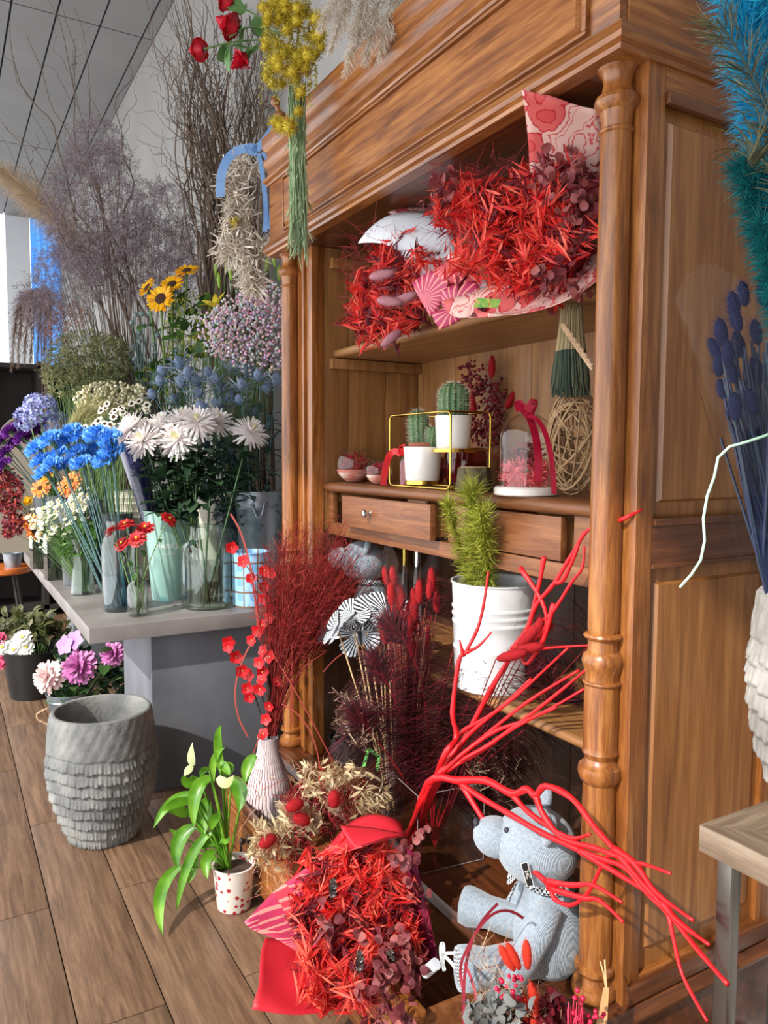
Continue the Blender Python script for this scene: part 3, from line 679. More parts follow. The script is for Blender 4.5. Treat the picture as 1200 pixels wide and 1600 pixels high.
for (x, y, b) in ((63, 763, s1), (104, 761, s1), (46, 815, s2), (54, 830, s2), (112, 752, s1)):
    flower('gerbera', 'orange gerbera with a dark eye in the smoked glass vases', 'flower', 'orange gerberas', at(x, y, d=dep(b)-.05), b+V((U(-.03, .03), U(-.03, .03), .01)), ger, 1.15, (.7, -.6, .4), .003, m_stem, 0)
for (x, y, b) in ((72, 738, s1), (80, 728, s1), (45, 784, s2), (76, 748, s1)):
    flower('yellow_daisy', 'small yellow flower among the orange gerberas', 'flower', 'yellow flowers by the gerberas', at(x, y, d=dep(b)-.02), b+V((U(-.03, .03), U(-.03, .03), .01)), yeh, 1.2, (.6, -.6, .5), .002, m_stem, 1)
m_pur = mat('purple_carnation_petal', [(70, 14, 92), (112, 34, 140), (150, 84, 190)], .5, 60, trans=.2)
purh = [ruffle_head(.045, 9, s).mesh('carnation_head', [m_pur, m_cal], smooth=False) for s in (7, 8)]
vc = V((-4.55, .80, ZTT)); bucket('dark_bucket', 'dark metal bucket holding the purple carnations', vc, .07, .085, .30, mat('dark_enamel', (44, 46, 50), .4))
for (x, y) in ((4, 690), (16, 674), (10, 708), (30, 668), (44, 660), (58, 672), (36, 684), (24, 694), (8, 728), (66, 664), (50, 682), (-8, 700)):
    h = at(x, y, d=dep(vc)-.10+U(-.08, .08)); flower('purple_carnation', 'deep purple carnation in the dark metal bucket', 'flower', 'purple carnations', h, vc + V((U(-.04, .04), U(-.04, .04), .01)), purh, U(1.15, 1.35), (h-vc).normalized()+V((.2, -.5, .2)), .003, m_stemb, 0, bend=.05)
# ------------------------------------------------------------------ on the concrete table: back rows
def ell(regs):
    """random pixel in one of the ellipses, by area"""
    w = [a[2]*a[3] for a in regs]; q = rnd.choices(regs, w)[0]
    r = math.sqrt(U(0, 1)); a = U(0, 2*pi); return q[0]+q[2]*r*cos(a), q[1]+q[3]*r*sin(a)
m_bk = mat('grey_bucket', [(70, 74, 78), (92, 96, 100)], .45, 6, metal=.4)
def free_spot(x, y, r):
    """nearest free standing place on the tabletop"""
    for k in range(400):
        rad = .012*math.sqrt(k)*1.6; a = k*2.4; X, Y = x+rad*cos(a), y+rad*sin(a)
        if not (-5.45 < X < -3.1 and .56 < Y < 1.26): continue
        if all(math.hypot(X-o[0], Y-o[1]) > r+o[2]+.004 for o in OCC if abs(o[3]-ZTT) < .02): return V((X, Y, ZTT))
    return V((x, y, ZTT))
def vessel(x, y, d, label, h=.42, r=.075, m=None):
    """bucket on the tabletop below a bunch seen at (x, y)"""
    p = at(x, y, d=d); c = free_spot(min(p.x, -3.16), min(p.y, 1.26), r+.004); bucket('flower_bucket', label, c, r*.8, r, h, m or m_bk); return c + V((0, 0, .012))
def bunch(name, label, cat, base, regs, d, dj, n, elem, mats, stems=60, sr=.0012, ms=None, pname='blossoms', leaves=0, ml=None, lL=.03, lW=.012, group=None):
    t = thing(name, label, cat, base, group); mb = MB(); sb = MB(); lb = MB()
    for i in range(n):
        x, y = ell(regs); p = at(x, y, d=d+U(-dj, dj)); elem(mb, p)
        if i % max(1, n//stems) == 0:
            sb.tube(bez(base+V((U(-.03, .03), U(-.03, .03), .01)), base.lerp(p, .55)+V((U(-.03, .03), U(-.03, .03), .08)), p, 6), [sr*1.6, sr*1.5, sr*1.4, sr*1.2, sr, sr, sr*.8], 4)
    for i in range(leaves):
        x, y = ell(regs); p = at(x, y, d=d+U(-dj, dj)); lb.leaf(p, rdir()+V((0, 0, .4)), rdir(), lL*U(.6, 1.3), lW*U(.6, 1.3), U(.2, 1), .2, 3)
    stuff(mb.build(pname, mats, t, smooth='all')); stuff(sb.build('stems', ms or m_stem, t, smooth='all'))
    if leaves: stuff(lb.build('leaves', ml or m_leaf, t, smooth='all'))
    return t
def dots(r0, r1, nm=1, sub=1): return lambda mb, p: mb.ball(p, U(r0, r1), rnd.randrange(nm), sub)
def sprig(L, k, pl, pw, m=0, up=.5):
    def f(mb, p):
        d = (rdir()+V((0, 0, up))).normalized(); q = p-d*L
        mb.petal(q, d, rdir(), L, .0012, .2, 2, m, tipw=.5)
        for j in range(k): mb.petal(q.lerp(p, U(.2, 1)), d*.5+rdir(), rdir(), pl*U(.6, 1.3), pw, .2, 1, m, tipw=.6)
    return f
# rainbow gypsophila
vb = vessel(385, 560, 3.78, 'grey metal bucket of rainbow gypsophila beside the armoire')
bunch('gypsophila_bunch', 'cloud of tiny pink, mint and lilac gypsophila beside the armoire column', 'flowers', vb, [(385, 515, 60, 62), (350, 520, 42, 40), (410, 480, 36, 45), (405, 560, 40, 28)], 3.78, .16, 1700, dots(.0055, .009), mat('gypsophila_dots', [(236, 150, 180), (244, 196, 206), (190, 226, 210), (206, 186, 232), (240, 226, 190), (222, 170, 216), (250, 240, 244)], .7, island=True, trans=.15), 120, .0009, m_stem)
# sunflowers
sb_ = vessel(262, 560, 3.98, 'grey metal bucket holding the sunflowers')
sfh = radial([(22, .030, 0, .050, .020, 8, .2, 0, .35), (20, .028, .003, .044, .018, 22, .15, 0, .35)], (.034, .001, .28, 1)).mesh('sunflower_head', [m_sun, m_brown], smooth='all')
for (x, y, dj, f, s, sl_) in ((292, 423, 0, (.5, -.4, .9), .82, 'tallest yellow sunflower, its face tipped towards the ceiling'), (269, 444, .02, (.6, -.5, .6), .8, 'sunflower tucked between the tallest and the largest sunflower'), (251, 467, -.06, (.72, -.62, .3), .95, 'largest and lowest yellow sunflower facing forward'), (230, 449, .06, (.2, -.8, .5), .75, 'small sunflower turned sideways towards the limonium')):
    flower('sunflower', sl_, 'flower', 'sunflowers', at(x, y, d=3.95+dj), sb_, sfh, s, f, .006, m_stem, 6, .13, .09, mat('sunflower_leaf', [(70, 110, 44), (104, 146, 62)], .5, island=True, trans=.25), .05)
bunch('bupleurum_bunch', 'lime green umbels and round leaves below the sunflowers', 'flowers', sb_ + V((.03, .03, 0)), [(300, 500, 42, 45), (285, 545, 30, 25), (330, 530, 28, 30), (255, 590, 45, 26)], 4.0, .12, 420, sprig(.03, 9, .014, .005), mat('lime_umbel', [(120, 130, 24), (168, 176, 44), (196, 196, 66)], .6, island=True, trans=.2), 50, .0015, m_stem, 'umbels', 90, m_leaf, .07, .05)
# echinops
eb = vessel(225, 590, 4.05, 'grey metal bucket holding globe thistles')
m_glo = mat('globe_thistle', [(86, 98, 104), (122, 138, 138), (138, 158, 150)], .7, 90)
gl = MB(); gl.ball((0, 0, 0), .011, 0, 2)
for i in range(110): q = rdir(); gl.petal(q*.009, q, rdir(), .008, .0022, 0, 1, 0, tipw=.2)
gl = gl.mesh('globe_head', m_glo)
for (x, y) in ((565,245),(550,277),(590,240),(625,240),(580,320),(582,353),(555,378),(537,404),(647,407),(655,330),(625,437),(735,395),(612,463),(740,350),(640,370),(700,430),(600,290),(560,430)):
    flower('globe_thistle', 'round grey blue globe thistle between sunflowers and limonium', 'flower', 'globe thistles', at(x/2.667, 400+y/2.667, d=4.0+U(-.1, .1)), eb+V((U(-.03, .03), U(-.03, .03), 0)), gl, U(1.0, 1.3), None, .0022, m_stemb, 6, .07, .02, m_leafb, .08)
# yellow lilies
lb_ = vessel(372, 500, 4.0, 'grey metal bucket of yellow lilies under the hanging garland', .5)
m_lily = mat('lily_petal', [(226, 200, 40), (238, 220, 80)], .45, island=True, trans=.25); m_bud = mat('lily_bud', [(108, 150, 40), (150, 184, 60)], .5, island=True, trans=.1)
lil = MB()
for i in range(6):
    a = i*pi/3; e = radians(62); d = V((cos(a)*cos(e), sin(a)*cos(e), sin(e))); lil.leaf((0, 0, 0), d, (-cos(a)*sin(e), -sin(a)*sin(e), cos(e)), .095, .032, .9, -.2, 6, 0)
lil = lil.mesh('lily_head', m_lily, smooth='all')
bud = MB().lathe([(0, 0), (.006, .008), (.010, .03), (.011, .05), (.008, .07), (0, .082)], 8).mesh('lily_bud', m_bud)
flower('lily', 'open yellow lily beside the gypsophila', 'flower', 'yellow lilies', at(338, 480, d=3.86), lb_, lil, 1.0, (.2, -.5, .8), .004, m_stem, 6, .10, .022, None, .05)
for (x, y) in ((337, 432), (352, 428), (362, 440), (370, 425), (385, 432), (343, 452), (415, 425), (430, 418), (400, 440), (436, 440)):
    flower('lily', 'closed green lily bud standing above the gypsophila', 'flower', 'lily buds', at(x, y, d=3.98+U(-.08, .08)), lb_+V((U(-.03, .03), U(-.03, .03), 0)), bud, U(.8, 1.1), (U(-.3, .3), U(-.3, .3), 1), .003, m_stem, 7, .10, .02, mat('lily_leaf', [(96, 136, 52), (134, 166, 74)], .5, island=True, trans=.2), .05, .25, 'bud')
# limonium haze
lm = vessel(180, 560, 4.3, 'grey metal bucket of purple limonium', .46)
m_lim = mat('limonium', [(104, 92, 98), (134, 120, 128), (156, 142, 150), (120, 100, 96)], .8, island=True, trans=.2)
bunch('limonium_bunch', 'tall airy haze of dusty purple limonium before the willow twigs', 'flowers', lm, [(150, 330, 85, 110), (210, 400, 100, 70), (110, 430, 60, 60), (150, 230, 45, 50), (250, 350, 60, 70), (275, 440, 50, 50), (60, 470, 40, 40)], 4.3, .28, 3800, sprig(.075, 13, .02, .0036), m_lim, 160, .0014, mat('dry_stem', [(92, 76, 64), (128, 108, 90)], .7, island=True), 'sprays')
bunch('astilbe_bunch', 'dusty red astilbe tucked against the limonium', 'flowers', lm + V((-.06, -.04, 0)), [(110, 495, 32, 22), (90, 520, 20, 20)], 4.15, .06, 170, sprig(.03, 9, .012, .004), mat('astilbe', [(120, 70, 64), (154, 100, 88), (176, 130, 112)], .8, island=True), 20)
# olive green filler, cream statice, brown-eyed daisies, pennisetum
gb_ = vessel(135, 620, 4.1, 'grey metal bucket of olive green filler')
bunch('greenery_bunch', 'rounded bunch of olive green filler with cream tips', 'greenery', gb_, [(135, 560, 62, 46), (100, 580, 36, 40), (170, 560, 40, 38)], 4.1, .16, 950, sprig(.04, 13, .015, .005), mat('olive_filler', [(62, 68, 36), (98, 104, 60), (134, 136, 88), (182, 178, 136)], .7, island=True, trans=.2), 80)
sb2 = vessel(180, 660, 3.95, 'grey metal bucket of cream statice')
bunch('statice_bunch', 'bunch of tiny cream statice flowers above the blue carnations', 'flowers', sb2, [(180, 615, 52, 20), (155, 622, 40, 24), (210, 622, 25, 22)], 3.95, .12, 620, dots(.006, .010), mat('cream_dots', [(222, 214, 176), (240, 234, 206), (206, 196, 140)], .7, island=True, trans=.15), 70)
m_cream_p = mat('cream_petal', [(240, 232, 206), (248, 244, 226)], .6, island=True, trans=.15)
bdh = radial([(9, .005, 0, .013, .009, 6, .1, 0, .8)], (.008, .001, .6, 1)).mesh('brown_eyed_head', [m_cream_p, m_brown], smooth='all')
bd = vessel(185, 690, 3.8, 'grey metal bucket of brown-eyed daisies', .36)
for i in range(46):
    x, y = ell([(172, 652, 30, 22), (215, 640, 22, 18), (128, 676, 18, 10), (160, 668, 20, 14)]); h = at(x, y, d=3.75+U(-.07, .05))
    flower('brown_eyed_daisy', 'small cream daisy with a dark brown eye by the pennisetum', 'flower', 'brown-eyed daisies', h, bd+V((U(-.03, .03), U(-.03, .03), 0)), bdh, U(.9, 1.25), (.6+U(-.3, .3), -.5, .5), .0012, m_stem, 0, bend=.06)
pn = vessel(130, 690, 3.85, 'grey metal bucket of pennisetum grass', .4)
t = thing('pennisetum_bunch', 'bunch of soft pale green pennisetum plumes before the statice', 'dried grass', pn); m_pen = mat('pennisetum', [(170, 166, 116), (196, 190, 142), (150, 150, 100)], .8, island=True, trans=.3)
for i in range(11):
    a = at(U(95, 120), U(668, 690), d=3.84+U(-.05, .05)); b = at(U(125, 190), U(612, 650), d=3.84+U(-.08, .08)); mb = MB()
    pth = bez(a, a.lerp(b, .4)+V((0, 0, .07)), b, 6); plume(mb, pth, 330, .055, .0014, 0, .55, .3); mb.tube([pn, pn.lerp(a, .6)]+pth, .001, 4)
    stuff(mb.build('plume', m_pen, t, smooth='all'))
# hydrangea heads
hb = vessel(65, 690, 4.25, 'grey metal bucket of blue hydrangeas')
m_hyd = mat('hydrangea_floret', [(120, 130, 196), (150, 160, 216), (176, 170, 220), (160, 184, 190)], .6, island=True, trans=.2)
hyd = MB()
for i in range(120):
    q = rdir(); q.z = abs(q.z)*1.0-.25; q.normalize(); p = q*.085
    x = q.orthogonal().normalized(); x = Matrix.Rotation(U(0, 6), 3, q) @ x
    for k in range(4):
        d = Matrix.Rotation(k*pi/2, 3, q) @ x; hyd.petal(p*U(.9, 1.1), d+q*U(.1, .9)+rdir()*.2, q, .017, .015, .2, 2, 0, tipw=.6)
hyd = hyd.mesh('hydrangea_head', m_hyd, smooth='all')
for (x, y, s, hl_) in ((62, 640, 1.0, 'largest pale blue hydrangea mophead behind the purple carnations'), (86, 660, .8, 'smallest blue hydrangea mophead next to the pennisetum'), (45, 655, .85, 'blue hydrangea mophead in front of the scalloped board')):
    flower('hydrangea', hl_, 'flower', 'blue hydrangeas', at(x, y, d=4.2+U(-.06, .06)), hb, hyd, s, (.4, -.5, .8), .005, m_stem, 5, .10, .06)
# curly willow: tall bundle against the wall
wl = V((-3.72, 1.42, 0)); m_wil = mat('willow_bark', [(66, 52, 44), (96, 78, 66), (118, 100, 86), (78, 70, 66)], .8, island=True)
bucket('floor_bucket', 'tall dark floor bucket holding curly willow behind the table', V((-3.72, 1.48, 0)), .10, .13, .5, mat('dark_enamel', (44, 46, 50), .4))
wt = thing('willow_bundle', 'tall bundle of curly willow twigs standing against the grey wall', 'branches', V((-3.72, 1.48, .012)))
def curly(a, b, r0, wig, n=26):
    L = (b-a).length; ax = (b-a).normalized(); x = ax.orthogonal().normalized(); y = ax.cross(x); ph = [U(0, 6) for _ in range(4)]; k = U(9, 15)
    pts = []
    for i in range(n+1):
        t = i/n; w = wig*(.3+.7*t)*min(1, t*3)
        pts.append(a.lerp(b, t) + x*(w*(sin(k*t+ph[0])+.5*sin(2.3*k*t+ph[1]))) + y*(w*(sin(1.1*k*t+ph[2])+.5*sin(2.1*k*t+ph[3]))))
    for q in pts: q.y = min(q.y, 1.64)
    return pts, [r0*(1-.8*i/n) for i in range(n+1)]
tops = [(U(270, 440), U(-40, 180)) for _ in range(62)] + [(U(210, 300), U(-30, 120)) for _ in range(12)] + [(5, 40), (40, 60), (70, -20), (95, -10), (120, 20), (-10, 150), (20, 190), (150, 130), (60, 170), (190, 90)]
for (x, y) in tops:
    if x > 200: a = V((-3.72+U(-.06, .06), 1.48+U(-.06, .06), .05)); mid = at(U(310, 425), 470, d=4.15+U(-.12, .08)); b = at(x, y, d=4.15+U(-.1, .12))
    else: a = V((-3.80+U(-.04, .04), 1.44+U(-.05, .05), .05)); mid = at(U(170, 250), 520, d=4.3); b = at(x, y, d=4.35+U(-.2, .2))
    mid.y = min(mid.y, 1.62); b.y = min(b.y, 1.62)
    mb = MB(); p1, r1 = curly(mid, b, U(.005, .009), .034); lo = bez(a, a.lerp(mid, .6), p1[0], 4)
    mb.tube(lo[:-1]+p1, [.010]*4+r1, 5)
    for s in range(5):
        i = rnd.randrange(4, 22); q = p1[i]; d = ((p1[i+1]-p1[i]).normalized()*.9 + rdir()*.7).normalized(); pp, rr = curly(q, q+d*U(.2, .5), r1[i]*.55, .028, 11); mb.tube(pp, rr, 4)
    mb.build('branch', m_wil, wt, smooth='all')
# beige pampas at the window
pv = vessel(130, 600, 4.6, 'grey metal bucket of beige pampas'); t = thing('pampas_plume', 'beige pampas plume arching in front of the bright window', 'dried grass', pv)
m_pam = mat('beige_pampas', [(186, 162, 132), (212, 192, 164), (166, 142, 114)], .9, island=True, trans=.35)
mb = MB(); pth = bez(at(135, 400, d=4.55), at(80, 320, d=4.5), at(-15, 255, d=4.5), 10); plume(mb, pth, 4200, .17, .0018, 0, .75, .9); stuff(mb.build('plume', m_pam, t, smooth='all'))
MB().tube(bez(pv, at(160, 500, d=4.55), pth[0], 8), .003, 5).build('stem', m_stem, t)
# brown fringe of drooping plumes
bf = vessel(60, 640, 5.0, 'dark bucket of drooping brown plumes', .5); t = thing('drooping_plumes', 'bundle of brown drooping dried plumes by the window frame', 'dried grass', bf)
m_bf = mat('brown_plume', [(112, 88, 76), (146, 120, 104), (128, 104, 92)], .9, island=True, trans=.25)
for i in range(7):
    x = 18+i*10; a = at(70+U(-8, 8), 470, d=5.0+U(-.1, .1)); pth = bez(a, at(x+6, 425, d=5.0+U(-.1, .1)), at(x, 575+U(-15, 5), d=5.0+U(-.1, .1)), 10); mb = MB()
    mb.tube(bez(bf, a-V((0, 0, .3)), a, 5), .003, 4); plume(mb, pth, 700, .09, .0022, 0, .4, .2, t0=.1); stuff(mb.build('plume', m_bf, t, smooth='all'))
# dark background furniture beyond the table
m_blk = mat('dark_shelf', [(30, 26, 24), (44, 38, 34)], .7, 6)
sh = thing('shelf_unit', 'dark open shelf unit beyond the table end', 'shelf', (-7.2, .75, 0))
for y in (.02, .72, 1.50): MB().box((-7.45, y, 0), (-6.95, y+.04, 2.12)).build('upright', m_blk, sh)
for z in (.06, .5, .95, 1.45, 2.06): MB().box((-7.45, .06, z), (-6.95, 1.50, z+.035)).build('shelf', m_blk, sh)
MB().box((-7.47, .02, 0), (-7.452, 1.54, 2.12)).build('back_panel', m_blk, sh)
mr = thing('board', 'beige board with a scalloped top behind the hydrangeas', 'board', at(60, 880, X=-5.56)*1.0)
mr.location.z = ZTT
c = at(60, 690, X=-5.45); vs = []; n = 24
pr = [(-.30, ZTT)] + [(-.30+.0*k, lerp(ZTT, c.z-.02, k/3)) for k in range(1, 4)] + [(-.22, c.z+.0)] + [(.22*-cos(pi*k/12), c.z+.18*sin(pi*k/12)) for k in range(13)] + [(.22, c.z), (.30, c.z-.02), (.30, ZTT)]
m2 = MB(); k = len(pr); cx = c.y
m2.add([(-5.56, cx+a, b) for a, b in pr] + [(-5.58, cx+a, b) for a, b in pr], [tuple(range(k)), tuple(reversed(range(k, 2*k)))] + [(i, (i+1) % k, k+(i+1) % k, k+i) for i in range(k)])
m2.build('panel', mat('beige_board', (150, 140, 124), .6), mr, smooth=False)
m3 = MB(); m3.tube([(-5.555, cx+a, b) for a, b in pr], .012, 6); m3.build('edge', mat('beige_edge', (112, 102, 88), .6), mr)
# red and burgundy flowers below the purple carnations
rb = vessel(15, 830, 4.5, 'dark bucket of burgundy flowers', .2)
bunch('burgundy_bunch', 'dark burgundy mixed flowers under the purple carnations', 'flowers', rb, [(12, 770, 22, 38), (20, 820, 16, 20)], 4.35, .1, 220, lambda mb, p: [mb.petal(p, rdir(), rdir(), .026, .014, .3, 2, 0) for _ in range(6)], mat('burgundy_petal', [(70, 16, 34), (110, 26, 50), (150, 60, 70), (196, 70, 60), (60, 70, 44)], .6, island=True, trans=.15), 30)
# ------------------------------------------------------------------ floor things at the left
st2 = thing('stool', 'round stool with an orange wooden seat and black splayed legs', 'stool', at(5, 985, X=-5.9)*1.0); st2.location.z = 0
sc_ = V((st2.location.x, st2.location.y, .0)); zs = at(8, 885, X=-5.9).z
MB().lathe([(0, zs-.04), (.19, zs-.04), (.20, zs-.03), (.20, zs-.008), (.195, zs), (0, zs)], 32, sc_).build('seat', wood('orange_wood', (150, 70, 24), (196, 100, 40), (216, 126, 60), 'Y'), st2)
for a in (.6, 2.2, 3.7, 5.3): MB().tube([sc_+V((.12*cos(a), .12*sin(a), zs-.04)), sc_+V((.21*cos(a), .21*sin(a), 0))], .011, 8).build('leg', m_blk, st2)
tb_ = V((sc_.x+.05, sc_.y+.07, zs)); bucket('tin_pot', 'small galvanised tin pot on the orange stool', tb_, .05, .062, .10, m_zinc, cat='pot')
# black bucket with white daisies and leaves
bb = at(58, 1092, Z=0); bb = V((bb.x-.10, bb.y, 0)); bucket('black_bucket', 'black plastic floor bucket of white flowers under the table', bb, .13, .165, .27, mat('black_plastic', (26, 27, 29), .35))
m_whp = mat('white_petal', [(236, 236, 230), (250, 250, 246)], .6, island=True, trans=.2)
whh = radial([(16, .006, 0, .036, .016, 10, .2, 0, .7), (13, .005, .004, .028, .014, 30, .1, 0, .7), (9, .004, .006, .018, .010, 55, 0, 0, .7)], (.008, .008, .6, 1)).mesh('white_flower_head', [m_whp, m_yc], smooth='all')
for (x, y) in ((30, 1000), (4, 1012), (42, 1012), (22, 1016), (36, 996)):
    flower('white_flower', 'white flower in the black floor bucket', 'flower', 'white flowers in the black bucket', at(x, y, d=dep(bb)-.12), bb+V((U(-.04, .04), U(-.04, .04), .02)), whh, 1.15, (.6, -.4, .6), .003, m_stem, 2, .09, .04)
mgn = mat('magenta_petal', [(150, 24, 70), (186, 50, 90)], .6, island=True); mgh = radial([(14, .006, 0, .034, .015, 15, .2, 0, .7), (10, .005, .004, .026, .013, 40, .1, 0, .7)], (.006, .006, .6, 0)).mesh('magenta_head', [mgn], smooth='all')
for (x, y) in ((4, 1036), (12, 1028), (0, 998)): flower('magenta_flower', 'magenta flower beside the white flowers in the black bucket', 'flower', 'magenta flowers in the black bucket', at(x, y, d=dep(bb)-.1), bb+V((0, 0, .02)), mgh, 1.1, (.6, -.5, .5), .003, m_stem, 2)
bunch('foliage_bunch', 'mass of olive leaves at the back of the black floor bucket', 'greenery', bb+V((-.02, .03, .02)), [(40, 975, 42, 22), (85, 985, 24, 16), (30, 990, 30, 16)], dep(bb)+.1, .12, 330, lambda mb, p: mb.leaf(p, rdir()+V((0, 0, .2)), V((.3, -.3, 1)), U(.05, .08), U(.025, .04), .5, .2, 3), mat('olive_leaf', [(58, 64, 34), (88, 92, 50), (112, 110, 66)], .5, island=True, trans=.2), 40, .002, None, 'leaves')
# zinc pot with rope handle and dahlias
rp_ = at(92, 1135, Z=0); rp_ = V((rp_.x-.05, rp_.y+.06, 0)); rt = bucket('rope_pot', 'zinc pot with a rope handle and dahlias behind the barrel planter', rp_, .085, .11, .16, m_zinc, (.12,), cat='pot')
ro = MB(); hx = at(70, 1120, d=dep(rp_)-.1); p0 = at(74, 1108, d=dep(rp_)-.1)
pts = bez(p0, p0+V((-.05, -.10, -.03)), p0+V((.01, .02, -.09)), 16); 
for k in range(3):
    ro.tube([p + V((.004*cos(i*1.1+k*2.1), .004*sin(i*1.1+k*2.1), .003*sin(i+k))) for i, p in enumerate(pts)], .004, 5)
ro.build('rope_handle', mat('rope', [(150, 120, 92), (182, 152, 122)], .9, 60), rt)
m_dahp = mat('pink_dahlia_petal', [(170, 84, 150), (196, 112, 176), (208, 140, 190)], .5, island=True, trans=.2); m_dahw = mat('blush_dahlia_petal', [(230, 200, 200), (242, 222, 218)], .5, island=True, trans=.2)
dl = [(22, .008, 0, .070, .022, -12, .2, 0, .5), (20, .008, .006, .066, .021, 8, .1, 0, .5), (18, .007, .012, .058, .019, 26, -.1, 0, .5), (14, .006, .016, .046, .016, 46, -.3, 0, .5), (10, .004, .018, .034, .013, 66, -.5, 0, .5)]
dhp = radial(dl, None, 3).mesh('dahlia_head', m_dahp, smooth='all'); dhw = radial(dl, None, 4).mesh('dahlia_head', m_dahw, smooth='all')
for (x, y, mm, s, l) in ((124, 1042, dhp, 1.2, 'large mauve pink dahlia in the rope handled pot'), (76, 1058, dhw, 1.1, 'blush white dahlia in the rope handled pot'), (176, 1022, dhp, .85, 'mauve dahlia half under the tabletop edge')):
    flower('dahlia', l, 'flower', None, at(x, y, d=dep(rp_)-.10), rp_+V((U(-.03, .03), U(-.03, .03), .02)), mm, s, (.6, -.75, .4), .004, m_stem, 6, .11, .06)
m_orc = mat('orchid_petal', [(186, 130, 200), (206, 160, 216)], .5, island=True, trans=.25)
och = MB()
for i in range(5): a = i*2*pi/5; och.leaf((0, 0, 0), (cos(a), sin(a), .3), (0, 0, 1), .055, .05, .3, .1, 4)
och = och.mesh('orchid_head', m_orc, smooth='all')
for (x, y) in ((118, 1000), (102, 1008)): flower('orchid', 'lilac orchid bloom above the mauve dahlia', 'flower', 'lilac orchids', at(x, y, d=dep(rp_)-.08), rp_+V((.02, .02, .02)), och, 1.0, (.6, -.7, .3), .003, m_stem, 1)
bunch('foliage_bunch', 'dark green leaves around the dahlias in the rope handled pot', 'greenery', rp_+V((0, .02, .02)), [(140, 1070, 50, 30), (185, 1060, 22, 40), (110, 1030, 30, 30)], dep(rp_)+.06, .08, 170, lambda mb, p: mb.leaf(p, rdir()+V((0, 0, .4)), V((.3, -.3, 1)), U(.06, .09), U(.03, .045), .6, .2, 3), m_leafd, 30, .002, None, 'leaves')
# barrel planter
def scaled_planter(name, label, c, prof, n, rows, z0, z1, amp, m, strokes, top_noise=.0015):
    """pot with rows of overlapping finger strokes"""
    rr = random.Random(5); H = prof[-1][1]; tab = prof
    def rad(z):
        for (ra, za), (rb2, zb) in zip(tab, tab[1:]):
            if za <= z <= zb: return lerp(ra, rb2, (z-za)/max(1e-6, zb-za))
        return tab[-1][0]
    offs = [[rr.uniform(-1, 1) for _ in range(strokes)] for _ in range(rows+2)]
    mb = MB(); nz = int(rows*9/(z1-z0)*H); vs = []
    for i in range(nz+1):
        z = H*i/nz
        for j in range(n):
            a = 2*pi*j/n; r = rad(z); zz = z + .006*sin(3*a+1)+.003*sin(7*a); k = (z1-zz)/(z1-z0)*rows
            if 0 < k < rows and z > z0:
                row = int(k); s = a/(2*pi)*strokes; jj = int(s) % strokes; fr = s-int(s); q = k-row + .16*offs[row][jj]
                q = min(1, max(0, q)); r += amp*(q**1.2)*(.55+.45*abs(sin(pi*fr))**.7)*(1 if q < .97 else .3) - amp*.4
            else: r += top_noise*(sin(17*a+z*60)+sin(31*a-z*90))*.5
            vs.append((c.x+r*cos(a), c.y+r*sin(a), c.z+z))
    mb.add(vs, [(i*n+j, i*n+(j+1) % n, (i+1)*n+(j+1) % n, (i+1)*n+j) for i in range(nz) for j in range(n)])
    R = rad(H); mb.lathe([(R, H), (R-.003, H+.004), (R-.014, H+.005), (R-.018, H), (R-.012, H-.06), (R-.01, H*.5), (R-.05, .03), (0, .03)], n//2, c); mb.lathe([(0, 0.0), (prof[0][0], 0)], n//2, c)
    t = thing(name, label, 'planter', c); mb.build('body', m, t, smooth='all'); return t
bp_ = at(163, 1303, Z=0); bw = dep(bp_)/FPX
print('barrel', bp_, bw)
m_bar = mat('rough_clay', [(92, 94, 94), (118, 120, 120), (142, 142, 138)], .9, 9, bump=.35, bscale=70, detail=8)
hb_ = .46
scaled_planter('barrel_planter', 'large grey barrel planter with rows of scalloped finger strokes', bp_, [(.112, 0), (.125, .02), (.150, .08), (.176, .17), (.187, .25), (.187, .32), (.180, .40), (.174, .445), (.170, hb_)], 288, 8, .0, .335, .015, m_bar, 80)
# ------------------------------------------------------------------ helpers for wraps and dyed foliage
def bezpatch(ctrl, nu=14, nv=14, wob=0.0):
    """tensor Bezier sheet through rows of control points"""
    from math import comb
    R, C = len(ctrl), len(ctrl[0]); rr = random.Random(int(ctrl[0][0].x*1000)); ph = [rr.uniform(0, 6) for _ in range(4)]
    def f(u, v):
        p = V((0, 0, 0))
        for i in range(R):
            bi = comb(R-1, i)*v**i*(1-v)**(R-1-i)
            for j in range(C): p += ctrl[i][j]*(bi*comb(C-1, j)*u**j*(1-u)**(C-1-j))
        if wob: p += V((sin(9*u+ph[0])*sin(7*v+ph[1]), sin(8*u+ph[2])*sin(6*v+ph[3]), sin(7*u+ph[1])*sin(9*v)))*wob
        return p
    mb = MB(); mb.grid(f, nu, nv); return mb
def P3(lst, **k): return [[at(x, y, d=d) for (x, y, d) in row] for row in lst]
m_rl = mat('red_dyed_leaf', [(200, 22, 34), (234, 44, 42), (246, 76, 62), (252, 124, 100), (222, 34, 52)], .5, island=True, trans=.3)
m_ml = mat('maroon_leaf', [(70, 10, 22), (110, 18, 34), (140, 34, 50)], .6, island=True, trans=.2)
m_eu = mat('dyed_eucalyptus', [(96, 36, 44), (134, 62, 66), (164, 92, 88), (116, 42, 52)], .55, island=True, trans=.2)
m_rt = mat('red_twig', [(100, 12, 24), (150, 22, 34), (124, 28, 30)], .7, island=True)
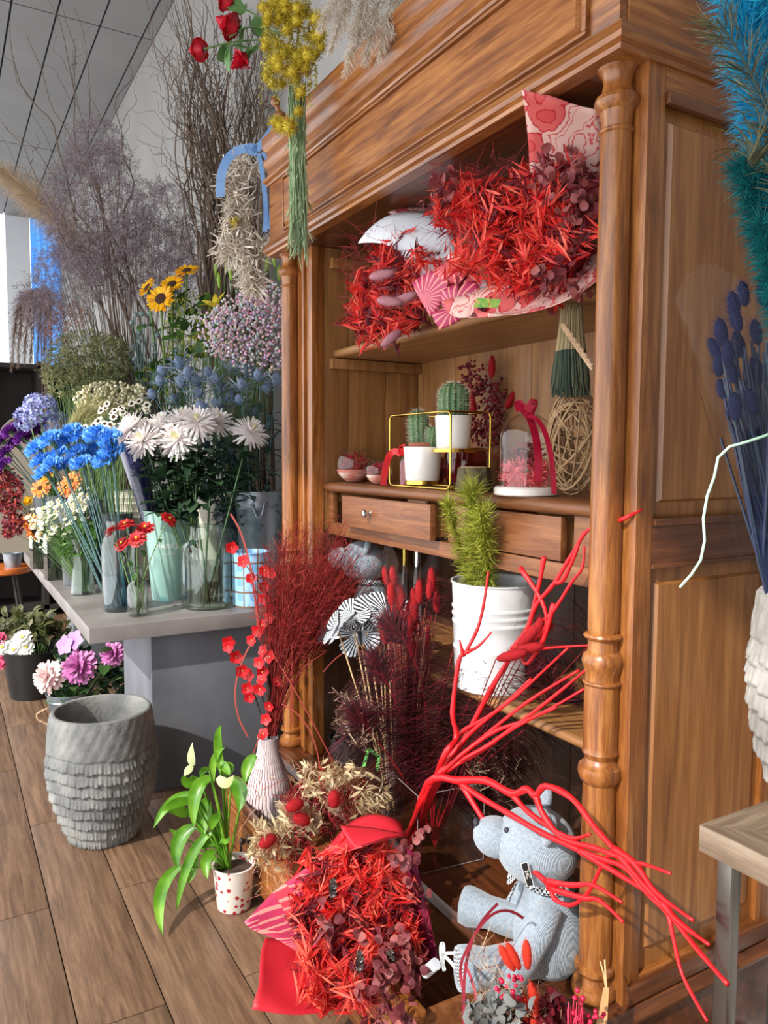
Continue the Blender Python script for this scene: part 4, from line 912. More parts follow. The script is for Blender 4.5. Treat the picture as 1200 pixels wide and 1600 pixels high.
def ruscus(L=.09, k=11, ll=.04, lw=.008, mats=2, up=.3, ax=None, drop=.3):
    def f(mb, p):
        d = (rdir() + (V(ax)*1.1 if ax is not None else V((0, 0, up)))).normalized(); q = p-d*L
        mb.petal(q, d, rdir(), L, .002, .2, 2, 1, tipw=.5); m = rnd.choices([0, 1], [.8, .2])[0] if mats > 1 else 0
        for j in range(k): mb.leaf(q.lerp(p, U(.1, 1)), d*1.25+rdir()*.65, rdir(), ll*U(.6, 1.3), lw*U(.7, 1.2), drop, .3, 2, m)
    return f
def discs(r, k=6, L=.06, m=0):
    def f(mb, p):
        d = (rdir()+V((0, 0, .3))).normalized(); q = p-d*L
        for j in range(k):
            o = q.lerp(p, (j+.5)/k); n = (d*.5+rdir()).normalized(); e = rdir().cross(n).normalized(); mb.leaf(o, e, n, r*U(1.4, 2.2), r*U(1.6, 2.3), .5, .25, 6, m, shape=lambda t: math.sqrt(max(0, 1-(2*t-1)**2)))
    return f
def twigs(L, m=0, w=.0012):
    def f(mb, p):
        d = (rdir()+V((0, 0, .2))).normalized(); mb.petal(p-d*L, d, rdir(), L, w, U(-.6, .6), 3, m, tipw=.3)
        for j in range(6): mb.petal(p-d*L*U(0, .6), d+rdir()*.7, rdir(), L*.25, w*1.4, .2, 1, m, tipw=.6)
    return f
def fill(t, pname, regs, d, dj, n, elem, mats, dfun=None):
    mb = MB()
    for i in range(n):
        x, y = ell(regs); elem(mb, at(x, y, d=(dfun(x, y) if dfun else d)+U(-dj, dj)))
    return stuff(mb.build(pname, mats, t, smooth='all'))
def tail(L, r, n=220):
    """bunny tail grass head along +Z"""
    mb = MB(); mb.ball((0, 0, L/2), L/2, 0, 2, (r/(L/2), r/(L/2), 1))
    for i in range(n):
        q = rdir(); p = V((q.x*r*.9, q.y*r*.9, L/2+q.z*L*.46)); mb.petal(p, V((q.x, q.y, q.z*.6+.7)), rdir(), r*.9, r*.10, .2, 1, 0, tipw=.2)
    return mb
# ------------------------------------------------------------------ two wrapped bouquets on the upper shelf
def flower_paper():
    m, nt, b = _new('floral_paper'); N = nt.nodes; L = nt.links
    tc = N.new('ShaderNodeTexCoord')
    vo = N.new('ShaderNodeTexVoronoi'); vo.inputs['Scale'].default_value = 11; L.new(tc.outputs['Object'], vo.inputs['Vector'])
    ns = N.new('ShaderNodeTexNoise'); ns.inputs['Scale'].default_value = 34; L.new(tc.outputs['Object'], ns.inputs['Vector'])
    ad = N.new('ShaderNodeMath'); ad.operation = 'MULTIPLY_ADD'; ad.inputs[1].default_value = .42; L.new(ns.outputs[0], ad.inputs[0]); L.new(vo.outputs['Distance'], ad.inputs[2])
    rp = N.new('ShaderNodeValToRGB'); e = rp.color_ramp.elements; rp.color_ramp.interpolation = 'CONSTANT'
    cols = [(0, (196, 70, 72)), (.36, (176, 40, 50)), (.40, (204, 92, 90)), (.60, (180, 44, 54)), (.64, (216, 176, 166)), (.74, (192, 84, 84)), (.77, (216, 178, 168)), (.83, (196, 90, 90)), (.85, (216, 178, 168))]
    e[0].position = 0; e[0].color = (*srgb(cols[0][1]), 1); e[1].position = .36; e[1].color = (*srgb(cols[1][1]), 1)
    for q, c in cols[2:]: z = e.new(q); z.color = (*srgb(c), 1)
    L.new(ad.outputs[0], rp.inputs[0]); L.new(rp.outputs[0], b.inputs['Base Color']); b.inputs['Roughness'].default_value = .55; return m
def striped_paper(name, base, line, k=60):
    """paper with fine fan lines"""
    m, nt, b = _new(name); N = nt.nodes; L = nt.links
    tc = N.new('ShaderNodeTexCoord'); vo = N.new('ShaderNodeTexVoronoi'); vo.inputs['Scale'].default_value = 9; L.new(tc.outputs['Object'], vo.inputs['Vector'])
    wv = N.new('ShaderNodeTexWave'); wv.wave_type = 'RINGS'; wv.inputs['Scale'].default_value = k; wv.inputs['Distortion'].default_value = 1.5; L.new(vo.outputs['Position'], wv.inputs['Vector'])
    su = N.new('ShaderNodeVectorMath'); su.operation = 'SUBTRACT'; L.new(tc.outputs['Object'], su.inputs[0]); L.new(vo.outputs['Position'], su.inputs[1])
    sp = N.new('ShaderNodeSeparateXYZ'); L.new(su.outputs[0], sp.inputs[0]); an = N.new('ShaderNodeMath'); an.operation = 'ARCTAN2'; L.new(sp.outputs[2], an.inputs[0]); L.new(sp.outputs[0], an.inputs[1])
    ml = N.new('ShaderNodeMath'); ml.operation = 'MULTIPLY'; ml.inputs[1].default_value = 22; L.new(an.outputs[0], ml.inputs[0])
    sn = N.new('ShaderNodeMath'); sn.operation = 'SINE'; L.new(ml.outputs[0], sn.inputs[0]); gt = N.new('ShaderNodeMath'); gt.operation = 'GREATER_THAN'; gt.inputs[1].default_value = .6; L.new(sn.outputs[0], gt.inputs[0])
    r2 = N.new('ShaderNodeValToRGB'); q = r2.color_ramp.elements; q[0].color = (*srgb(base[0]), 1); q[1].color = (*srgb(base[1]), 1); L.new(vo.outputs['Color'], r2.inputs[0])
    mx = N.new('ShaderNodeMixRGB'); L.new(gt.outputs[0], mx.inputs[0]); L.new(r2.outputs[0], mx.inputs[1]); mx.inputs[2].default_value = (*srgb(line), 1)
    L.new(mx.outputs[0], b.inputs['Base Color']); b.inputs['Roughness'].default_value = .45; return m
m_fp = flower_paper(); m_sp = striped_paper('petal_print_paper', ((206, 66, 78), (168, 44, 104)), (238, 150, 140))
m_wp = mat('white_paper', (232, 236, 244), .5)
SZ = 1.742
b1 = thing('wrapped_bouquet', 'large red dyed bouquet in red rose print paper lying on the upper shelf', 'bouquet', V((-1.55, 1.36, SZ)))
bezpatch(P3([[(816, 138, 1.53), (860, 152, 1.53), (936, 172, 1.53)], [(826, 230, 1.66), (890, 250, 1.66), (940, 260, 1.65)], [(836, 380, 1.82), (900, 400, 1.80), (950, 400, 1.78)]]), 12, 14, .004).build('wrapping_paper', m_fp, b1, smooth='all', solid=.0006)
bezpatch(P3([[(690, 470, 1.94), (800, 440, 1.80), (950, 380, 1.66)], [(720, 520, 1.90), (820, 490, 1.74), (950, 440, 1.60)], [(740, 482, 1.85), (840, 520, 1.64), (945, 425, 1.50)]]), 16, 10, .003).build('wrapping_paper', m_fp, b1, smooth='all', solid=.0006)
bezpatch(P3([[(700, 395, 2.0), (740, 420, 1.97), (760, 440, 1.94)], [(690, 440, 2.0), (735, 455, 1.96), (765, 470, 1.92)], [(730, 484, 1.95), (780, 490, 1.90), (830, 482, 1.84)]]), 10, 10, .003).build('paper_lining', m_wp, b1, smooth='all', solid=.0006)
mb = MB(); c = [at(x, y, d=1.74) for x, y in ((745, 465), (783, 468), (778, 481), (739, 480))]; mb.add(c, [(0, 1, 2, 3)]); mb.build('sticker', mat('green_sticker', [(70, 170, 90), (150, 200, 90), (220, 190, 110)], .4, 90), b1, smooth=False, solid=.0005)
df1 = lambda x, y: 1.95 - (x-640)*.0011
fill(b1, 'foliage', [(840, 350, 80, 90), (790, 380, 90, 70), (868, 300, 48, 46), (850, 420, 66, 44), (740, 320, 60, 40)], 0, .09, 560, ruscus(.07, 14, .052, .0058), [m_rl, m_ml], df1)
fill(b1, 'twigs', [(770, 300, 80, 50), (700, 270, 40, 18), (730, 340, 60, 40)], 0, .06, 260, twigs(.09), [m_rt], df1)
fill(b1, 'eucalyptus', [(895, 275, 30, 34), (900, 330, 22, 44), (870, 440, 50, 12), (690, 300, 26, 24)], 0, .05, 60, discs(.011), [m_eu], lambda x, y: df1(x, y)-.06)
b2 = thing('wrapped_bouquet', 'red dyed bouquet in white lined pink petal print paper at the shelf end', 'bouquet', V((-2.1, 1.38, SZ)))
bezpatch(P3([[(560, 380, 2.2), (590, 330, 2.2), (640, 318, 2.22), (700, 340, 2.2)], [(600, 380, 2.16), (628, 350, 2.14), (660, 350, 2.14), (710, 370, 2.1)], [(622, 372, 2.14), (640, 420, 2.1), (668, 430, 2.08), (720, 420, 2.05)], [(648, 440, 2.1), (662, 440, 2.08), (680, 450, 2.06), (720, 450, 2.04)]]), 16, 14, .002).build('paper_lining', m_wp, b2, smooth='all', solid=.0006)
bezpatch(P3([[(606, 332, 2.24), (650, 312, 2.26), (700, 330, 2.24)], [(640, 345, 2.2), (680, 340, 2.2), (720, 360, 2.18)], [(690, 370, 2.16), (710, 372, 2.15), (740, 380, 2.14)]]), 10, 8).build('wrapping_paper', m_fp, b2, smooth='all', solid=.0006)
for row in ([[(645, 442, 2.02), (660, 425, 2.0), (690, 418, 1.98)], [(655, 470, 2.0), (680, 455, 1.96), (705, 440, 1.95)], [(672, 495, 2.0), (695, 480, 1.98), (700, 440, 1.96)]],
            [[(682, 420, 1.98), (715, 398, 1.97), (740, 378, 1.96)], [(690, 445, 1.96), (720, 425, 1.94), (745, 410, 1.93)], [(700, 440, 1.97), (730, 450, 1.95), (748, 440, 1.94)]],
            [[(688, 455, 1.95), (715, 440, 1.93), (745, 440, 1.92)], [(690, 475, 1.95), (722, 470, 1.91), (752, 455, 1.90)], [(700, 500, 1.97), (728, 480, 1.94), (752, 462, 1.92)]],
            [[(675, 490, 1.97), (700, 475, 1.95), (725, 478, 1.94)], [(680, 505, 1.96), (705, 492, 1.94), (730, 488, 1.93)], [(686, 516, 1.97), (710, 506, 1.95), (735, 492, 1.94)]]):
    bezpatch(P3(row), 8, 8, .002).build('wrapping_paper', m_sp, b2, smooth='all', solid=.0006)
MB().tube([at(700, 440, d=2.0), at(728, 470, d=1.98), at(740, 440, d=1.99)], .02, 8).build('binding', m_sp, b2)
df2 = lambda x, y: 2.28 - (x-540)*.0012
fill(b2, 'foliage', [(610, 460, 54, 60), (590, 500, 44, 36), (630, 420, 50, 44), (660, 420, 40, 30)], 0, .08, 260, ruscus(.07, 14, .05, .0058), [m_rl, m_ml], df2)
fill(b2, 'twigs', [(570, 400, 30, 40), (560, 470, 26, 50), (600, 370, 40, 20)], 0, .06, 150, twigs(.09), [m_rt], df2)
m_pt = mat('dusty_pink_tail', [(170, 104, 120), (196, 140, 150)], .9, island=True, trans=.2); pt = tail(.075, .013).mesh('bunny_tail', m_pt, smooth='all')
for (x, y, dx, dy) in ((617, 524, -35, 28), (622, 470, 30, -12), (588, 431, 40, -8), (600, 470, 40, 4)):
    a = at(x, y, d=2.08); b = at(x+dx, y+dy, d=2.06); place(pt, 'bunny_tail', b2, a.lerp(b, -.3), frame(b-a))
# ------------------------------------------------------------------ on the counter
CZ = 1.272
def cp(x, y, Y): q = at(x, y, Y=Y); return V((q.x, Y, CZ))
def pxr(p): return dep(p)/FPX
m_red = mat('red_shred', [(150, 14, 36), (196, 30, 56), (120, 8, 26)], .6, island=True, trans=.15); m_pink = mat('pink_shred', [(230, 84, 96), (246, 120, 124), (216, 60, 80)], .6, island=True, trans=.2)
m_sand = mat('banded_sand', [(236, 216, 200), (206, 110, 90), (240, 226, 214)], .9, 30, stretch=(.3, .3, 1.5)); m_cl = glass('thin_clear_glass', (252, 254, 253), .985)
for (x, y, Y, r, l) in ((553, 724, 1.27, .068, 'round glass bowl of red moss over striped sand at the counter end'), (592, 728, 1.25, .046, 'smaller round glass bowl of red moss beside the ribbon')):
    c = cp(x, y, Y); t = thing('glass_bowl', l, 'bowl', c)
    pr = [(r*.45*k, 0) for k in (0, 1)] + [(r*sin(a), r*.93-r*cos(a)) for a in np.linspace(.5, 2.45, 14)]
    MB().lathe(pr, 28, c).build('bowl', m_cl, t, smooth='all')
    MB().lathe([(0, .003)] + [(min(q[0], r)*.96, q[1]+.003) for q in pr if q[1] < r*.62][1:] + [(0, r*.55)], 24, c, fn=lambda a, z, q: 0).build('sand', m_sand, t)
    mb = MB()
    for i in range(260):
        q = rdir(); p = c + V((q.x*r*.62, q.y*r*.62, r*.95+q.z*r*.45)); mb.petal(p, rdir(), rdir(), r*.28, .003, 1.0, 3, 0, tipw=.8)
    stuff(mb.build('moss', m_red, t))
# brass wire stand
m_brass = mat('brass_wire', (214, 176, 84), .22, metal=1.0)
s0 = cp(655, 760, 1.24); bs = thing('wire_stand', 'brass wire frame stand with two levels for the cactus pots', 'plant stand', s0)
def hoop(mb, x0, x1, z0, z1, y, r=.018, w=.0032):
    pts = []
    for (cx, cz, a0) in ((x1-r, z1-r, 0), (x0+r, z1-r, pi/2), (x0+r, z0+r, pi), (x1-r, z0+r, 3*pi/2)):
        pts += [(cx+r*cos(a0+k*pi/8), y, cz+r*sin(a0+k*pi/8)) for k in range(5)]
    pts.append(pts[0]); mb.tube(pts, w, 6, cap=False)
YA_, YB_2 = 1.205, 1.33
hA = (at(609, 700, Y=YA_).x, at(704, 700, Y=YA_).x); zA = (CZ+.004, at(655, 646, Y=YA_).z)
hB = (at(662, 700, Y=YB_2).x, at(766, 690, Y=YB_2).x); zB = (at(715, 712, Y=YB_2).z-.03, at(715, 643, Y=YB_2).z)
mb = MB(); hoop(mb, hA[0], hA[1], zA[0], zA[1], YA_); mb.build('hoop', m_brass, bs, smooth='all')
mb = MB(); hoop(mb, hB[0], hB[1], CZ+.004, zA[1], YB_2); mb.build('hoop', m_brass, bs, smooth='all')
for (xa, xb) in ((hA[0]+.02, hB[0]+.02), (hA[1]-.02, hB[1]-.02)):
    for z in (zA[0], zA[1]): MB().tube([(xa, YA_, z), (xb, YB_2, z)], .003, 6).build('cross_wire', m_brass, bs)
p1 = cp(660, 750, 1.245); p1.z = CZ+.022; p2 = cp(708, 690, 1.265); k1 = pxr(p1)
p2.z = at(708, 701, Y=1.265).z
MB().lathe([(0, -.012), (.052, -.012), (.052, 0), (0, 0)], 24, p1).build('tray', m_brass, bs); MB().lathe([(0, -.010), (.062, -.010), (.062, 0), (0, 0)], 24, p2).build('tray', m_brass, bs)
MB().tube([p2+V((.06, 0, -.005)), V((hB[1]-.002, YB_2, p2.z-.005))], .003, 6).build('tray_wire', m_brass, bs)
m_por = mat('white_porcelain', (238, 236, 232), .15, coat=.5); m_soil = mat('soil', [(50, 38, 30), (84, 64, 48)], .95, 80); m_terra = mat('terracotta', [(150, 84, 58), (170, 100, 70)], .8, 20)
m_cac = mat('cactus_skin', [(64, 96, 58), (90, 120, 76)], .6, 30); m_spn = mat('cactus_spines', [(226, 216, 192), (240, 234, 214)], .6, island=True)
def cactus(t, c, r, h, ribs, lean=(0, 0, 1), spn=10, sl=.012):
    R = frame(lean); n = ribs*6; pr = [(r*.8, 0)] + [(r*min(1, .86+.14*k/3), h*.12*k) for k in range(1, 4)] + [(r*cos(a), h-r*.9+r*.9*sin(a)) for a in np.linspace(0, 1.45, 7)] + [(0, h)]
    MB().lathe(pr, n, c, R, fn=lambda a, z, q: -q*.13*(.5+.5*cos(ribs*a))).build('cactus', m_cac, t, smooth='all'); sp = MB()
    for j in range(ribs):
        a = (j+.5)*2*pi/ribs
        for k in range(spn+3):
            z = h*(.08+.9*k/(spn+2)); rr = r if z < h-r*.9 else r*math.sqrt(max(0, 1-((z-h+r*.9)/(r*.9))**2)); p = c + R @ V((rr*cos(a), rr*sin(a), z)); o = R @ V((cos(a), sin(a), max(0, (z-h+r)/r)))
            for s in range(6): sp.petal(p, o+rdir()*.9, rdir(), sl*U(.6, 1.2), .0011, 0, 1, 0, tipw=.2)
    stuff(sp.build('spines', m_spn, t))
def wpot(c, r, h, l, inner=None):
    t = thing('cactus_pot', l, 'plant', c); MB().lathe([(0, 0), (r*.86, 0), (r*.9, .003), (r, h-.002), (r*.99, h), (r*.94, h), (r*.92, h-.01), (0, h-.012)], 30, c).build('pot', m_por, t)
    MB().lathe([(0, h-.006), (r*.92, h-.009)], 20, c).build('soil', m_soil, t)
    if inner: MB().lathe([(r*.7, h-.01), (r*.74, h+.012), (r*.68, h+.012), (0, h+.006)], 24, c).build('inner_pot', m_terra, t)
    return t
t = wpot(p1, 30*k1, 52*k1, 'white pot with a columnar cactus and its offset on the lower tray', 1); cactus(t, p1+V((-.016, 0, .095)), .031, .115, 12, (-.1, 0, 1)); cactus(t, p1+V((.030, .012, .095)), .020, .065, 10, (.15, 0, 1), 6, .009)
k2 = pxr(p2); t = wpot(p2, 29*k2, 51*k2, 'white pot with a round barrel cactus on the upper tray'); cactus(t, p2+V((0, 0, 45*k2)), .044, .105, 16, (0, 0, 1), 10, .010)
# ribboned bottle, dark glasses, stump
c = cp(624, 748, 1.20); c = V((c.x, 1.225, CZ)); t = thing('small_bottle', 'small glass bottle of red moss tied with a bright red ribbon', 'bottle', c)
MB().lathe([(0, 0), (.020, 0), (.022, .004), (.022, .075), (.014, .088), (.011, .11), (.013, .115)], 18, c).build('bottle', m_cl, t); MB().lathe([(0, .004), (.019, .004), (.019, .07), (.012, .08), (0, .08)], 16, c).build('moss', m_red, t)
m_rib = mat('red_ribbon', [(190, 10, 20), (220, 24, 34)], .4, 20, trans=.15)
def strip(mb, pts, w, nrm):
    pts = [V(p) for p in pts]; vs = []
    for i, p in enumerate(pts):
        t_ = (pts[min(i+1, len(pts)-1)]-pts[max(i-1, 0)]).normalized(); s_ = t_.cross(V(nrm)); s_ = s_.normalized() if s_.length > 1e-6 else V((1, 0, 0)); vs += [p-s_*w/2, p+s_*w/2]
    mb.add(vs, [(2*i, 2*i+1, 2*i+3, 2*i+2) for i in range(len(pts)-1)])
cam_n = (-_f)
mb = MB(); strip(mb, bez(c+V((0, -.02, .10)), at(604, 690, Y=1.19), at(599, 758, Y=1.19), 8), .020, cam_n); strip(mb, bez(c+V((0, -.02, .10)), c+V((.03, -.03, .15)), c+V((.012, -.02, .095)), 8), .018, cam_n); mb.build('ribbon', m_rib, t, smooth='all')
for (x, Y, r, h, l) in ((727, 1.47, .07, .12, 'dark red glass vase behind the brass stand'), (676, 1.47, .045, .09, 'small dark glass behind the columnar cactus')):
    c = cp(x, 740, Y); t = thing('glass_vase', l, 'vase', c); MB().lathe([(0, 0), (r*.8, 0), (r, h*.3), (r, h*.8), (r*.9, h), (r*.86, h), (r*.95, h*.8), (r*.95, h*.3), (0, .006)], 24, c).build('body', glass('ruby_glass', (190, 90, 100), .9), t); MB().lathe([(0, .008), (r*.74, .008), (r*.9, h*.3), (r*.9, h*.6), (0, h*.62)], 20, c).build('moss', m_red, t)
vr = cp(727, 740, 1.47) + V((0, 0, .02)); dvr = dep(vr)
t = thing('dried_bouquet', 'dark red dried flowers with red bunny tails behind the cactus stand', 'bouquet', vr)
fill(t, 'blossoms', [(752, 640, 34, 44), (735, 590, 26, 30), (760, 670, 34, 30), (780, 620, 16, 30)], dvr, .05, 430, dots(.004, .007), [mat('dark_red_dots', [(90, 8, 24), (130, 16, 36), (60, 8, 20)], .7, island=True)])
fill(t, 'twigs', [(752, 630, 40, 60), (760, 690, 30, 30)], dvr, .05, 170, twigs(.07), [m_rt])
m_rtail = mat('red_bunny_tail', [(130, 8, 16), (166, 14, 24)], .9, island=True, trans=.2); rtl = tail(.075, .012).mesh('bunny_tail', m_rtail, smooth='all')
for (x, y, dx, dy) in ((768, 592, 1, -30), (790, 640, 14, -26), (742, 650, -4, -20)): a = at(x, y, d=dvr-.04); place(rtl, 'bunny_tail', t, a, frame(at(x+dx, y+dy, d=dvr-.04)-a))
c = cp(740, 762, 1.235); k = pxr(c); t = thing('log_stump', 'short bark covered log slice standing on the counter', 'log', c)
MB().lathe([(0, 0), (29*k, 0), (29*k, .004), (27*k, 18*k), (24*k, 36*k), (23*k, 38*k)], 40, c, fn=lambda a, z, r: .0022*sin(9*a)+.0016*sin(23*a+z*80)).build('bark', mat('mossy_bark', [(70, 60, 46), (104, 92, 70), (88, 96, 58)], .95, 40, bump=.8, bscale=120), t); MB().lathe([(23.4*k, 37.5*k), (20*k, 39*k), (0, 39*k)], 40, c).build('cut_face', mat('cut_wood', [(196, 170, 130), (214, 190, 152)], .8, 30), t)
# cloche
c = cp(822, 764, 1.24); k = pxr(c); t = thing('glass_cloche', 'glass dome on a white base filled with pink shred and tied with ribbon', 'cloche', c)
MB().lathe([(0, 0), (47*k, 0), (50*k, 2*k), (50*k, 11*k), (47*k, 14*k), (0, 14*k)], 36, c).build('base', mat('white_base', (236, 232, 224), .4), t)
MB().lathe([(42*k, 14*k), (42*k, 88*k)] + [(42*k*cos(a), 88*k+40*k*sin(a)) for a in np.linspace(.15, 1.5, 9)] + [(0, 128.5*k)], 32, c).build('dome', m_cl, t, smooth='all')
mb = MB()
for i in range(700):
    q = rdir(); p = c + V((q.x*34*k, q.y*34*k, 34*k+q.z*20*k)); mb.petal(p, rdir(), rdir(), .024, .0026, 1.2, 3, 0, tipw=.8)
stuff(mb.build('pink_shred', m_pink, t)); mb = MB()
for i in range(70): p = c + V((U(-20, 20)*k, U(-20, 20)*k, U(50, 80)*k)); mb.leaf(p, rdir(), rdir(), .03, .008, .4, .2, 2)
stuff(mb.build('dried_flower', m_ml, t, smooth='all'))
mb = MB(); top = c+V((10*k, -6*k, 122*k)); m_vel = mat('crimson_ribbon', [(150, 8, 40), (186, 22, 60)], .45, 20, trans=.15)
strip(mb, bez(top, at(846, 690, Y=1.16), at(840, 752, Y=1.17), 8), .018, cam_n); strip(mb, bez(top+V((.01, -.01, 0)), at(862, 650, Y=1.17), at(866, 772, Y=1.17), 8), .012, cam_n)
for s in (-1, 1): strip(mb, bez(top, top+V((s*.05, -.01, .06)), top+V((s*.012, -.015, .012)), 8), .02, cam_n)
mb.build('ribbon', m_vel, t, smooth='all')
# wicker ball and straw tassel
c = at(898, 690, Y=1.30); k = pxr(c); t = thing('wicker_globe', 'oval globe of loosely woven pale wicker beside the column', 'decoration', V((c.x, c.y, CZ))); m_wick = mat('wicker', [(132, 104, 72), (172, 142, 104), (150, 122, 88)], .8, island=True)
mb = MB(); hz = (c.z-CZ)
for i in range(64):
    q = rdir(); e = q.orthogonal().normalized(); g = q.cross(e); a0, a1 = U(0, 6), U(1.5, 4.5); rr = U(.95, 1.04)
    mb.tube([(c.x+(e.x*cos(a)+g.x*sin(a))*42*k*rr, c.y+(e.y*cos(a)+g.y*sin(a))*42*k*rr, c.z+(e.z*cos(a)+g.z*sin(a))*(hz-.003)*rr/1.04) for a in np.linspace(a0, a0+a1, 14)], U(.0018, .0032), 5)
mb.build('woven_canes', m_wick, t, smooth='all')
c = at(893, 502, Y=1.24); k = pxr(c); t = thing('straw_tassel', 'rope tied straw tassel with dark green ends hanging under the upper shelf', 'decoration', V((c.x, c.y, 1.71))); mb = MB(); mg = MB()
c.z = 1.705
for i in range(520):
    a = U(0, 6.28); rt = U(0, 1)**.5; p0 = c+V((18*k*rt*cos(a), 14*k*rt*sin(a), U(-.015, 0))); p1_ = c+V((26*k*rt*cos(a), 20*k*rt*sin(a), -.10)); p2_ = c+V((38*k*rt*cos(a), 24*k*rt*sin(a), -.19+U(-.015, .02)))
    mb.tube([p0, p0.lerp(p1_, .5), p1_], .0016, 3); mg.tube([p1_, p1_.lerp(p2_, .5)+V((0, 0, .004)), p2_], [.0016, .002, .001], 3)
stuff(mb.build('straw', mat('straw', [(120, 106, 76), (156, 138, 100)], .9, island=True), t)); stuff(mg.build('green_ends', mat('dyed_straw', [(24, 38, 30), (44, 58, 44), (84, 82, 58)], .9, island=True), t))
rp = MB(); pa, pb = at(880, 508, Y=1.19), at(926, 575, Y=1.19)
for q in range(3): rp.tube([pa.lerp(pb, i/20)+V((.004*cos(i*.9+q*2.1), 0, .004*sin(i*.9+q*2.1))) for i in range(21)], .004, 6)
rp.build('rope', mat('rope', [(150, 120, 92), (182, 152, 122)], .9, 60), t)
# ------------------------------------------------------------------ on the lower shelf
LZ = .748
wb = at(772, 980, Y=1.285); wb = V((wb.x, 1.285, LZ)); k = pxr(wb); zt_ = at(772, 906, Y=1.285).z; hb2 = zt_-LZ
bucket('white_bucket', 'white ribbed metal bucket with moss green grass in cellophane', wb, 60*k, 66*k, hb2, mat('white_enamel', (212, 214, 216), .3, coat=.3), (hb2*.38, hb2*.62, hb2*.69, hb2*.76), n=44)
t = thing('wrapped_grass', 'moss green dried grass sleeve in clear cellophane inside the white bucket', 'dried grass', wb+V((0, 0, .01))); m_moss = mat('moss_green_grass', [(116, 124, 26), (158, 166, 50), (188, 192, 84)], .8, island=True, trans=.3); dw = dep(wb)
for (pts, n, L) in (((( 752, 935), (742, 850), (737, 765)), 2600, .055), (((765, 930), (762, 860), (752, 800)), 1500, .05), (((740, 930), (715, 850), (700, 785)), 1300, .04)):
    mb = MB(); q = [at(x, y, Y=yy) for (x, y), yy in zip(pts, (1.25, 1.17, 1.12))]; pth = bez(q[0], q[1], q[2], 8); plume(mb, pth, n, L, .0016, 0, .75, .4, taper=False); stuff(mb.build('plume', m_moss, t, smooth='all'))
m_cello = glass('cellophane', (253, 254, 254), .985, .06, .5, 6, (.2, .007))
def cone(t, a, b, r0, r1, name='cellophane', fl=.16, cut=.35, nseg=30):
    ax = b-a; L = ax.length; R = frame(ax); mb = MB(); nz = 10; vs = []
    for i in range(nz+1):
        for j in range(nseg):
            an = 2*pi*j/nseg; tt = i/nz*(1-cut*.5+cut*.5*cos(an*2)); r = lerp(r0, r1, tt)*(1+fl*sin(5*an+tt*4)); vs.append(R @ V((r*cos(an), r*sin(an), L*tt)) + a)
    mb.add(vs, [(i*nseg+j, i*nseg+(j+1) % nseg, (i+1)*nseg+(j+1) % nseg, (i+1)*nseg+j) for i in range(nz) for j in range(nseg)]); return mb.build(name, m_cello, t, smooth='all')
cone(t, at(765, 990, Y=1.27), at(700, 745, Y=1.10), .02, .075); cone(t, at(780, 1000, Y=1.27), at(800, 850, Y=1.16), .03, .09)
pl_ = at(862, 1030, Z=LZ+.004); pl_ = V((pl_.x, min(pl_.y, 1.5), LZ)); t = thing('white_saucer', 'white saucer beside the white bucket on the lower shelf', 'saucer', pl_); MB().lathe([(0, 0), (.035, 0), (.06, .010), (.062, .012), (.058, .012), (.034, .004), (0, .004)], 28, pl_).build('plate', m_por, t)
# ------------------------------------------------------------------ knitted bears
def knit():
    m, nt, b = _new('grey_knit'); N = nt.nodes; L = nt.links
    tc = N.new('ShaderNodeTexCoord'); wv = N.new('ShaderNodeTexWave'); wv.inputs['Scale'].default_value = 130; wv.inputs['Distortion'].default_value = 1.2; wv.inputs['Detail'].default_value = 1; wv.bands_direction = 'X'; L.new(tc.outputs['Object'], wv.inputs['Vector'])
    ns = N.new('ShaderNodeTexNoise'); ns.inputs['Scale'].default_value = 160; L.new(tc.outputs['Object'], ns.inputs['Vector'])
    mx = N.new('ShaderNodeMath'); mx.operation = 'MULTIPLY_ADD'; mx.inputs[1].default_value = .9; L.new(ns.outputs[0], mx.inputs[0]); w2 = N.new('ShaderNodeMath'); w2.operation = 'MULTIPLY'; w2.inputs[1].default_value = .45; L.new(wv.outputs[0], w2.inputs[0]); L.new(w2.outputs[0], mx.inputs[2])
    rp = N.new('ShaderNodeValToRGB'); e = rp.color_ramp.elements; e[0].position = .2; e[1].position = 1.2; e[0].color = (*srgb(104, 120, 136), 1); e[1].color = (*srgb(164, 176, 186), 1)
    L.new(mx.outputs[0], rp.inputs[0]); L.new(rp.outputs[0], b.inputs['Base Color']); b.inputs['Roughness'].default_value = .95; b.inputs['Sheen Weight'].default_value = .3
    bp = N.new('ShaderNodeBump'); bp.inputs['Strength'].default_value = .5; bp.inputs['Distance'].default_value = .003; L.new(mx.outputs[0], bp.inputs['Height']); L.new(bp.outputs[0], b.inputs['Normal']); return m
def check(name, k):
    m, nt, b = _new(name); N = nt.nodes; L = nt.links; tc = N.new('ShaderNodeTexCoord'); ck = N.new('ShaderNodeTexChecker'); ck.inputs['Scale'].default_value = k
    ck.inputs[1].default_value = (*srgb(28, 30, 34), 1); ck.inputs[2].default_value = (*srgb(206, 210, 214), 1); L.new(tc.outputs['Object'], ck.inputs['Vector']); L.new(ck.outputs[0], b.inputs['Base Color']); b.inputs['Roughness'].default_value = .9; return m
m_knit = knit(); m_chk = check('black_check', 160); m_chk2 = check('grey_check', 260); m_nose = mat('nose_thread', (50, 52, 60), .6)
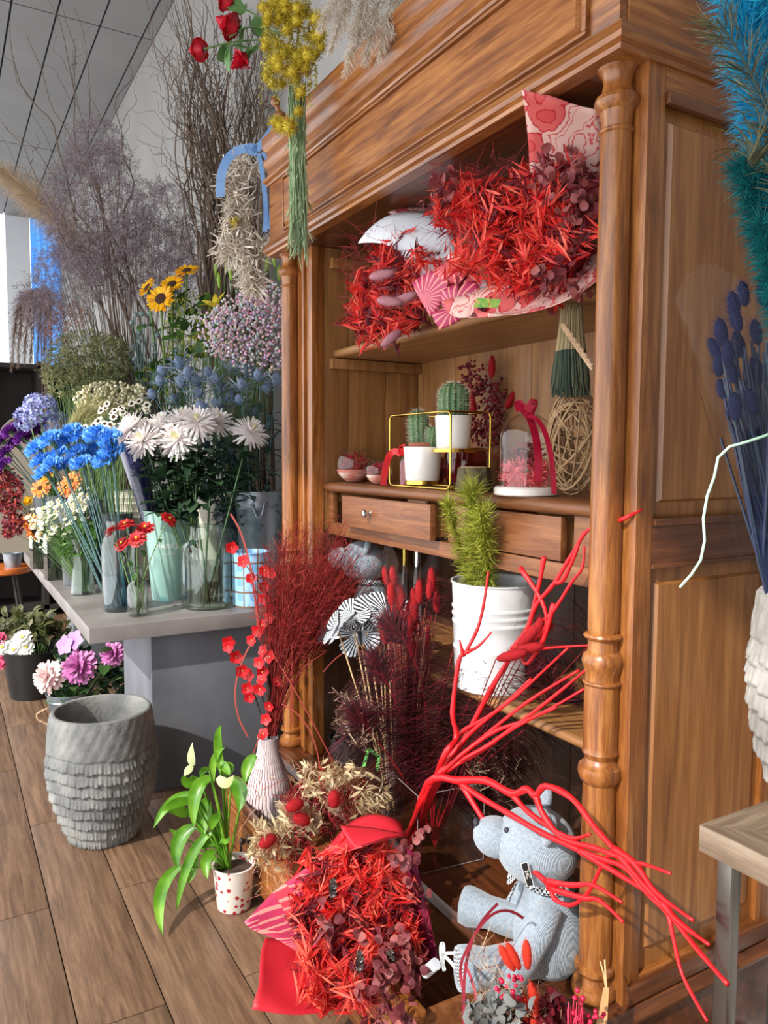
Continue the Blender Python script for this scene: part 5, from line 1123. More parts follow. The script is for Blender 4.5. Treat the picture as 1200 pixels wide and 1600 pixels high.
def teddy(label, c, fwd, s, dangle=0.0, tag_=False, look=0.25):
    t = thing('teddy_bear', label, 'teddy bear', c); f = V((fwd[0], fwd[1], 0)).normalized(); l = V((-f.y, f.x, 0))
    R = Matrix((f, l, V((0, 0, 1)))).transposed(); c = V(c)
    def W(p): return c + R @ (V(p)*s)
    MB().lathe([(0, .0), (.07, .002), (.092, .03), (.098, .08), (.09, .14), (.07, .19), (.052, .225), (0, .235)], 28, c, R @ Matrix.Diagonal((s, s, s)).to_3x3() if False else Matrix(((R[0][0]*s*.92, R[0][1]*s, 0), (R[1][0]*s*.92, R[1][1]*s, 0), (0, 0, s)))).build('body', m_knit, t, smooth='all')
    hc = V((.035, 0, .305)); HR = R @ Matrix.Rotation(-look, 3, 'Y')
    def H(p): return W(hc) + HR @ (V(p)*s)
    MB().ball(W(hc), s, 0, 3, (.105, .105, .092), HR).build('head', m_knit, t, smooth='all')
    mz = MB().ball(H((.10, 0, -.012)), s, 0, 3, (.058, .052, .05), HR).build('muzzle', m_knit, t, smooth='all')
    MB().ball(H((.157, 0, .010)), s, 0, 2, (.008, .016, .010), HR).tube([H((.158, 0, 0)), H((.156, 0, -.02))], .002*s, 5).build('nose', m_nose, mz)
    for sg in (-1, 1):
        MB().ball(H((-.005, sg*.078, .082)), s, 0, 2, (.017, .036, .038), HR).build('ear', m_knit, t, smooth='all')
        MB().ball(H((.086, sg*.045, .035)), .007*s, 0, 2).build('eye', m_nose, t)
        MB().tube([W((.0, sg*.075, .195)), W((.03, sg*.105, .15)), W((.065, sg*.115, .085)), W((.09, sg*.11, .04)), W((.10, sg*.105, .018)), W((.103, sg*.103, .008))], [.030*s, .036*s, .037*s, .036*s, .026*s, .008*s], 14).build('arm', m_knit, t, smooth='all')
        z1 = .052 - dangle
        lg = MB().tube([W((.02, sg*.055, .05)), W((.09, sg*.085, .052)), W((.15, sg*.11, .052-dangle*.6)), W((.195, sg*.125, z1)), W((.215, sg*.132, z1+.004)), W((.218, sg*.133, z1+.004))], [.042*s, .044*s, .042*s, .052*s, .050*s, .046*s], 16).build('leg', m_knit, t, smooth='all')
        d = (W((.218, sg*.133, 0))-W((.15, sg*.11, 0))).normalized(); MB().lathe([(0, .004*s), (.03*s, .003*s), (.046*s, 0)], 20, W((.2185, sg*.133, z1+.004)), frame(d)).build('sole', m_chk2, lg)
    MB().tube([W((.056*cos(a)+.012, .062*sin(a), .226+.008*cos(a))) for a in np.linspace(0, 2*pi, 25)], .014*s, 8, cap=False).build('scarf', m_chk, t, smooth='all')
    kn = MB(); kn.leaf(W((.075, .02, .225)), R @ V((.5, .3, -.8)), f, .07*s, .05*s, .2, .2, 4); kn.leaf(W((.075, -.02, .225)), R @ V((.6, -.3, -.7)), f, .06*s, .045*s, .2, .2, 4); kn.build('scarf_knot', m_chk, t, smooth='all')
    if tag_:
        q = [at(x, y, d=dep(W(hc))-.115*s) for x, y in ((814, 1350), (824, 1347), (834, 1383), (824, 1385))]
        g = MB(); g.add(q, [(0, 1, 2, 3)]); g = g.build('cloth_tag', mat('tag_black', (22, 22, 24), .6), t, smooth=False, solid=.0008)
        o = (CAM-q[0]).normalized()*.0012; fr_ = MB(); cc = [p+o for p in q]; cc.append(cc[0]); fr_.tube(cc, .0007, 4); fr_.build('tag_border', m_paint, g)
        cu = bpy.data.curves.new('tag_lettering', 'FONT'); cu.body = '24C'; cu.size = .011; cu.align_x = 'CENTER'; cu.align_y = 'CENTER'; ob = bpy.data.objects.new('x', cu); COL.objects.link(ob); bpy.context.view_layer.update()
        me = bpy.data.meshes.new_from_object(ob.evaluated_get(bpy.context.evaluated_depsgraph_get())); bpy.data.objects.remove(ob); bpy.data.curves.remove(cu)
        ux = (q[3]-q[0]).normalized(); uy = (q[1]-q[0]).normalized(); mid = (q[0]+q[2])/2 + o - t.location
        for v in me.vertices: v.co = mid + ux*(v.co.x*1.0) + uy*(v.co.y)
        me.materials.clear(); me.materials.append(m_paint); ob = bpy.data.objects.new('tag_lettering', me); COL.objects.link(ob); ob.parent = g
    return t
tc1 = at(848, 1512, Z=ZP); teddy('grey knitted teddy bear with a checked scarf sitting beside the column foot', V((tc1.x-.005, tc1.y+.02, ZP)), (-.62, -.78), .86, 0, True)
tc2 = at(580, 985, Z=LZ); teddy('grey knitted teddy bear sitting on the shelf behind the red grass', V((tc2.x, max(1.27, min(tc2.y, 1.32)), LZ)), (-.55, -.83), .80, .03)
# ------------------------------------------------------------------ white vase with blossom twig and red grass
def striped_vase():
    m, nt, b = _new('scratched_vase'); N = nt.nodes; L = nt.links; tc = N.new('ShaderNodeTexCoord'); sp = N.new('ShaderNodeSeparateXYZ'); L.new(tc.outputs['Object'], sp.inputs[0])
    an = N.new('ShaderNodeMath'); an.operation = 'ARCTAN2'; L.new(sp.outputs[1], an.inputs[0]); L.new(sp.outputs[0], an.inputs[1])
    rw = N.new('ShaderNodeMath'); rw.operation = 'MULTIPLY'; rw.inputs[1].default_value = 22; L.new(sp.outputs[2], rw.inputs[0]); fl_ = N.new('ShaderNodeMath'); fl_.operation = 'FLOOR'; L.new(rw.outputs[0], fl_.inputs[0])
    ad = N.new('ShaderNodeMath'); ad.operation = 'MULTIPLY_ADD'; ad.inputs[1].default_value = .37; L.new(fl_.outputs[0], ad.inputs[0])
    ml = N.new('ShaderNodeMath'); ml.operation = 'MULTIPLY'; ml.inputs[1].default_value = 6.4; L.new(an.outputs[0], ml.inputs[0]); L.new(ml.outputs[0], ad.inputs[2])
    fr_ = N.new('ShaderNodeMath'); fr_.operation = 'FRACT'; L.new(ad.outputs[0], fr_.inputs[0]); lt = N.new('ShaderNodeMath'); lt.operation = 'LESS_THAN'; lt.inputs[1].default_value = .24; L.new(fr_.outputs[0], lt.inputs[0])
    mx = N.new('ShaderNodeMixRGB'); L.new(lt.outputs[0], mx.inputs[0]); mx.inputs[1].default_value = (*srgb(214, 202, 206), 1); mx.inputs[2].default_value = (*srgb(110, 40, 46), 1); L.new(mx.outputs[0], b.inputs['Base Color']); b.inputs['Roughness'].default_value = .6
    bp = N.new('ShaderNodeBump'); bp.invert = True; bp.inputs['Strength'].default_value = .6; bp.inputs['Distance'].default_value = .003; L.new(lt.outputs[0], bp.inputs['Height']); L.new(bp.outputs[0], b.inputs['Normal']); return m
DZ = .062
vv = at(420, 1310, Y=.93); vv = V((vv.x, .93, DZ)); k = pxr(vv); zn = at(420, 1152, Y=.93).z - DZ
jar('bottle_vase', 'white cone shaped vase scored with red lines standing in the drawer', vv, [(.060, 0), (.078, .01), (.088, .04), (.090, .08), (.082, zn*.42), (.066, zn*.62), (.044, zn*.80), (.036, zn*.88), (.034, zn*.97), (.036, zn)], striped_vase())
rim = vv + V((0, 0, zn)); dv = dep(rim)
m_blo = mat('blossom_petal', [(180, 4, 18), (206, 12, 28)], .5, island=True, trans=.2); blo = MB()
for i in range(5): a = i*2*pi/5; blo.leaf((0, 0, 0), (cos(a)*.9, sin(a)*.9, .45), (-cos(a)*.4, -sin(a)*.4, .9), .019, .020, .2, .15, 3, 0, tip=.4)
blo.ball((0, 0, .002), .0024, 1, 1); blo = blo.mesh('blossom', [m_blo, mat('pale_stamen', (206, 160, 100), .7)], smooth='all')
bt = thing('blossom_twig', 'dark twig with small red blossoms rising from the white vase', 'branch', rim); m_twig = mat('dark_twig', [(44, 34, 32), (66, 52, 48)], .8, 40)
BL = [(130,300),(205,390),(250,495),(335,445),(385,465),(335,545),(335,620),(375,680),(370,740),(455,775),(315,790),(295,820),(255,880),(390,855),(460,895),(110,890),(155,985),(330,950),(370,985),(305,1020),(195,1070),(240,1095),(320,1080),(320,1130),(415,1140),(230,1180),(305,1185),(240,1235),(365,1290),(345,1375),(330,1470),(420,850),(110,920)]
def q4(x, y, d): return at(330+x/4, 780+y/4, d=d)
tw = [[(360,1500),(350,1330),(300,1180),(310,950),(360,780),(330,560),(230,430),(140,290)], [(380,1480),(370,1250),(340,1000),(380,860),(380,650),(340,450)], [(350,1480),(280,1250),(230,1120),(160,1010),(110,900)], [(390,1450),(400,1150),(450,900),(460,780)]]
for w in tw:
    MB().tube([q4(x, y, dv+.02*sin(i)) for i, (x, y) in enumerate(w)], [lerp(.0035, .0012, i/(len(w)-1)) for i in range(len(w))], 5).build('twig', m_twig, bt, smooth='all')
for (x, y) in BL: place(blo, 'blossom', bt, q4(x, y, dv-.02+U(-.02, .02)), frame((.7+U(-.4, .4), -.6+U(-.4, .4), U(-.3, .6))), U(1.0, 1.35))
gt = thing('red_grass', 'bushy spray of dyed red panicum grass in the white vase', 'dried grass', rim); mb = MB()
m_pan = mat('red_panicum', [(96, 18, 20), (130, 26, 26), (154, 38, 34), (176, 54, 46)], .8, island=True, trans=.2)
for i in range(430):
    x, y = ell([(500, 910, 80, 80), (480, 880, 75, 75), (550, 880, 56, 40), (430, 900, 44, 60), (510, 840, 70, 40)]); d = dv+.02+U(-.14, .14); tip = at(x, y, d=d); b0 = at(U(412, 432), 1150, d=dv+U(-.02, .02)); mid = at(lerp(430, x, .35)+U(-8, 8), lerp(1150, y, .6), d=lerp(dv, d, .4))
    pts = bez(b0, mid, tip, 7)
    pts = [p + V((sin(j*1.3+i), cos(j*1.1+i*2), sin(j+i*3)))*.004*j/7 for j, p in enumerate(pts)]
    if i % 4: pts = pts[3:]
    mb.tube(pts, [.0009]*(len(pts)-1)+[.0004], 3, cap=False)
    ax = (pts[-1]-pts[-3]).normalized()
    for j in range(18):
        p = pts[-1].lerp(pts[-4], U(0, 1)); mb.petal(p, ax+rdir()*1.0, rdir(), U(.02, .06), .0012, U(-.6, .9), 3, 0, tipw=.5)
stuff(mb.build('sprays', m_pan, gt, smooth='all')); lf = MB()
for (a, b, c, w) in (((360, 803), (396, 850), (404, 1000), .006), ((402, 990), (340, 1080), (388, 1152), .005), ((448, 930), (460, 1000), (455, 1130), .005), ((425, 1020), (470, 1090), (520, 1190), .004), ((410, 1140), (390, 1180), (372, 1290), .004), ((440, 1100), (490, 1120), (500, 1200), .004), ((505, 1050), (560, 980), (590, 1050), .003)):
    strip(lf, bez(at(*a, d=dv-.04), at(*b, d=dv-.05), at(*c, d=dv-.03), 12), w, cam_n)
lf.tube([at(430, 1130, d=dv-.02), at(470, 1045, d=dv-.04), at(510, 1018, d=dv-.06)], .0014, 5)
stuff(lf.build('blades', mat('red_blade', [(150, 44, 40), (176, 74, 62)], .6, island=True, trans=.2), gt, smooth='all'))
# ------------------------------------------------------------------ butterflies on sticks
bv = V((at(610, 1255, Y=1.16).x, 1.16, ZP)); zt2 = at(595, 1118, Y=1.16).z-ZP
jar('glass_vase', 'slim flared glass vase of wooden sticks with butterflies', bv, [(.03, 0), (.034, .006), (.028, zt2*.4), (.032, zt2*.8), (.045, zt2)], m_cl, None, thick=.002)
def wings():
    m, nt, b = _new('zebra_wing'); N = nt.nodes; L = nt.links; tc = N.new('ShaderNodeTexCoord'); sp = N.new('ShaderNodeSeparateXYZ'); L.new(tc.outputs['Object'], sp.inputs[0])
    ns = N.new('ShaderNodeTexNoise'); ns.inputs['Scale'].default_value = 60; L.new(tc.outputs['Object'], ns.inputs['Vector'])
    ay = N.new('ShaderNodeMath'); ay.operation = 'ABSOLUTE'; L.new(sp.outputs[0], ay.inputs[0]); an = N.new('ShaderNodeMath'); an.operation = 'ARCTAN2'; L.new(sp.outputs[1], an.inputs[0]); L.new(ay.outputs[0], an.inputs[1])
    k = N.new('ShaderNodeMath'); k.operation = 'MULTIPLY_ADD'; k.inputs[1].default_value = 34; L.new(an.outputs[0], k.inputs[0]); n2 = N.new('ShaderNodeMath'); n2.operation = 'MULTIPLY'; n2.inputs[1].default_value = 3; L.new(ns.outputs[0], n2.inputs[0]); L.new(n2.outputs[0], k.inputs[2])
    sn = N.new('ShaderNodeMath'); sn.operation = 'SINE'; L.new(k.outputs[0], sn.inputs[0]); gt_ = N.new('ShaderNodeMath'); gt_.operation = 'GREATER_THAN'; gt_.inputs[1].default_value = .15; L.new(sn.outputs[0], gt_.inputs[0])
    mx = N.new('ShaderNodeMixRGB'); L.new(gt_.outputs[0], mx.inputs[0]); mx.inputs[1].default_value = (*srgb(196, 202, 208), 1); mx.inputs[2].default_value = (*srgb(30, 32, 36), 1); L.new(mx.outputs[0], b.inputs['Base Color']); b.inputs['Roughness'].default_value = .7; return m
bw_ = MB()
for sg in (-1, 1):
    for (ang, L_, W_) in ((.55, .062, .052), (-.75, .048, .044)):
        d = V((sg*cos(ang), sin(ang), .35)); bw_.leaf((0, 0, 0), d, (0, 0, 1), L_, W_, .25, .05, 6, 0, shape=lambda t: (.15+t*1.1 if t < .7 else math.sqrt(max(0, 1-((t-.7)/.32)**2))))
wing_me = bw_.mesh('wings', wings(), smooth='all'); m_stick = mat('bamboo_stick', [(196, 160, 112), (220, 188, 142)], .6, 30)
bod = MB().lathe([(0, -.025), (.003, -.02), (.004, 0), (.003, .012), (0, .02)], 8, (0, 0, .003), frame((0, 1, 0))).mesh('butterfly_body', m_nose)
for i, (x, y, s, f) in enumerate(((562, 990, 1.3, (.6, -.75, .3)), (528, 984, 1.05, (-.2, -.8, .5)), (570, 962, 1.1, (.5, -.5, .7)), (590, 960, 1.05, (.8, -.4, .5)), (605, 958, 1.0, (.7, -.3, .7)), (550, 966, .9, (.3, -.6, .7)), (600, 982, .9, (.8, -.5, .3)))):
    h = at(x, y, d=dep(bv)-.03+U(-.04, .04)); t = thing('butterfly_pick', 'black and white zebra butterfly on a bamboo stick in the slim vase', 'decoration', bv+V((U(-.015, .015), U(-.015, .015), .008)), 'butterfly sticks')
    MB().tube([t.location, h], .0025, 6).build('stick', m_stick, t); R = frame(f) @ Matrix.Rotation(U(-.5, .5), 3, 'Z'); place(wing_me, 'wings', t, h, R, s*1.25); place(bod, 'butterfly_body', t, h, R, s*1.25)
# black pot with a glass ball behind
bk = V((at(548, 1190, Y=1.24).x, 1.24, ZP)); bucket('black_pot', 'low black pot in the dark corner by the left column', bk, .06, .075, .09, mat('black_plastic', (26, 27, 29), .35), cat='pot'); c = bk+V((0, 0, .125)); MB().ball(c, .034, 0, 3).build('mirror_ball', mat('mirror', (220, 220, 222), .04, metal=1.0), None, loc=c, smooth='all'); tag(bpy.data.objects['mirror_ball'], 'small mirror ball resting on the black pot', 'ornament')
t = thing('tape_mark', 'bent strip of bright green tape on the slim vase', 'tape', at(580, 1190, d=dep(bv)-.06)); mb = MB()
for a, b in (((568, 1198), (576, 1170)), ((576, 1170), (592, 1182)), ((592, 1182), (589, 1205))): strip(mb, [at(*a, d=dep(bv)-.11), at(*b, d=dep(bv)-.11)], .009, cam_n)
mb.build('strip', mat('green_tape', (120, 220, 110), .5), t, smooth=False)
# ------------------------------------------------------------------ clear box with feathers and red branches
bc0 = at(652, 1368, Z=ZP); Rb = Matrix.Rotation(radians(-6), 3, 'Z'); hbx = at(649, 1241, Y=bc0.y).z - ZP
ab = thing('acrylic_box', 'clear acrylic box holding red branches and peacock feathers', 'container', bc0)
def bw2(p): return bc0 + Rb @ V(p)
wx, wy = .20, .20
for (a, b) in (((-wx, 0, 0), (0, .004, hbx)), ((-wx, wy-.004, 0), (0, wy, hbx)), ((-.004, .004, 0), (0, wy-.004, hbx)), ((-wx, .004, 0), (-wx+.004, wy-.004, hbx)), ((-wx+.004, .004, 0), (-.004, wy-.004, .004))):
    o = MB(); o.box(a, b); o.v = [tuple(bw2(p)) for p in o.v]; o.build('wall', m_cl, ab, smooth=False)
m_edge = mat('acrylic_edge', (140, 130, 128), .25)
for (a, b) in (((0, 0, hbx), (-wx, 0, hbx)), ((0, 0, hbx), (0, wy, hbx)), ((0, 0, 0), (0, 0, hbx)), ((0, wy, 0), (0, wy, hbx)), ((-wx, wy, hbx), (0, wy, hbx)), ((0, 0, .002), (0, wy, .002))): MB().tube([bw2(a), bw2(b)], .0013, 6).build('edge', m_edge, ab)
fo = bw2((-.09, .10, .01)); fb = bw2((-.165, .06, .01)); m_fe = mat('maroon_feather', [(40, 6, 14), (70, 10, 24), (104, 16, 34), (26, 6, 10)], .6, island=True, trans=.15)
dB = dep(fo)
for i, (a, m_, e, dd) in enumerate((((660, 1230), (692, 1050), (612, 978), -.05), ((672, 1230), (680, 1050), (742, 922), -.04), ((675, 1230), (750, 1130), (835, 1042), -.12), ((685, 1225), (800, 1150), (960, 962), -.28), ((650, 1230), (640, 1110), (588, 1040), -.06), ((665, 1230), (725, 1120), (752, 1048), -.08), ((655, 1235), (600, 1170), (560, 1120), -.10), ((680, 1230), (790, 1170), (880, 1090), -.2))):
    t = thing('peacock_feather', 'dyed maroon peacock feather fanning out of the clear box', 'feather', fo, 'maroon peacock feathers'); tip = at(*e, d=dB+dd); pts = bez(fo, at(*a, d=dB), at(*m_, d=dB+dd*.5), 14, tip); MB().tube(pts, [lerp(.003, .0008, j/14) for j in range(15)], 5).build('shaft', mat('red_shaft', (150, 14, 26), .5), t, smooth='all'); mb = MB()
    for j in range(460):
        u = U(.25, 1)*13.9; i0 = int(u); p = pts[i0].lerp(pts[i0+1], u-i0); tg = (pts[i0+1]-pts[i0]).normalized(); sd = tg.cross(V(cam_n)).normalized()*rnd.choice((-1, 1)); mb.petal(p, tg*.6+sd+rdir()*.25, V((0, 0, 1))+rdir()*.3, U(.08, .16), .0027, U(.7, 1.9), 6, 0, tipw=.3)
    tg = (pts[-1]-pts[-3]).normalized(); sd = tg.cross(V(cam_n)).normalized()
    for j in range(420): mb.petal(pts[-1]-tg*U(0, .07), tg*U(.2, 1)+sd*U(-.45, .45)+rdir()*.12, cam_n, U(.03, .075), .0026, U(0, .5), 2, 0, tipw=.3)
    stuff(mb.build('barbs', m_fe, t, smooth='all'))
m_rb = mat('red_branch', [(196, 12, 22), (222, 24, 34)], .45, 30)
def branch(name, label, base, lines, df, r0=.0075, group=None):
    t = thing(name, label, 'branch', base, group)
    for j, ln in enumerate(lines):
        pts = [at(x, y, d=df(x, y)) for (x, y) in ln]
        if j == 0: pts = [V(base)] + pts
        P = []
        for i in range(len(pts)-1):
            p0, p1, p2, p3 = pts[max(i-1, 0)], pts[i], pts[i+1], pts[min(i+2, len(pts)-1)]
            for s in range(4):
                u = s/4; P.append(.5*((2*p1)+(p2-p0)*u+(2*p0-5*p1+4*p2-p3)*u*u+(3*p1-p0-3*p2+p3)*u**3))
        P.append(pts[-1]); n = len(P); ra = r0 if j == 0 else r0*.72; rr = [lerp(ra, ra*.36, i/(n-1))*(1+.1*sin(i*1.7)) for i in range(n)]
        MB().tube(P, rr, 8).build('stem' if j == 0 else 'side_shoot', m_rb, t, smooth='all')
    return t
dl = lambda x, y: 1.84 - (x-660)*.00158
bl_ = 'red painted branch from the clear box, '
branch('red_branch', bl_+'reaching forward past the column', fb, [[(670, 1223), (717, 1220), (760, 1220), (800, 1240), (823, 1233), (837, 1243), (853, 1228), (893, 1247), (927, 1290), (955, 1322), (1000, 1375), (1035, 1414), (1085, 1478), (1137, 1538)],
  [(720, 1224), (750, 1245), (793, 1270), (850, 1303), (910, 1330), (950, 1345), (978, 1357), (1010, 1395), (1042, 1427), (1053, 1470), (1067, 1525), (1105, 1596)],
  [(723, 1228), (757, 1283), (793, 1330), (853, 1377), (866, 1404), (893, 1414), (920, 1393), (943, 1347), (960, 1326)], [(853, 1377), (893, 1383), (927, 1383), (972, 1410)], [(857, 1387), (910, 1403), (937, 1407), (974, 1441)],
  [(800, 1240), (827, 1270), (887, 1308), (922, 1303)], [(837, 1243), (850, 1275), (880, 1310), (930, 1325), (959, 1336), (991, 1348), (1010, 1351), (1048, 1365)], [(959, 1326), (991, 1348), (1026, 1395), (1083, 1438)], [(1035, 1410), (1060, 1440), (1108, 1476)], [(905, 1328), (940, 1350), (965, 1365), (1020, 1400), (1045, 1425)]], lambda x, y: dl(x, y), .0098)
du = lambda x, y: 1.86 - max(0, x-700)*.0011
branch('red_branch', bl_+'standing upright before the white bucket', fb+V((.01, .01, 0)), [[(690, 1190), (713, 1153), (707, 1113), (717, 1033), (727, 1020), (747, 980), (757, 937), (763, 893)], [(727, 1020), (747, 1010), (768, 988)], [(724, 1024), (718, 1000)]], lambda x, y: 1.78, .0075)
branch('red_branch', bl_+'forking up beside the column shaft', fb+V((.02, 0, 0)), [[(690, 1210), (727, 1153), (767, 1077), (820, 990), (837, 947), (867, 910), (893, 867), (917, 830), (945, 816)], [(867, 910), (880, 906), (897, 870), (910, 835), (917, 832)], [(800, 1015), (820, 990), (860, 960), (893, 910), (910, 887), (913, 853)], [(813, 887), (847, 940), (853, 977), (835, 1000)], [(850, 870), (843, 910), (827, 970), (818, 1000)], [(865, 943), (850, 997), (824, 1037), (818, 1020), (860, 1012), (950, 1007)]], lambda x, y: 1.82-max(0, x-730)*.0014, .008)
for i, (m_, e) in enumerate((((740, 1165), (905, 1047)), ((760, 1150), (915, 1075)), ((730, 1150), (890, 1010)), ((750, 1175), (870, 1105)), ((715, 1150), (830, 1060)), ((770, 1160), (935, 1030)))):
    branch('red_branch', bl_+'one of the straight stems leaning to the shelf', fb+V((U(-.02, .03), U(-.02, .03), 0)), [[(672+i*4, 1228-i*3), m_, (lerp(m_[0], e[0], .5)+U(-8, 8), lerp(m_[1], e[1], .5)+U(-8, 8)), e]], lambda x, y: 1.82-max(0, x-700)*.0009, .0075, 'straight red stems')
branch('red_branch', 'short red branch tip jutting out beside the column and corner post', at(955, 818, d=1.50), [[(975, 810), (1003, 796)]], lambda x, y: 1.46, .006)
for i, (x, y, dx, dy) in enumerate(((822, 1002, 28, -18), (800, 1018, 30, -6), (775, 1030, 34, -8), (808, 1012, 24, -24), (830, 1008, 10, -26))):
    a = at(x, y, d=1.68); t = thing('red_amaranth', 'velvety dark red tail among the branches before the white bucket', 'dried flower', fo, 'velvet red tails'); place(rtl, 'flower_head', t, a, frame(at(x+dx, y+dy, d=1.66)-a), 1.0); MB().tube(bez(fo, fo.lerp(a, .5)+V((0, 0, .06)), a, 7), .0014, 5).build('stem', m_rt, t)
for (x, mm, l) in ((632, m_brass, 'tall clear bottle with a gold top behind the red sleeve'), (652, m_steel, 'tall clear bottle with a chrome top behind the red sleeve')):
    c = V((at(x, 900, Y=1.42).x, 1.42, LZ)); zz = at(x, 848, Y=1.42).z - LZ; t = thing('bottle', l, 'bottle', c); MB().lathe([(0, 0), (.026, 0), (.028, .006), (.028, zz*.6), (.014, zz*.75), (.012, zz*.8)], 20, c).build('body', m_cl, t); MB().lathe([(.013, zz*.74), (.013, zz*.97), (.010, zz), (0, zz)], 16, c).build('cap', mm, t)
# cellophane bunch of red bunny tails
t = thing('wrapped_bunch', 'cellophane sleeve of dark red bunny tails beside the butterflies', 'bouquet', fo+V((-.05, .05, 0))); dt = dep(fo)+.08
for i in range(26):
    x, y = ell([(640, 930, 46, 26), (645, 970, 44, 30), (635, 1010, 34, 34)]); h = at(x, y, d=dt+U(-.05, .05)); place(rtl, 'bunny_tail', t, h, frame(h-t.location+rdir()*.1), U(.75, 1.05))
mb = MB()
for i in range(70): x = U(-1, 1); mb.tube([at(640+x*14, 1225, d=dt+U(-.03, .03)), at(640+x*26, 1080, d=dt+U(-.03, .03)), at(642+x*42, U(940, 1040), d=dt+U(-.04, .04))], .0016, 4)
stuff(mb.build('stems', mat('crimson_stem', [(120, 10, 26), (160, 20, 40), (190, 150, 120)], .6, island=True), t)); mb = MB()
for i in range(5): x = U(-1, 1); plume(mb, bez(at(636+x*10, 1200, d=dt), at(640+x*20, 1100, d=dt), at(642+x*36, 990, d=dt), 6), 500, .035, .0014, 0, .5, .3)
stuff(mb.build('plumes', m_ml, t, smooth='all')); cone(t, at(640, 1225, d=dt), at(645, 848, d=dt), .03, .085, fl=.1)
fill(thing('dried_bunch', 'dim dried flowers behind the clear box in the lower cabinet', 'dried flowers', V((-1.5, 1.42, ZP))), 'dried_sprays', [(790, 1180, 46, 30), (560, 1120, 30, 40), (760, 1230, 40, 26)], 2.1, .08, 130, sprig(.06, 12, .03, .006), [mat('dim_dried', [(70, 34, 36), (104, 70, 60), (150, 130, 104)], .8, island=True)])
# ------------------------------------------------------------------ in the drawer: oat bouquet, big red bouquet, small bouquet
m_oat = mat('dried_oat', [(196, 176, 136), (220, 204, 168), (176, 152, 112)], .7, island=True, trans=.3)
t = thing('dried_bouquet', 'bouquet of pale oats, feathery grass and red tails beside the white vase', 'bouquet', V((-1.95, .95, DZ))); d0 = 2.02
def oats(mb, p):
    d = (rdir()+V((.1, -.2, .2))).normalized()
    for j in range(7):
        q = p+rdir()*.02; dd = (d+rdir()*.5); mb.leaf(q, dd, rdir(), .034, .008, .3, .35, 3); mb.petal(q-dd.normalized()*.03, dd, rdir(), .035, .001, 0, 1)
fill(t, 'oats', [(435, 1310, 34, 24), (470, 1285, 26, 18), (505, 1225, 30, 22), (575, 1245, 18, 26), (415, 1330, 18, 20), (545, 1215, 30, 14)], d0-.04, .05, 80, oats, [m_oat])
fill(t, 'red_fill', [(500, 1260, 66, 40), (450, 1320, 44, 26), (530, 1225, 40, 20)], d0, .05, 300, sprig(.03, 10, .016, .004), [mat('crimson_fill', [(120, 16, 28), (176, 30, 40), (90, 30, 34), (196, 54, 50)], .7, island=True, trans=.15)])
fill(t, 'wild_stems', [(480, 1240, 80, 50), (420, 1360, 24, 40)], d0-.02, .06, 60, twigs(.10, 0, .0014), [mat('wild_stem', [(176, 150, 112), (150, 60, 52), (196, 172, 136)], .7, island=True)])
m_bei = mat('beige_tail', [(186, 166, 140), (210, 194, 170)], .9, island=True, trans=.3)
for (a, b) in (((500, 1300), (435, 1258)), ((525, 1275), (520, 1225)), ((505, 1290), (470, 1262))):
    mb = MB(); plume(mb, bez(at(*a, d=d0-.05), at((a[0]+b[0])/2, (a[1]+b[1])/2-4, d=d0-.06), at(*b, d=d0-.05), 6), 520, .032, .0014, 0, .7, .3); stuff(mb.build('plume', m_bei, t, smooth='all'))
rt2 = tail(.05, .016).mesh('bunny_tail', m_rtail, smooth='all')
for (x, y, dx, dy) in ((475, 1252, -14, 6), (484, 1286, -18, -8), (522, 1262, 0, -20), (432, 1306, -10, 6)): a = at(x, y, d=d0-.09); place(rt2, 'bunny_tail', t, a, frame(at(x+dx, y+dy, d=d0-.1)-a))
# big bouquet
rb_ = thing('wrapped_bouquet', 'big fluffy red bouquet in red and magenta paper leaning out of the drawer', 'bouquet', V((-1.52, .90, DZ)))
m_rp = mat('red_paper', [(206, 36, 52), (220, 48, 62)], .5, 6, trans=.2); m_mp = mat('magenta_paper', [(120, 22, 70), (160, 34, 66)], .45, 5, trans=.15)
bezpatch(P3([[(500, 1345, 1.86), (560, 1240, 1.92), (625, 1285, 1.88)], [(515, 1330, 1.80), (565, 1285, 1.84), (632, 1300, 1.80)], [(530, 1335, 1.78), (570, 1320, 1.78), (634, 1306, 1.78)]]), 12, 10, .003).build('wrapping_paper', m_rp, rb_, smooth='all', solid=.0006)
bezpatch(P3([[(532, 1290, 1.80), (580, 1290, 1.78), (634, 1304, 1.78)], [(540, 1310, 1.74), (580, 1305, 1.74), (610, 1305, 1.74)], [(556, 1325, 1.72), (564, 1322, 1.72), (575, 1318, 1.73)]]), 10, 8, .001).build('wrapping_paper', m_rp, rb_, smooth='all', solid=.0006)
bezpatch(P3([[(380, 1440, 1.72), (430, 1390, 1.80), (520, 1320, 1.86)], [(420, 1470, 1.72), (470, 1430, 1.80), (540, 1370, 1.84)], [(500, 1500, 1.74), (520, 1450, 1.80), (560, 1400, 1.84)]]), 14, 12, .004).build('wrapping_paper', m_sp, rb_, smooth='all', solid=.0006)
bezpatch(P3([[(418, 1465, 1.72), (450, 1470, 1.76), (560, 1470, 1.80)], [(398, 1530, 1.64), (440, 1530, 1.70), (580, 1530, 1.76)], [(396, 1580, 1.60), (470, 1592, 1.62), (590, 1570, 1.70)]]), 14, 12, .004).build('wrapping_paper', m_rp, rb_, smooth='all', solid=.0006)
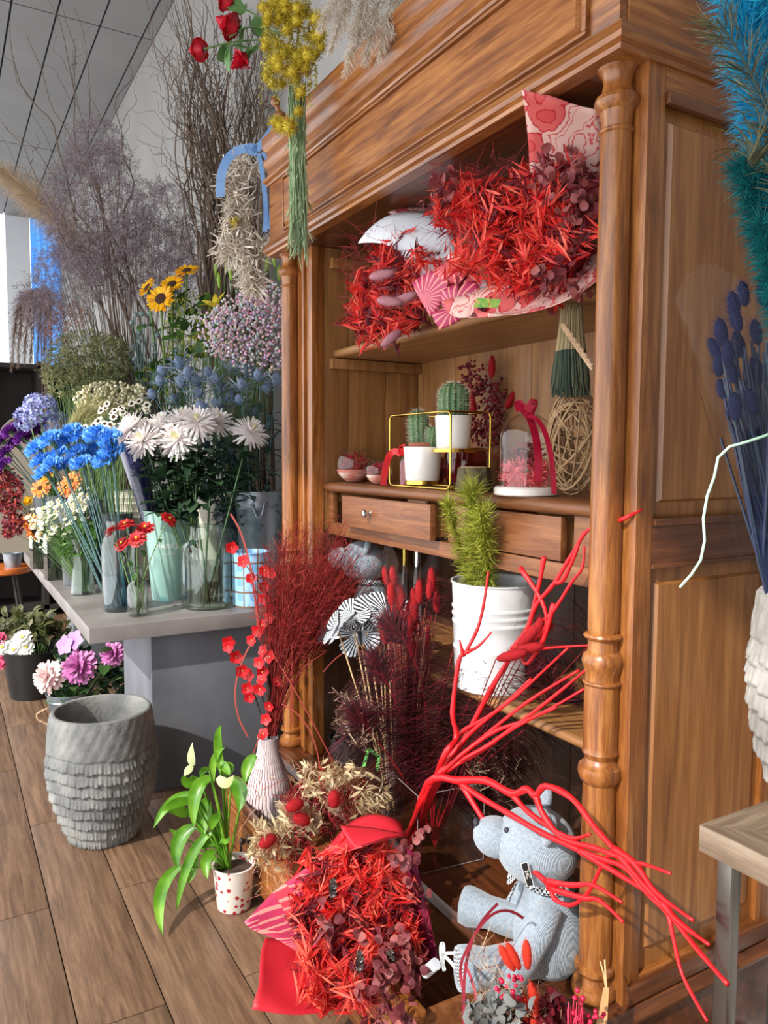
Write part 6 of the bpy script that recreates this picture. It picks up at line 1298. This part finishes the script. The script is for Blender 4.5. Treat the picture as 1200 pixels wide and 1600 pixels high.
bezpatch(P3([[(632, 1306, 1.80), (655, 1340, 1.80), (662, 1400, 1.78)], [(640, 1400, 1.80), (670, 1440, 1.78), (684, 1480, 1.74)], [(640, 1520, 1.78), (665, 1530, 1.74), (684, 1500, 1.72)]]), 10, 12, .004).build('wrapping_paper', m_mp, rb_, smooth='all', solid=.0006)
dfb = lambda x, y: 1.76 - (y-1430)*.0009
fill(rb_, 'backing_fill', [(560, 1455, 90, 92)], 0, .03, 900, sprig(.04, 10, .02, .004), [m_ml], lambda x, y: dfb(x, y)+.02)
fill(rb_, 'foliage', [(548, 1440, 92, 90), (510, 1385, 60, 45), (530, 1520, 74, 52), (590, 1380, 60, 60), (560, 1350, 60, 30), (600, 1450, 50, 60)], 0, .05, 320, ruscus(.06, 18, .052, .0056), [m_rl, m_ml], dfb)
fill(rb_, 'twigs', [(590, 1400, 60, 70), (560, 1500, 90, 60), (600, 1560, 60, 30)], 0, .05, 220, twigs(.07), [m_rt], lambda x, y: dfb(x, y)-.03)
fill(rb_, 'eucalyptus', [(640, 1335, 18, 22), (620, 1500, 40, 60), (600, 1580, 36, 20), (655, 1530, 20, 24), (540, 1440, 40, 14), (640, 1370, 16, 26)], 0, .03, 44, discs(.011), [m_eu], lambda x, y: dfb(x, y)-.07)
for (x, y) in ((562, 1506), (610, 1505), (520, 1392)):
    pc2 = at(x, y, d=dfb(x, y)-.085); mb = MB()
    for L_ in range(5):
        for j in range(8): a = j*pi/4+L_*.4; r = .017*(1-.14*abs(L_-1.5)); mb.leaf(pc2+V((0, 0, (L_-2)*.009)), V((cos(a), sin(a), .5)), (0, 0, 1), r, .011, -.4, .2, 2)
    mb.build('pine_cone', mat('frosted_cone', [(34, 24, 22), (60, 44, 40), (190, 186, 184)], .7, island=True), rb_, smooth=False)
MB().lathe([(0, 0), (.012, 0), (.012, .04), (0, .04)], 14, at(664, 1520, d=1.62), frame(at(686, 1502, d=1.60)-at(664, 1520, d=1.62))).build('paper_collar', m_wp, rb_)
t = thing('ribbon_bow', 'thin white satin ribbon loop beside the red bouquet', 'ribbon', at(692, 1500, d=1.62)); mb = MB()
for pts in (((690, 1500), (684, 1460), (700, 1470), (690, 1500)), ((690, 1500), (700, 1530), (690, 1515), (692, 1490)), ((690, 1490), (730, 1485), (760, 1500), (790, 1505)), ((692, 1492), (715, 1510), (720, 1530), (724, 1545))): q = [at(*p, d=1.60) for p in pts]; strip(mb, bez(q[0], q[1], q[2], 12, q[3]), .007, cam_n)
mb.build('ribbon', mat('white_satin', (214, 222, 218), .35), t, smooth='all')
sbq = thing('dried_bouquet', 'small bouquet with orange red bunny tails and berries in front of the bear', 'bouquet', V((-1.02, .93, .24))); ds = 1.36
m_or = mat('orange_tail', [(214, 50, 24), (232, 74, 36), (196, 40, 26)], .9, island=True, trans=.2); ot = tail(.055, .0085).mesh('bunny_tail', m_or, smooth='all')
for (x, y, dx, dy) in ((805, 1518, -18, -30), (813, 1516, -12, -24), (825, 1516, -2, -30), (838, 1582, -6, -32), (822, 1600, -4, -34), (832, 1612, 2, -30)): a = at(x, y, d=ds); place(ot, 'bunny_tail', sbq, a, frame(at(x+dx, y+dy, d=ds)-a))
fill(sbq, 'sprays', [(790, 1560, 50, 36), (850, 1590, 40, 26), (760, 1500, 24, 26), (800, 1590, 60, 30)], ds+.02, .05, 150, twigs(.06, 0, .0012), [mat('mixed_dry', [(186, 160, 120), (120, 40, 44), (206, 186, 150), (90, 40, 44)], .7, island=True)])
fill(sbq, 'berries', [(800, 1545, 26, 22), (905, 1570, 14, 24), (930, 1590, 16, 14)], ds-.02, .03, 42, dots(.003, .005, 1, 2), [mat('berry', [(170, 14, 44), (206, 30, 74)], .4, island=True)])
fill(sbq, 'pink_stems', [(900, 1575, 14, 26)], ds-.02, .02, 26, lambda mb, p: mb.tube([p, p+V((U(-.01, .01), 0, -.06))], .0009, 4), [mat('pink_stem', (214, 50, 84), .6)])
fill(sbq, 'grey_leaves', [(780, 1580, 34, 24)], ds+.01, .03, 34, discs(.012, 4, .04), [mat('lamb_ear', [(96, 98, 98), (124, 126, 124)], .9, island=True)]); fill(sbq, 'dark_leaves', [(860, 1595, 40, 20)], ds+.03, .03, 60, discs(.012, 4, .04), [m_ml])
t = thing('raffia_streamers', 'long thin crimson raffia streamers hanging over the drawer', 'ribbon', at(760, 1400, d=1.5)); mb = MB()
for (a, b, c, d_) in (((818, 1435), (770, 1395), (740, 1460), (722, 1500)), ((778, 1412), (735, 1450), (718, 1500), (726, 1620)), ((722, 1500), (712, 1540), (735, 1560), (740, 1620)), ((725, 1505), (740, 1530), (745, 1560), (756, 1620))): mb = MB(); strip(mb, bez(at(*a, d=1.5), at(*b, d=1.46), at(*c, d=1.44), 14, at(*d_, d=1.44)), .006, cam_n); mb.build('streamer', mat('crimson_raffia', (142, 34, 52), .6), t, smooth='all')
tgp = at(944, 1500, d=1.44); t = thing('paper_tag', 'tan paper tag on a pale string tied to the column foot', 'tag', tgp); mb = MB(); q = [at(x, y, d=dd) for x, y, dd in ((943, 1543, 1.42), (951, 1543, 1.42), (948, 1606, 1.40), (930, 1606, 1.40))]; mb.add(q, [(0, 1, 2, 3)]); mb.build('tag_card', mat('tan_card', [(196, 150, 100), (214, 172, 124)], .7, 20), t, smooth=False, solid=.0015)
mb = MB(); mb.tube([at(x, y, d=1.42) for x, y in ((938, 1503), (943, 1520), (947, 1545))], .0016, 5).tube([at(x, y, d=1.42) for x, y in ((945, 1500), (946, 1520), (948, 1545))], .0016, 5); mb.build('string', mat('pale_string', (214, 190, 140), .8), t)
# ------------------------------------------------------------------ potted plant on the floor
pp = at(366, 1416, Z=0); k = pxr(pp); hp_ = 70*k; ptm, nt, b = _new('rose_print_glaze'); N = nt.nodes; L = nt.links
tcn = N.new('ShaderNodeTexCoord'); vo = N.new('ShaderNodeTexVoronoi'); vo.inputs['Scale'].default_value = 44; vo.inputs['Randomness'].default_value = .6; ns = N.new('ShaderNodeTexNoise'); ns.inputs['Scale'].default_value = 120; L.new(tcn.outputs['Object'], vo.inputs['Vector']); L.new(tcn.outputs['Object'], ns.inputs['Vector'])
ad = N.new('ShaderNodeMath'); ad.operation = 'MULTIPLY_ADD'; ad.inputs[1].default_value = .5; L.new(ns.outputs[0], ad.inputs[0]); L.new(vo.outputs['Distance'], ad.inputs[2]); rpn = N.new('ShaderNodeValToRGB'); e = rpn.color_ramp.elements; rpn.color_ramp.interpolation = 'CONSTANT'; e[0].color = (*srgb(176, 40, 48), 1); e[1].position = .53; e[1].color = (*srgb(222, 218, 210), 1); L.new(ad.outputs[0], rpn.inputs[0]); L.new(rpn.outputs[0], b.inputs['Base Color']); b.inputs['Roughness'].default_value = .3
t = thing('potted_plant', 'lush green arching plant in a red flowered white pot on the floor', 'plant', pp)
MB().lathe([(0, 0), (25*k, 0), (26*k, .003), (32*k, hp_*.93), (34*k, hp_), (33*k, hp_+.002), (30*k, hp_), (29*k, hp_*.85), (0, hp_*.85)], 32, pp).build('pot', ptm, t); MB().lathe([(0, hp_*.88), (29*k, hp_*.86)], 20, pp).build('soil', m_soil, t); MB().lathe([(24.8*k, 0), (26*k, .002), (26.4*k, .006)], 32, pp).build('foot_ring', mat('chipped_glaze', (120, 60, 48), .8), t)
m_pl = mat('plant_leaf', [(64, 120, 22), (98, 156, 36), (134, 184, 60)], .35, 14, trans=.3, coat=.2); m_spa = mat('spathe', [(206, 222, 150), (226, 236, 186)], .45, 10, trans=.3)
LV = [((540,420),(480,150),(528,60),52,0),((470,470),(450,270),(555,220),45,0),((450,440),(310,470),(335,790),78,0),((440,590),(380,680),(412,840),100,0),((335,785),(180,850),(218,1080),85,0),((465,820),(280,930),(210,1390),58,0),((235,1070),(30,1200),(112,1560),72,0),((600,445),(700,490),(655,680),88,0),((330,550),(150,560),(45,797),55,0),((320,600),(200,600),(110,680),55,0),((290,700),(230,660),(150,680),60,0),((565,905),(470,880),(345,945),48,0),((550,740),(560,850),(430,925),85,0),((480,960),(390,1000),(432,1160),62,0),((350,960),(350,1080),(290,1195),50,0),((530,880),(580,910),(592,850),30,0),((370,460),(270,480),(263,415),75,0),((440,370),(400,380),(380,430),45,0),((560,330),(610,360),(600,410),45,0),((240,860),(190,820),(155,800),22,0),((520,330),(560,350),(590,420),50,0),((780,280),(700,330),(700,470),70,0),((510,700),(470,740),(460,810),60,0)]
dp_ = dep(pp)-.01
def q5(x, y, d):
    p = at(230+x/4.574, 1120+y/4.574, d=d)
    return p if p.z > .014 else at(230+x/4.574, 1120+y/4.574, Z=.014)
for i, (a, m_, e_, w, sp_) in enumerate(LV):
    do = U(-.10, .06); pts = bez(q5(*a, dp_+do*.5), q5(*m_, dp_+do), q5(*e_, dp_+do-.03), 12); mb = MB(); vs = []
    for j, p in enumerate(pts):
        u = j/12; tg = (pts[min(j+1, 12)]-pts[max(j-1, 0)]).normalized(); sd = tg.cross(V(cam_n)+V((0, 0, .5))).normalized(); nn = sd.cross(tg); ww = w/4.574*k*.62*(sin(pi*min(1, .10+.90*u))**.7 if j < 12 else .02); vs += [p-sd*ww+nn*ww*.35, p-sd*ww*.5+nn*ww*.08, p, p+sd*ww*.5+nn*ww*.08, p+sd*ww+nn*ww*.35]
    mb.add(vs, [(j*5+c_, j*5+c_+1, j*5+c_+6, j*5+c_+5) for j in range(12) for c_ in range(4)])
    st_ = q5(575+U(-25, 25), 1085, dp_); mb.tube(bez(st_, q5(lerp(575, a[0], .35), lerp(1085, a[1], .6), dp_+do*.3), pts[0], 8), [.004]*5+[.003]*4, 6); mb.build('leaf', m_pl, t, smooth='all')
for (a, m_, e_, w) in (((505, 430), (560, 520), (620, 415), 80), ((330, 350), (300, 310), (325, 180), 55), ((325, 350), (290, 380), (262, 425), 50)):
    pts = bez(q5(*a, dp_-.10), q5(*m_, dp_-.11), q5(*e_, dp_-.11), 8); mb = MB(); vs = []
    for j, p in enumerate(pts):
        u = j/8; tg = (pts[min(j+1, 8)]-pts[max(j-1, 0)]).normalized(); sd = tg.cross(V(cam_n)).normalized(); ww = w/4.574*k*.5*sin(pi*min(1, .15+.85*u)); vs += [p-sd*ww, p+V(cam_n)*ww*.2, p+sd*ww]
    mb.add(vs, [(j*3+c_, j*3+c_+1, j*3+c_+4, j*3+c_+3) for j in range(8) for c_ in range(2)]); mb.build('spathe', m_spa, t, smooth='all')
# ------------------------------------------------------------------ hanging on and above the crown
wr = thing('dried_garland', 'pale dried flower garland hung by a blue ribbon from the crown peg', 'garland', at(412, 240, d=2.93)); dg_ = 2.92
gp = [(412, 245), (378, 258), (355, 290), (366, 325), (358, 365), (372, 395), (402, 390), (398, 450)]
fill(wr, 'dried_flowers', [(385, 258, 24, 14), (366, 285, 18, 18), (372, 330, 18, 26), (365, 380, 22, 28), (405, 390, 24, 16), (392, 430, 16, 26)], dg_, .04, 330, lambda mb, p: [mb.petal(p, rdir()+V((-.1, 0, -.4)), rdir(), U(.03, .075), .006, .5, 3, 0, tipw=.3) for _ in range(6)], [mat('pale_dried', [(226, 218, 202), (204, 190, 168), (240, 236, 226), (160, 138, 114)], .8, island=True, trans=.2)])
MB().tube([at(x, y, d=dg_) for x, y in gp], .012, 7).build('core', mat('dry_stem', [(92, 76, 64), (128, 108, 90)], .7, island=True), wr, smooth='all')
yb = MB(); yb.ball((0, 0, 0), .012, 0, 2)
for i in range(130): q = rdir(); yb.petal(q*.010, q, rdir(), .012, .0035, 0, 1, 0, tipw=.3)
m_pom = mat('yellow_pompom', [(150, 128, 14), (188, 164, 26), (206, 186, 60)], .8, island=True, trans=.2); yb = yb.mesh('pompom', m_pom)
place(yb, 'pompom', wr, at(367, 347, d=dg_-.05), None, 1.1)
rbn = MB(); q = lambda *p: [at(x, y, d=2.86) for x, y in p]
for pts, w in ((q((402, 232), (355, 225), (342, 262), (344, 308)), .034), (q((428, 198), (420, 210), (412, 222), (400, 234)), .028), (q((404, 240), (412, 280), (418, 320), (414, 362)), .017), (q((410, 238), (428, 260), (428, 320), (420, 358)), .014), (q((400, 232), (385, 222), (380, 240), (402, 238)), .026)): strip(rbn, bez(pts[0], pts[1], pts[2], 14, pts[3]), w, cam_n)
rbn.build('ribbon', mat('blue_satin', [(104, 146, 206), (140, 178, 226)], .35, 8, trans=.2), wr, smooth='all')
# yellow bunch hung upside down
hy = at(462, 130, Y=.965); dy = dep(hy); yt = thing('hanging_bunch', 'bunch of yellow pompom flowers hung upside down on the cornice', 'flowers', hy)
for i in range(50):
    x, y = ell([(440, 40, 42, 42), (460, 110, 42, 50), (480, 60, 24, 50), (450, 190, 26, 32), (425, 90, 22, 40), (495, 190, 8, 14)]); place(yb, 'pompom', yt, at(x, y, d=dy+U(-.07, .03)), frame(rdir()), U(.9, 1.45))
mb = MB()
for i in range(130):
    x0 = U(450, 478); x1 = 466+U(-14, 16); y0 = U(120, 200); y1 = U(330, 408); a, b = at(x0, y0, d=dy+U(-.02, .02)), at(x1, y1, d=dy+U(-.02, .02)); mb.tube([a, a.lerp(b, .5)+rdir()*.006, b], .0013, 4)
    for j in range(6): p = a.lerp(b, U(.1, 1)); mb.leaf(p, V((U(-.6, .6), U(-.4, .4), -1)), rdir(), U(.03, .06), .0042, U(-.3, .3), .2, 2)
stuff(mb.build('stems', mat('sage_stem', [(150, 176, 132), (184, 206, 164), (128, 156, 112)], .6, island=True, trans=.2), yt, smooth='all')); mb = MB()
for i in range(16):
    x = U(398, 500); p0 = at(x, U(-10, 20), d=dy); p1 = at(x+U(-8, 8), U(90, 170), d=dy-.03); plume(mb, [p0, p0.lerp(p1, .5), p1], 90, .016, .004, 0, 1.0, .2, taper=False)
stuff(mb.build('catkins', mat('catkin', [(150, 140, 50), (186, 176, 84)], .8, island=True), yt, smooth='all'))
# pale pampas bunch lying on the crown
wpb = at(560, -40, Y=1.0); t = thing('pampas_bunch', 'cream and white pampas bunch spilling over the crown cornice', 'dried grass', wpb); dw2 = dep(wpb)
m_cp = mat('cream_pampas', [(214, 202, 180), (236, 230, 218), (190, 172, 144), (226, 224, 226)], .9, island=True, trans=.3)
for (a, m_, e_, n) in (((570, -60), (540, 10), (515, 80), 700), ((580, -60), (560, 30), (540, 115), 700), ((600, -60), (590, 20), (570, 100), 700), ((620, -60), (612, 10), (592, 95), 600), ((590, -60), (570, 20), (556, 70), 700), ((560, -60), (525, -10), (500, 45), 600), ((630, -50), (622, 0), (612, 50), 400)):
    mb = MB(); plume(mb, bez(at(*a, d=dw2), at(*m_, d=dw2-.04), at(*e_, d=dw2-.05), 8), n, .055, .0016, 0, .6, .5); stuff(mb.build('plume', m_cp, t, smooth='all'))
# silk roses
m_ros = mat('rose_petal', [(176, 8, 34), (206, 18, 46), (150, 6, 30)], .5, island=True, trans=.15); rs = MB()
for l in range(5):
    n = (3, 4, 5, 5, 6)[l]; r = (.008, .014, .021, .028, .034)[l]
    for i in range(n):
        a0 = 2*pi*i/n+l*.7; vs = []; wdt = 2*pi/n*.72
        for v_ in range(5):
            tv = v_/4
            for u_ in range(7): a = a0+(u_/6-.5)*2*wdt; rr = r*(.30+.62*tv**.7+(.10*l*max(0, tv-.6))); vs.append((rr*cos(a), rr*sin(a), -.02+tv*(.064-.008*l)-(.012*max(0, tv-.7)*l)+(.004*cos((u_-3)*.9) if v_ == 4 else 0)))
        rs.add(vs, [(v_*7+u_, v_*7+u_+1, (v_+1)*7+u_+1, (v_+1)*7+u_) for v_ in range(4) for u_ in range(6)])
rs = rs.mesh('rose_head', m_ros, smooth='all'); m_rlf = mat('rose_leaf', [(60, 100, 52), (96, 136, 78), (120, 156, 100)], .45, island=True, trans=.2)
ra = at(440, 60, Y=1.03); dr_ = dep(ra)
for (x, y, f, s, l) in ((312, 78, (-.9, -.4, .25), 1.0, 'red silk rose furthest out along the spray on the crown'), (362, 42, (-.5, -.7, .5), 1.25, 'largest red silk rose at the heart of the spray'), (378, 92, (-.3, -.6, -.6), 1.0, 'red silk rose nodding beneath the rose leaves'), (355, 2, (-.4, -.5, .7), 1.0, 'red silk rose at the top of the spray')):
    h = at(x, y, d=dr_+U(-.05, 0)); t = thing('silk_rose', l, 'flower', ra+V((U(-.02, .02), 0, U(-.02, .02)))); MB().tube(bez(t.location, t.location.lerp(h, .5)+V((0, 0, .03)), h-V(f).normalized()*.02*s, 8), .003, 6).build('stem', m_stem, t); place(rs, 'rose_head', t, h, frame(f), s)
    for j in range(4): p = t.location.lerp(h, U(.45, .85)); q2 = rdir(); MB().leaf(p, V((-.3, -.2, .1))+q2*.8, V((.3, -.8, .4)), U(.07, .09), U(.045, .06), .5, .15, 6).build('leaf', m_rlf, t, smooth='all')
# ------------------------------------------------------------------ on the oak table at the right
rc = at(1272, 1262, Z=.80); rc = V((max(rc.x, -.695), rc.y, .80)); k = pxr(rc); Hh = at(1230, 925, d=dep(rc)).z-.80
print('right pot', rc, k, Hh)
scaled_planter('textured_planter', 'pale grey planter with feathered clay strokes on the oak table', rc, [(.058, 0), (.066, .02), (.092, Hh*.25), (.108, Hh*.5), (.110, Hh*.65), (.105, Hh*.85), (.100, Hh*.96), (.098, Hh)], 216, 7, .0, Hh*.80, .010, mat('pale_clay', [(118, 114, 108), (150, 146, 140), (176, 172, 164)], .9, 9, bump=.35, bscale=70, detail=8), 44)
rz = rc+V((0, 0, .035)); t = thing('wrapped_bouquet', 'navy blue bunny tails in a clear cellophane cone in the pale planter', 'bouquet', rz); dn = dep(rc)-.03; m_nv = mat('navy_tail', [(10, 16, 70), (20, 30, 100), (8, 10, 44)], .9, island=True, trans=.15); nt_ = tail(.040, .0085).mesh('bunny_tail', m_nv, smooth='all')
for (x, y) in ((1150, 500), (1156, 520), (1130, 545), (1124, 562), (1138, 575), (1124, 590), (1132, 625), (1148, 600), (1160, 560), (1170, 610), (1185, 540), (1190, 600), (1165, 480), (1180, 650), (1150, 660), (1196, 480)): h = at(x, y, d=dn+U(-.04, .04)); place(nt_, 'bunny_tail', t, h, frame(h-rz+rdir()*.15), U(.9, 1.25))
mb = MB()
for i in range(90): mb.tube([rz+V((U(-.02, .02), U(-.02, .02), 0)), at(U(1185, 1240), 880, d=dn), at(U(1125, 1210), U(520, 700), d=dn+U(-.04, .04))], .0022, 4)
stuff(mb.build('stems', mat('navy_stem', [(10, 14, 44), (20, 28, 70), (44, 60, 70)], .5, island=True), t)); cone(t, rz+V((0, 0, .02)), at(1170, 410, d=dn-.02), .03, .12, fl=.08, cut=.25)
mb = MB(); pts = [at(x, y, d=1.08) for x, y in ((1215, 672), (1195, 681), (1165, 691), (1140, 698), (1122, 715), (1116, 745), (1105, 775), (1099, 810), (1101, 845), (1095, 875), (1080, 898), (1062, 918))]; mb.tube(pts, .0021, 6); mb.build('tie_cord', mat('mint_cord', (176, 214, 190), .5), t, smooth='all')
t = thing('dyed_plumes', 'turquoise dyed pampas plumes above the pale planter', 'dried grass', rz+V((.03, .03, 0))); dq = 1.02
m_cy = mat('cyan_plume', [(0, 134, 184), (10, 172, 216), (60, 200, 232), (0, 150, 176)], .8, island=True, trans=.3); m_te = mat('teal_plume', [(0, 84, 92), (0, 116, 120), (10, 140, 140)], .8, island=True, trans=.3)
for (pts, n, L_, mm) in ((((1240, 420), (1190, 200), (1140, -60)), 7500, .046, m_cy), (((1260, 300), (1200, 100), (1180, -80)), 5200, .05, m_cy), (((1235, 520), (1215, 380), (1160, 260)), 4600, .038, m_te), (((1240, 620), (1225, 470), (1185, 350)), 2200, .032, m_te)):
    mb = MB(); q = [at(x, y, d=dq+U(-.02, .02)) for x, y in pts]; pth = bez(q[0], q[1], q[2], 10); plume(mb, pth, n, L_, .0012, 0, 1.0, .6, taper=False); mb.tube([t.location, q[0].lerp(t.location, .3), q[0]], .003, 5); stuff(mb.build('plume', mm, t, smooth='all'))
t = thing('peacock_feather', 'natural olive peacock feather lying over the turquoise plumes', 'feather', rz+V((.02, -.02, 0))); m_ol = mat('olive_barb', [(60, 62, 34), (96, 92, 52), (40, 60, 50), (120, 108, 60)], .5, island=True, trans=.1); mb = MB(); pts = bez(at(1260, 400, d=.94), at(1230, 180, d=.95), at(1120, 30, d=.96), 12)
mb.tube([t.location, at(1300, 700, d=1.0)]+pts, .0012, 5)
for j in range(420):
    u = U(.1, 1)*11.9; i0 = int(u); p = pts[i0].lerp(pts[i0+1], u-i0); tg = (pts[i0+1]-pts[i0]).normalized(); sd = tg.cross(V(cam_n)).normalized()*rnd.choice((-1, 1)); mb.petal(p, tg*.7+sd*.6+rdir()*.2, rdir(), U(.03, .065), .0012, U(.2, .9), 4, 0, tipw=.3)
for j in range(60):
    a_ = at(1172+U(-4, 10), 255+U(-6, 6), d=.94); mb.petal(a_, V((.2, .3, 1))+rdir()*.4, rdir(), U(.04, .09), .0016, U(.8, 2.2), 6, 0, tipw=.3)
stuff(mb.build('barbs', m_ol, t, smooth='all'))
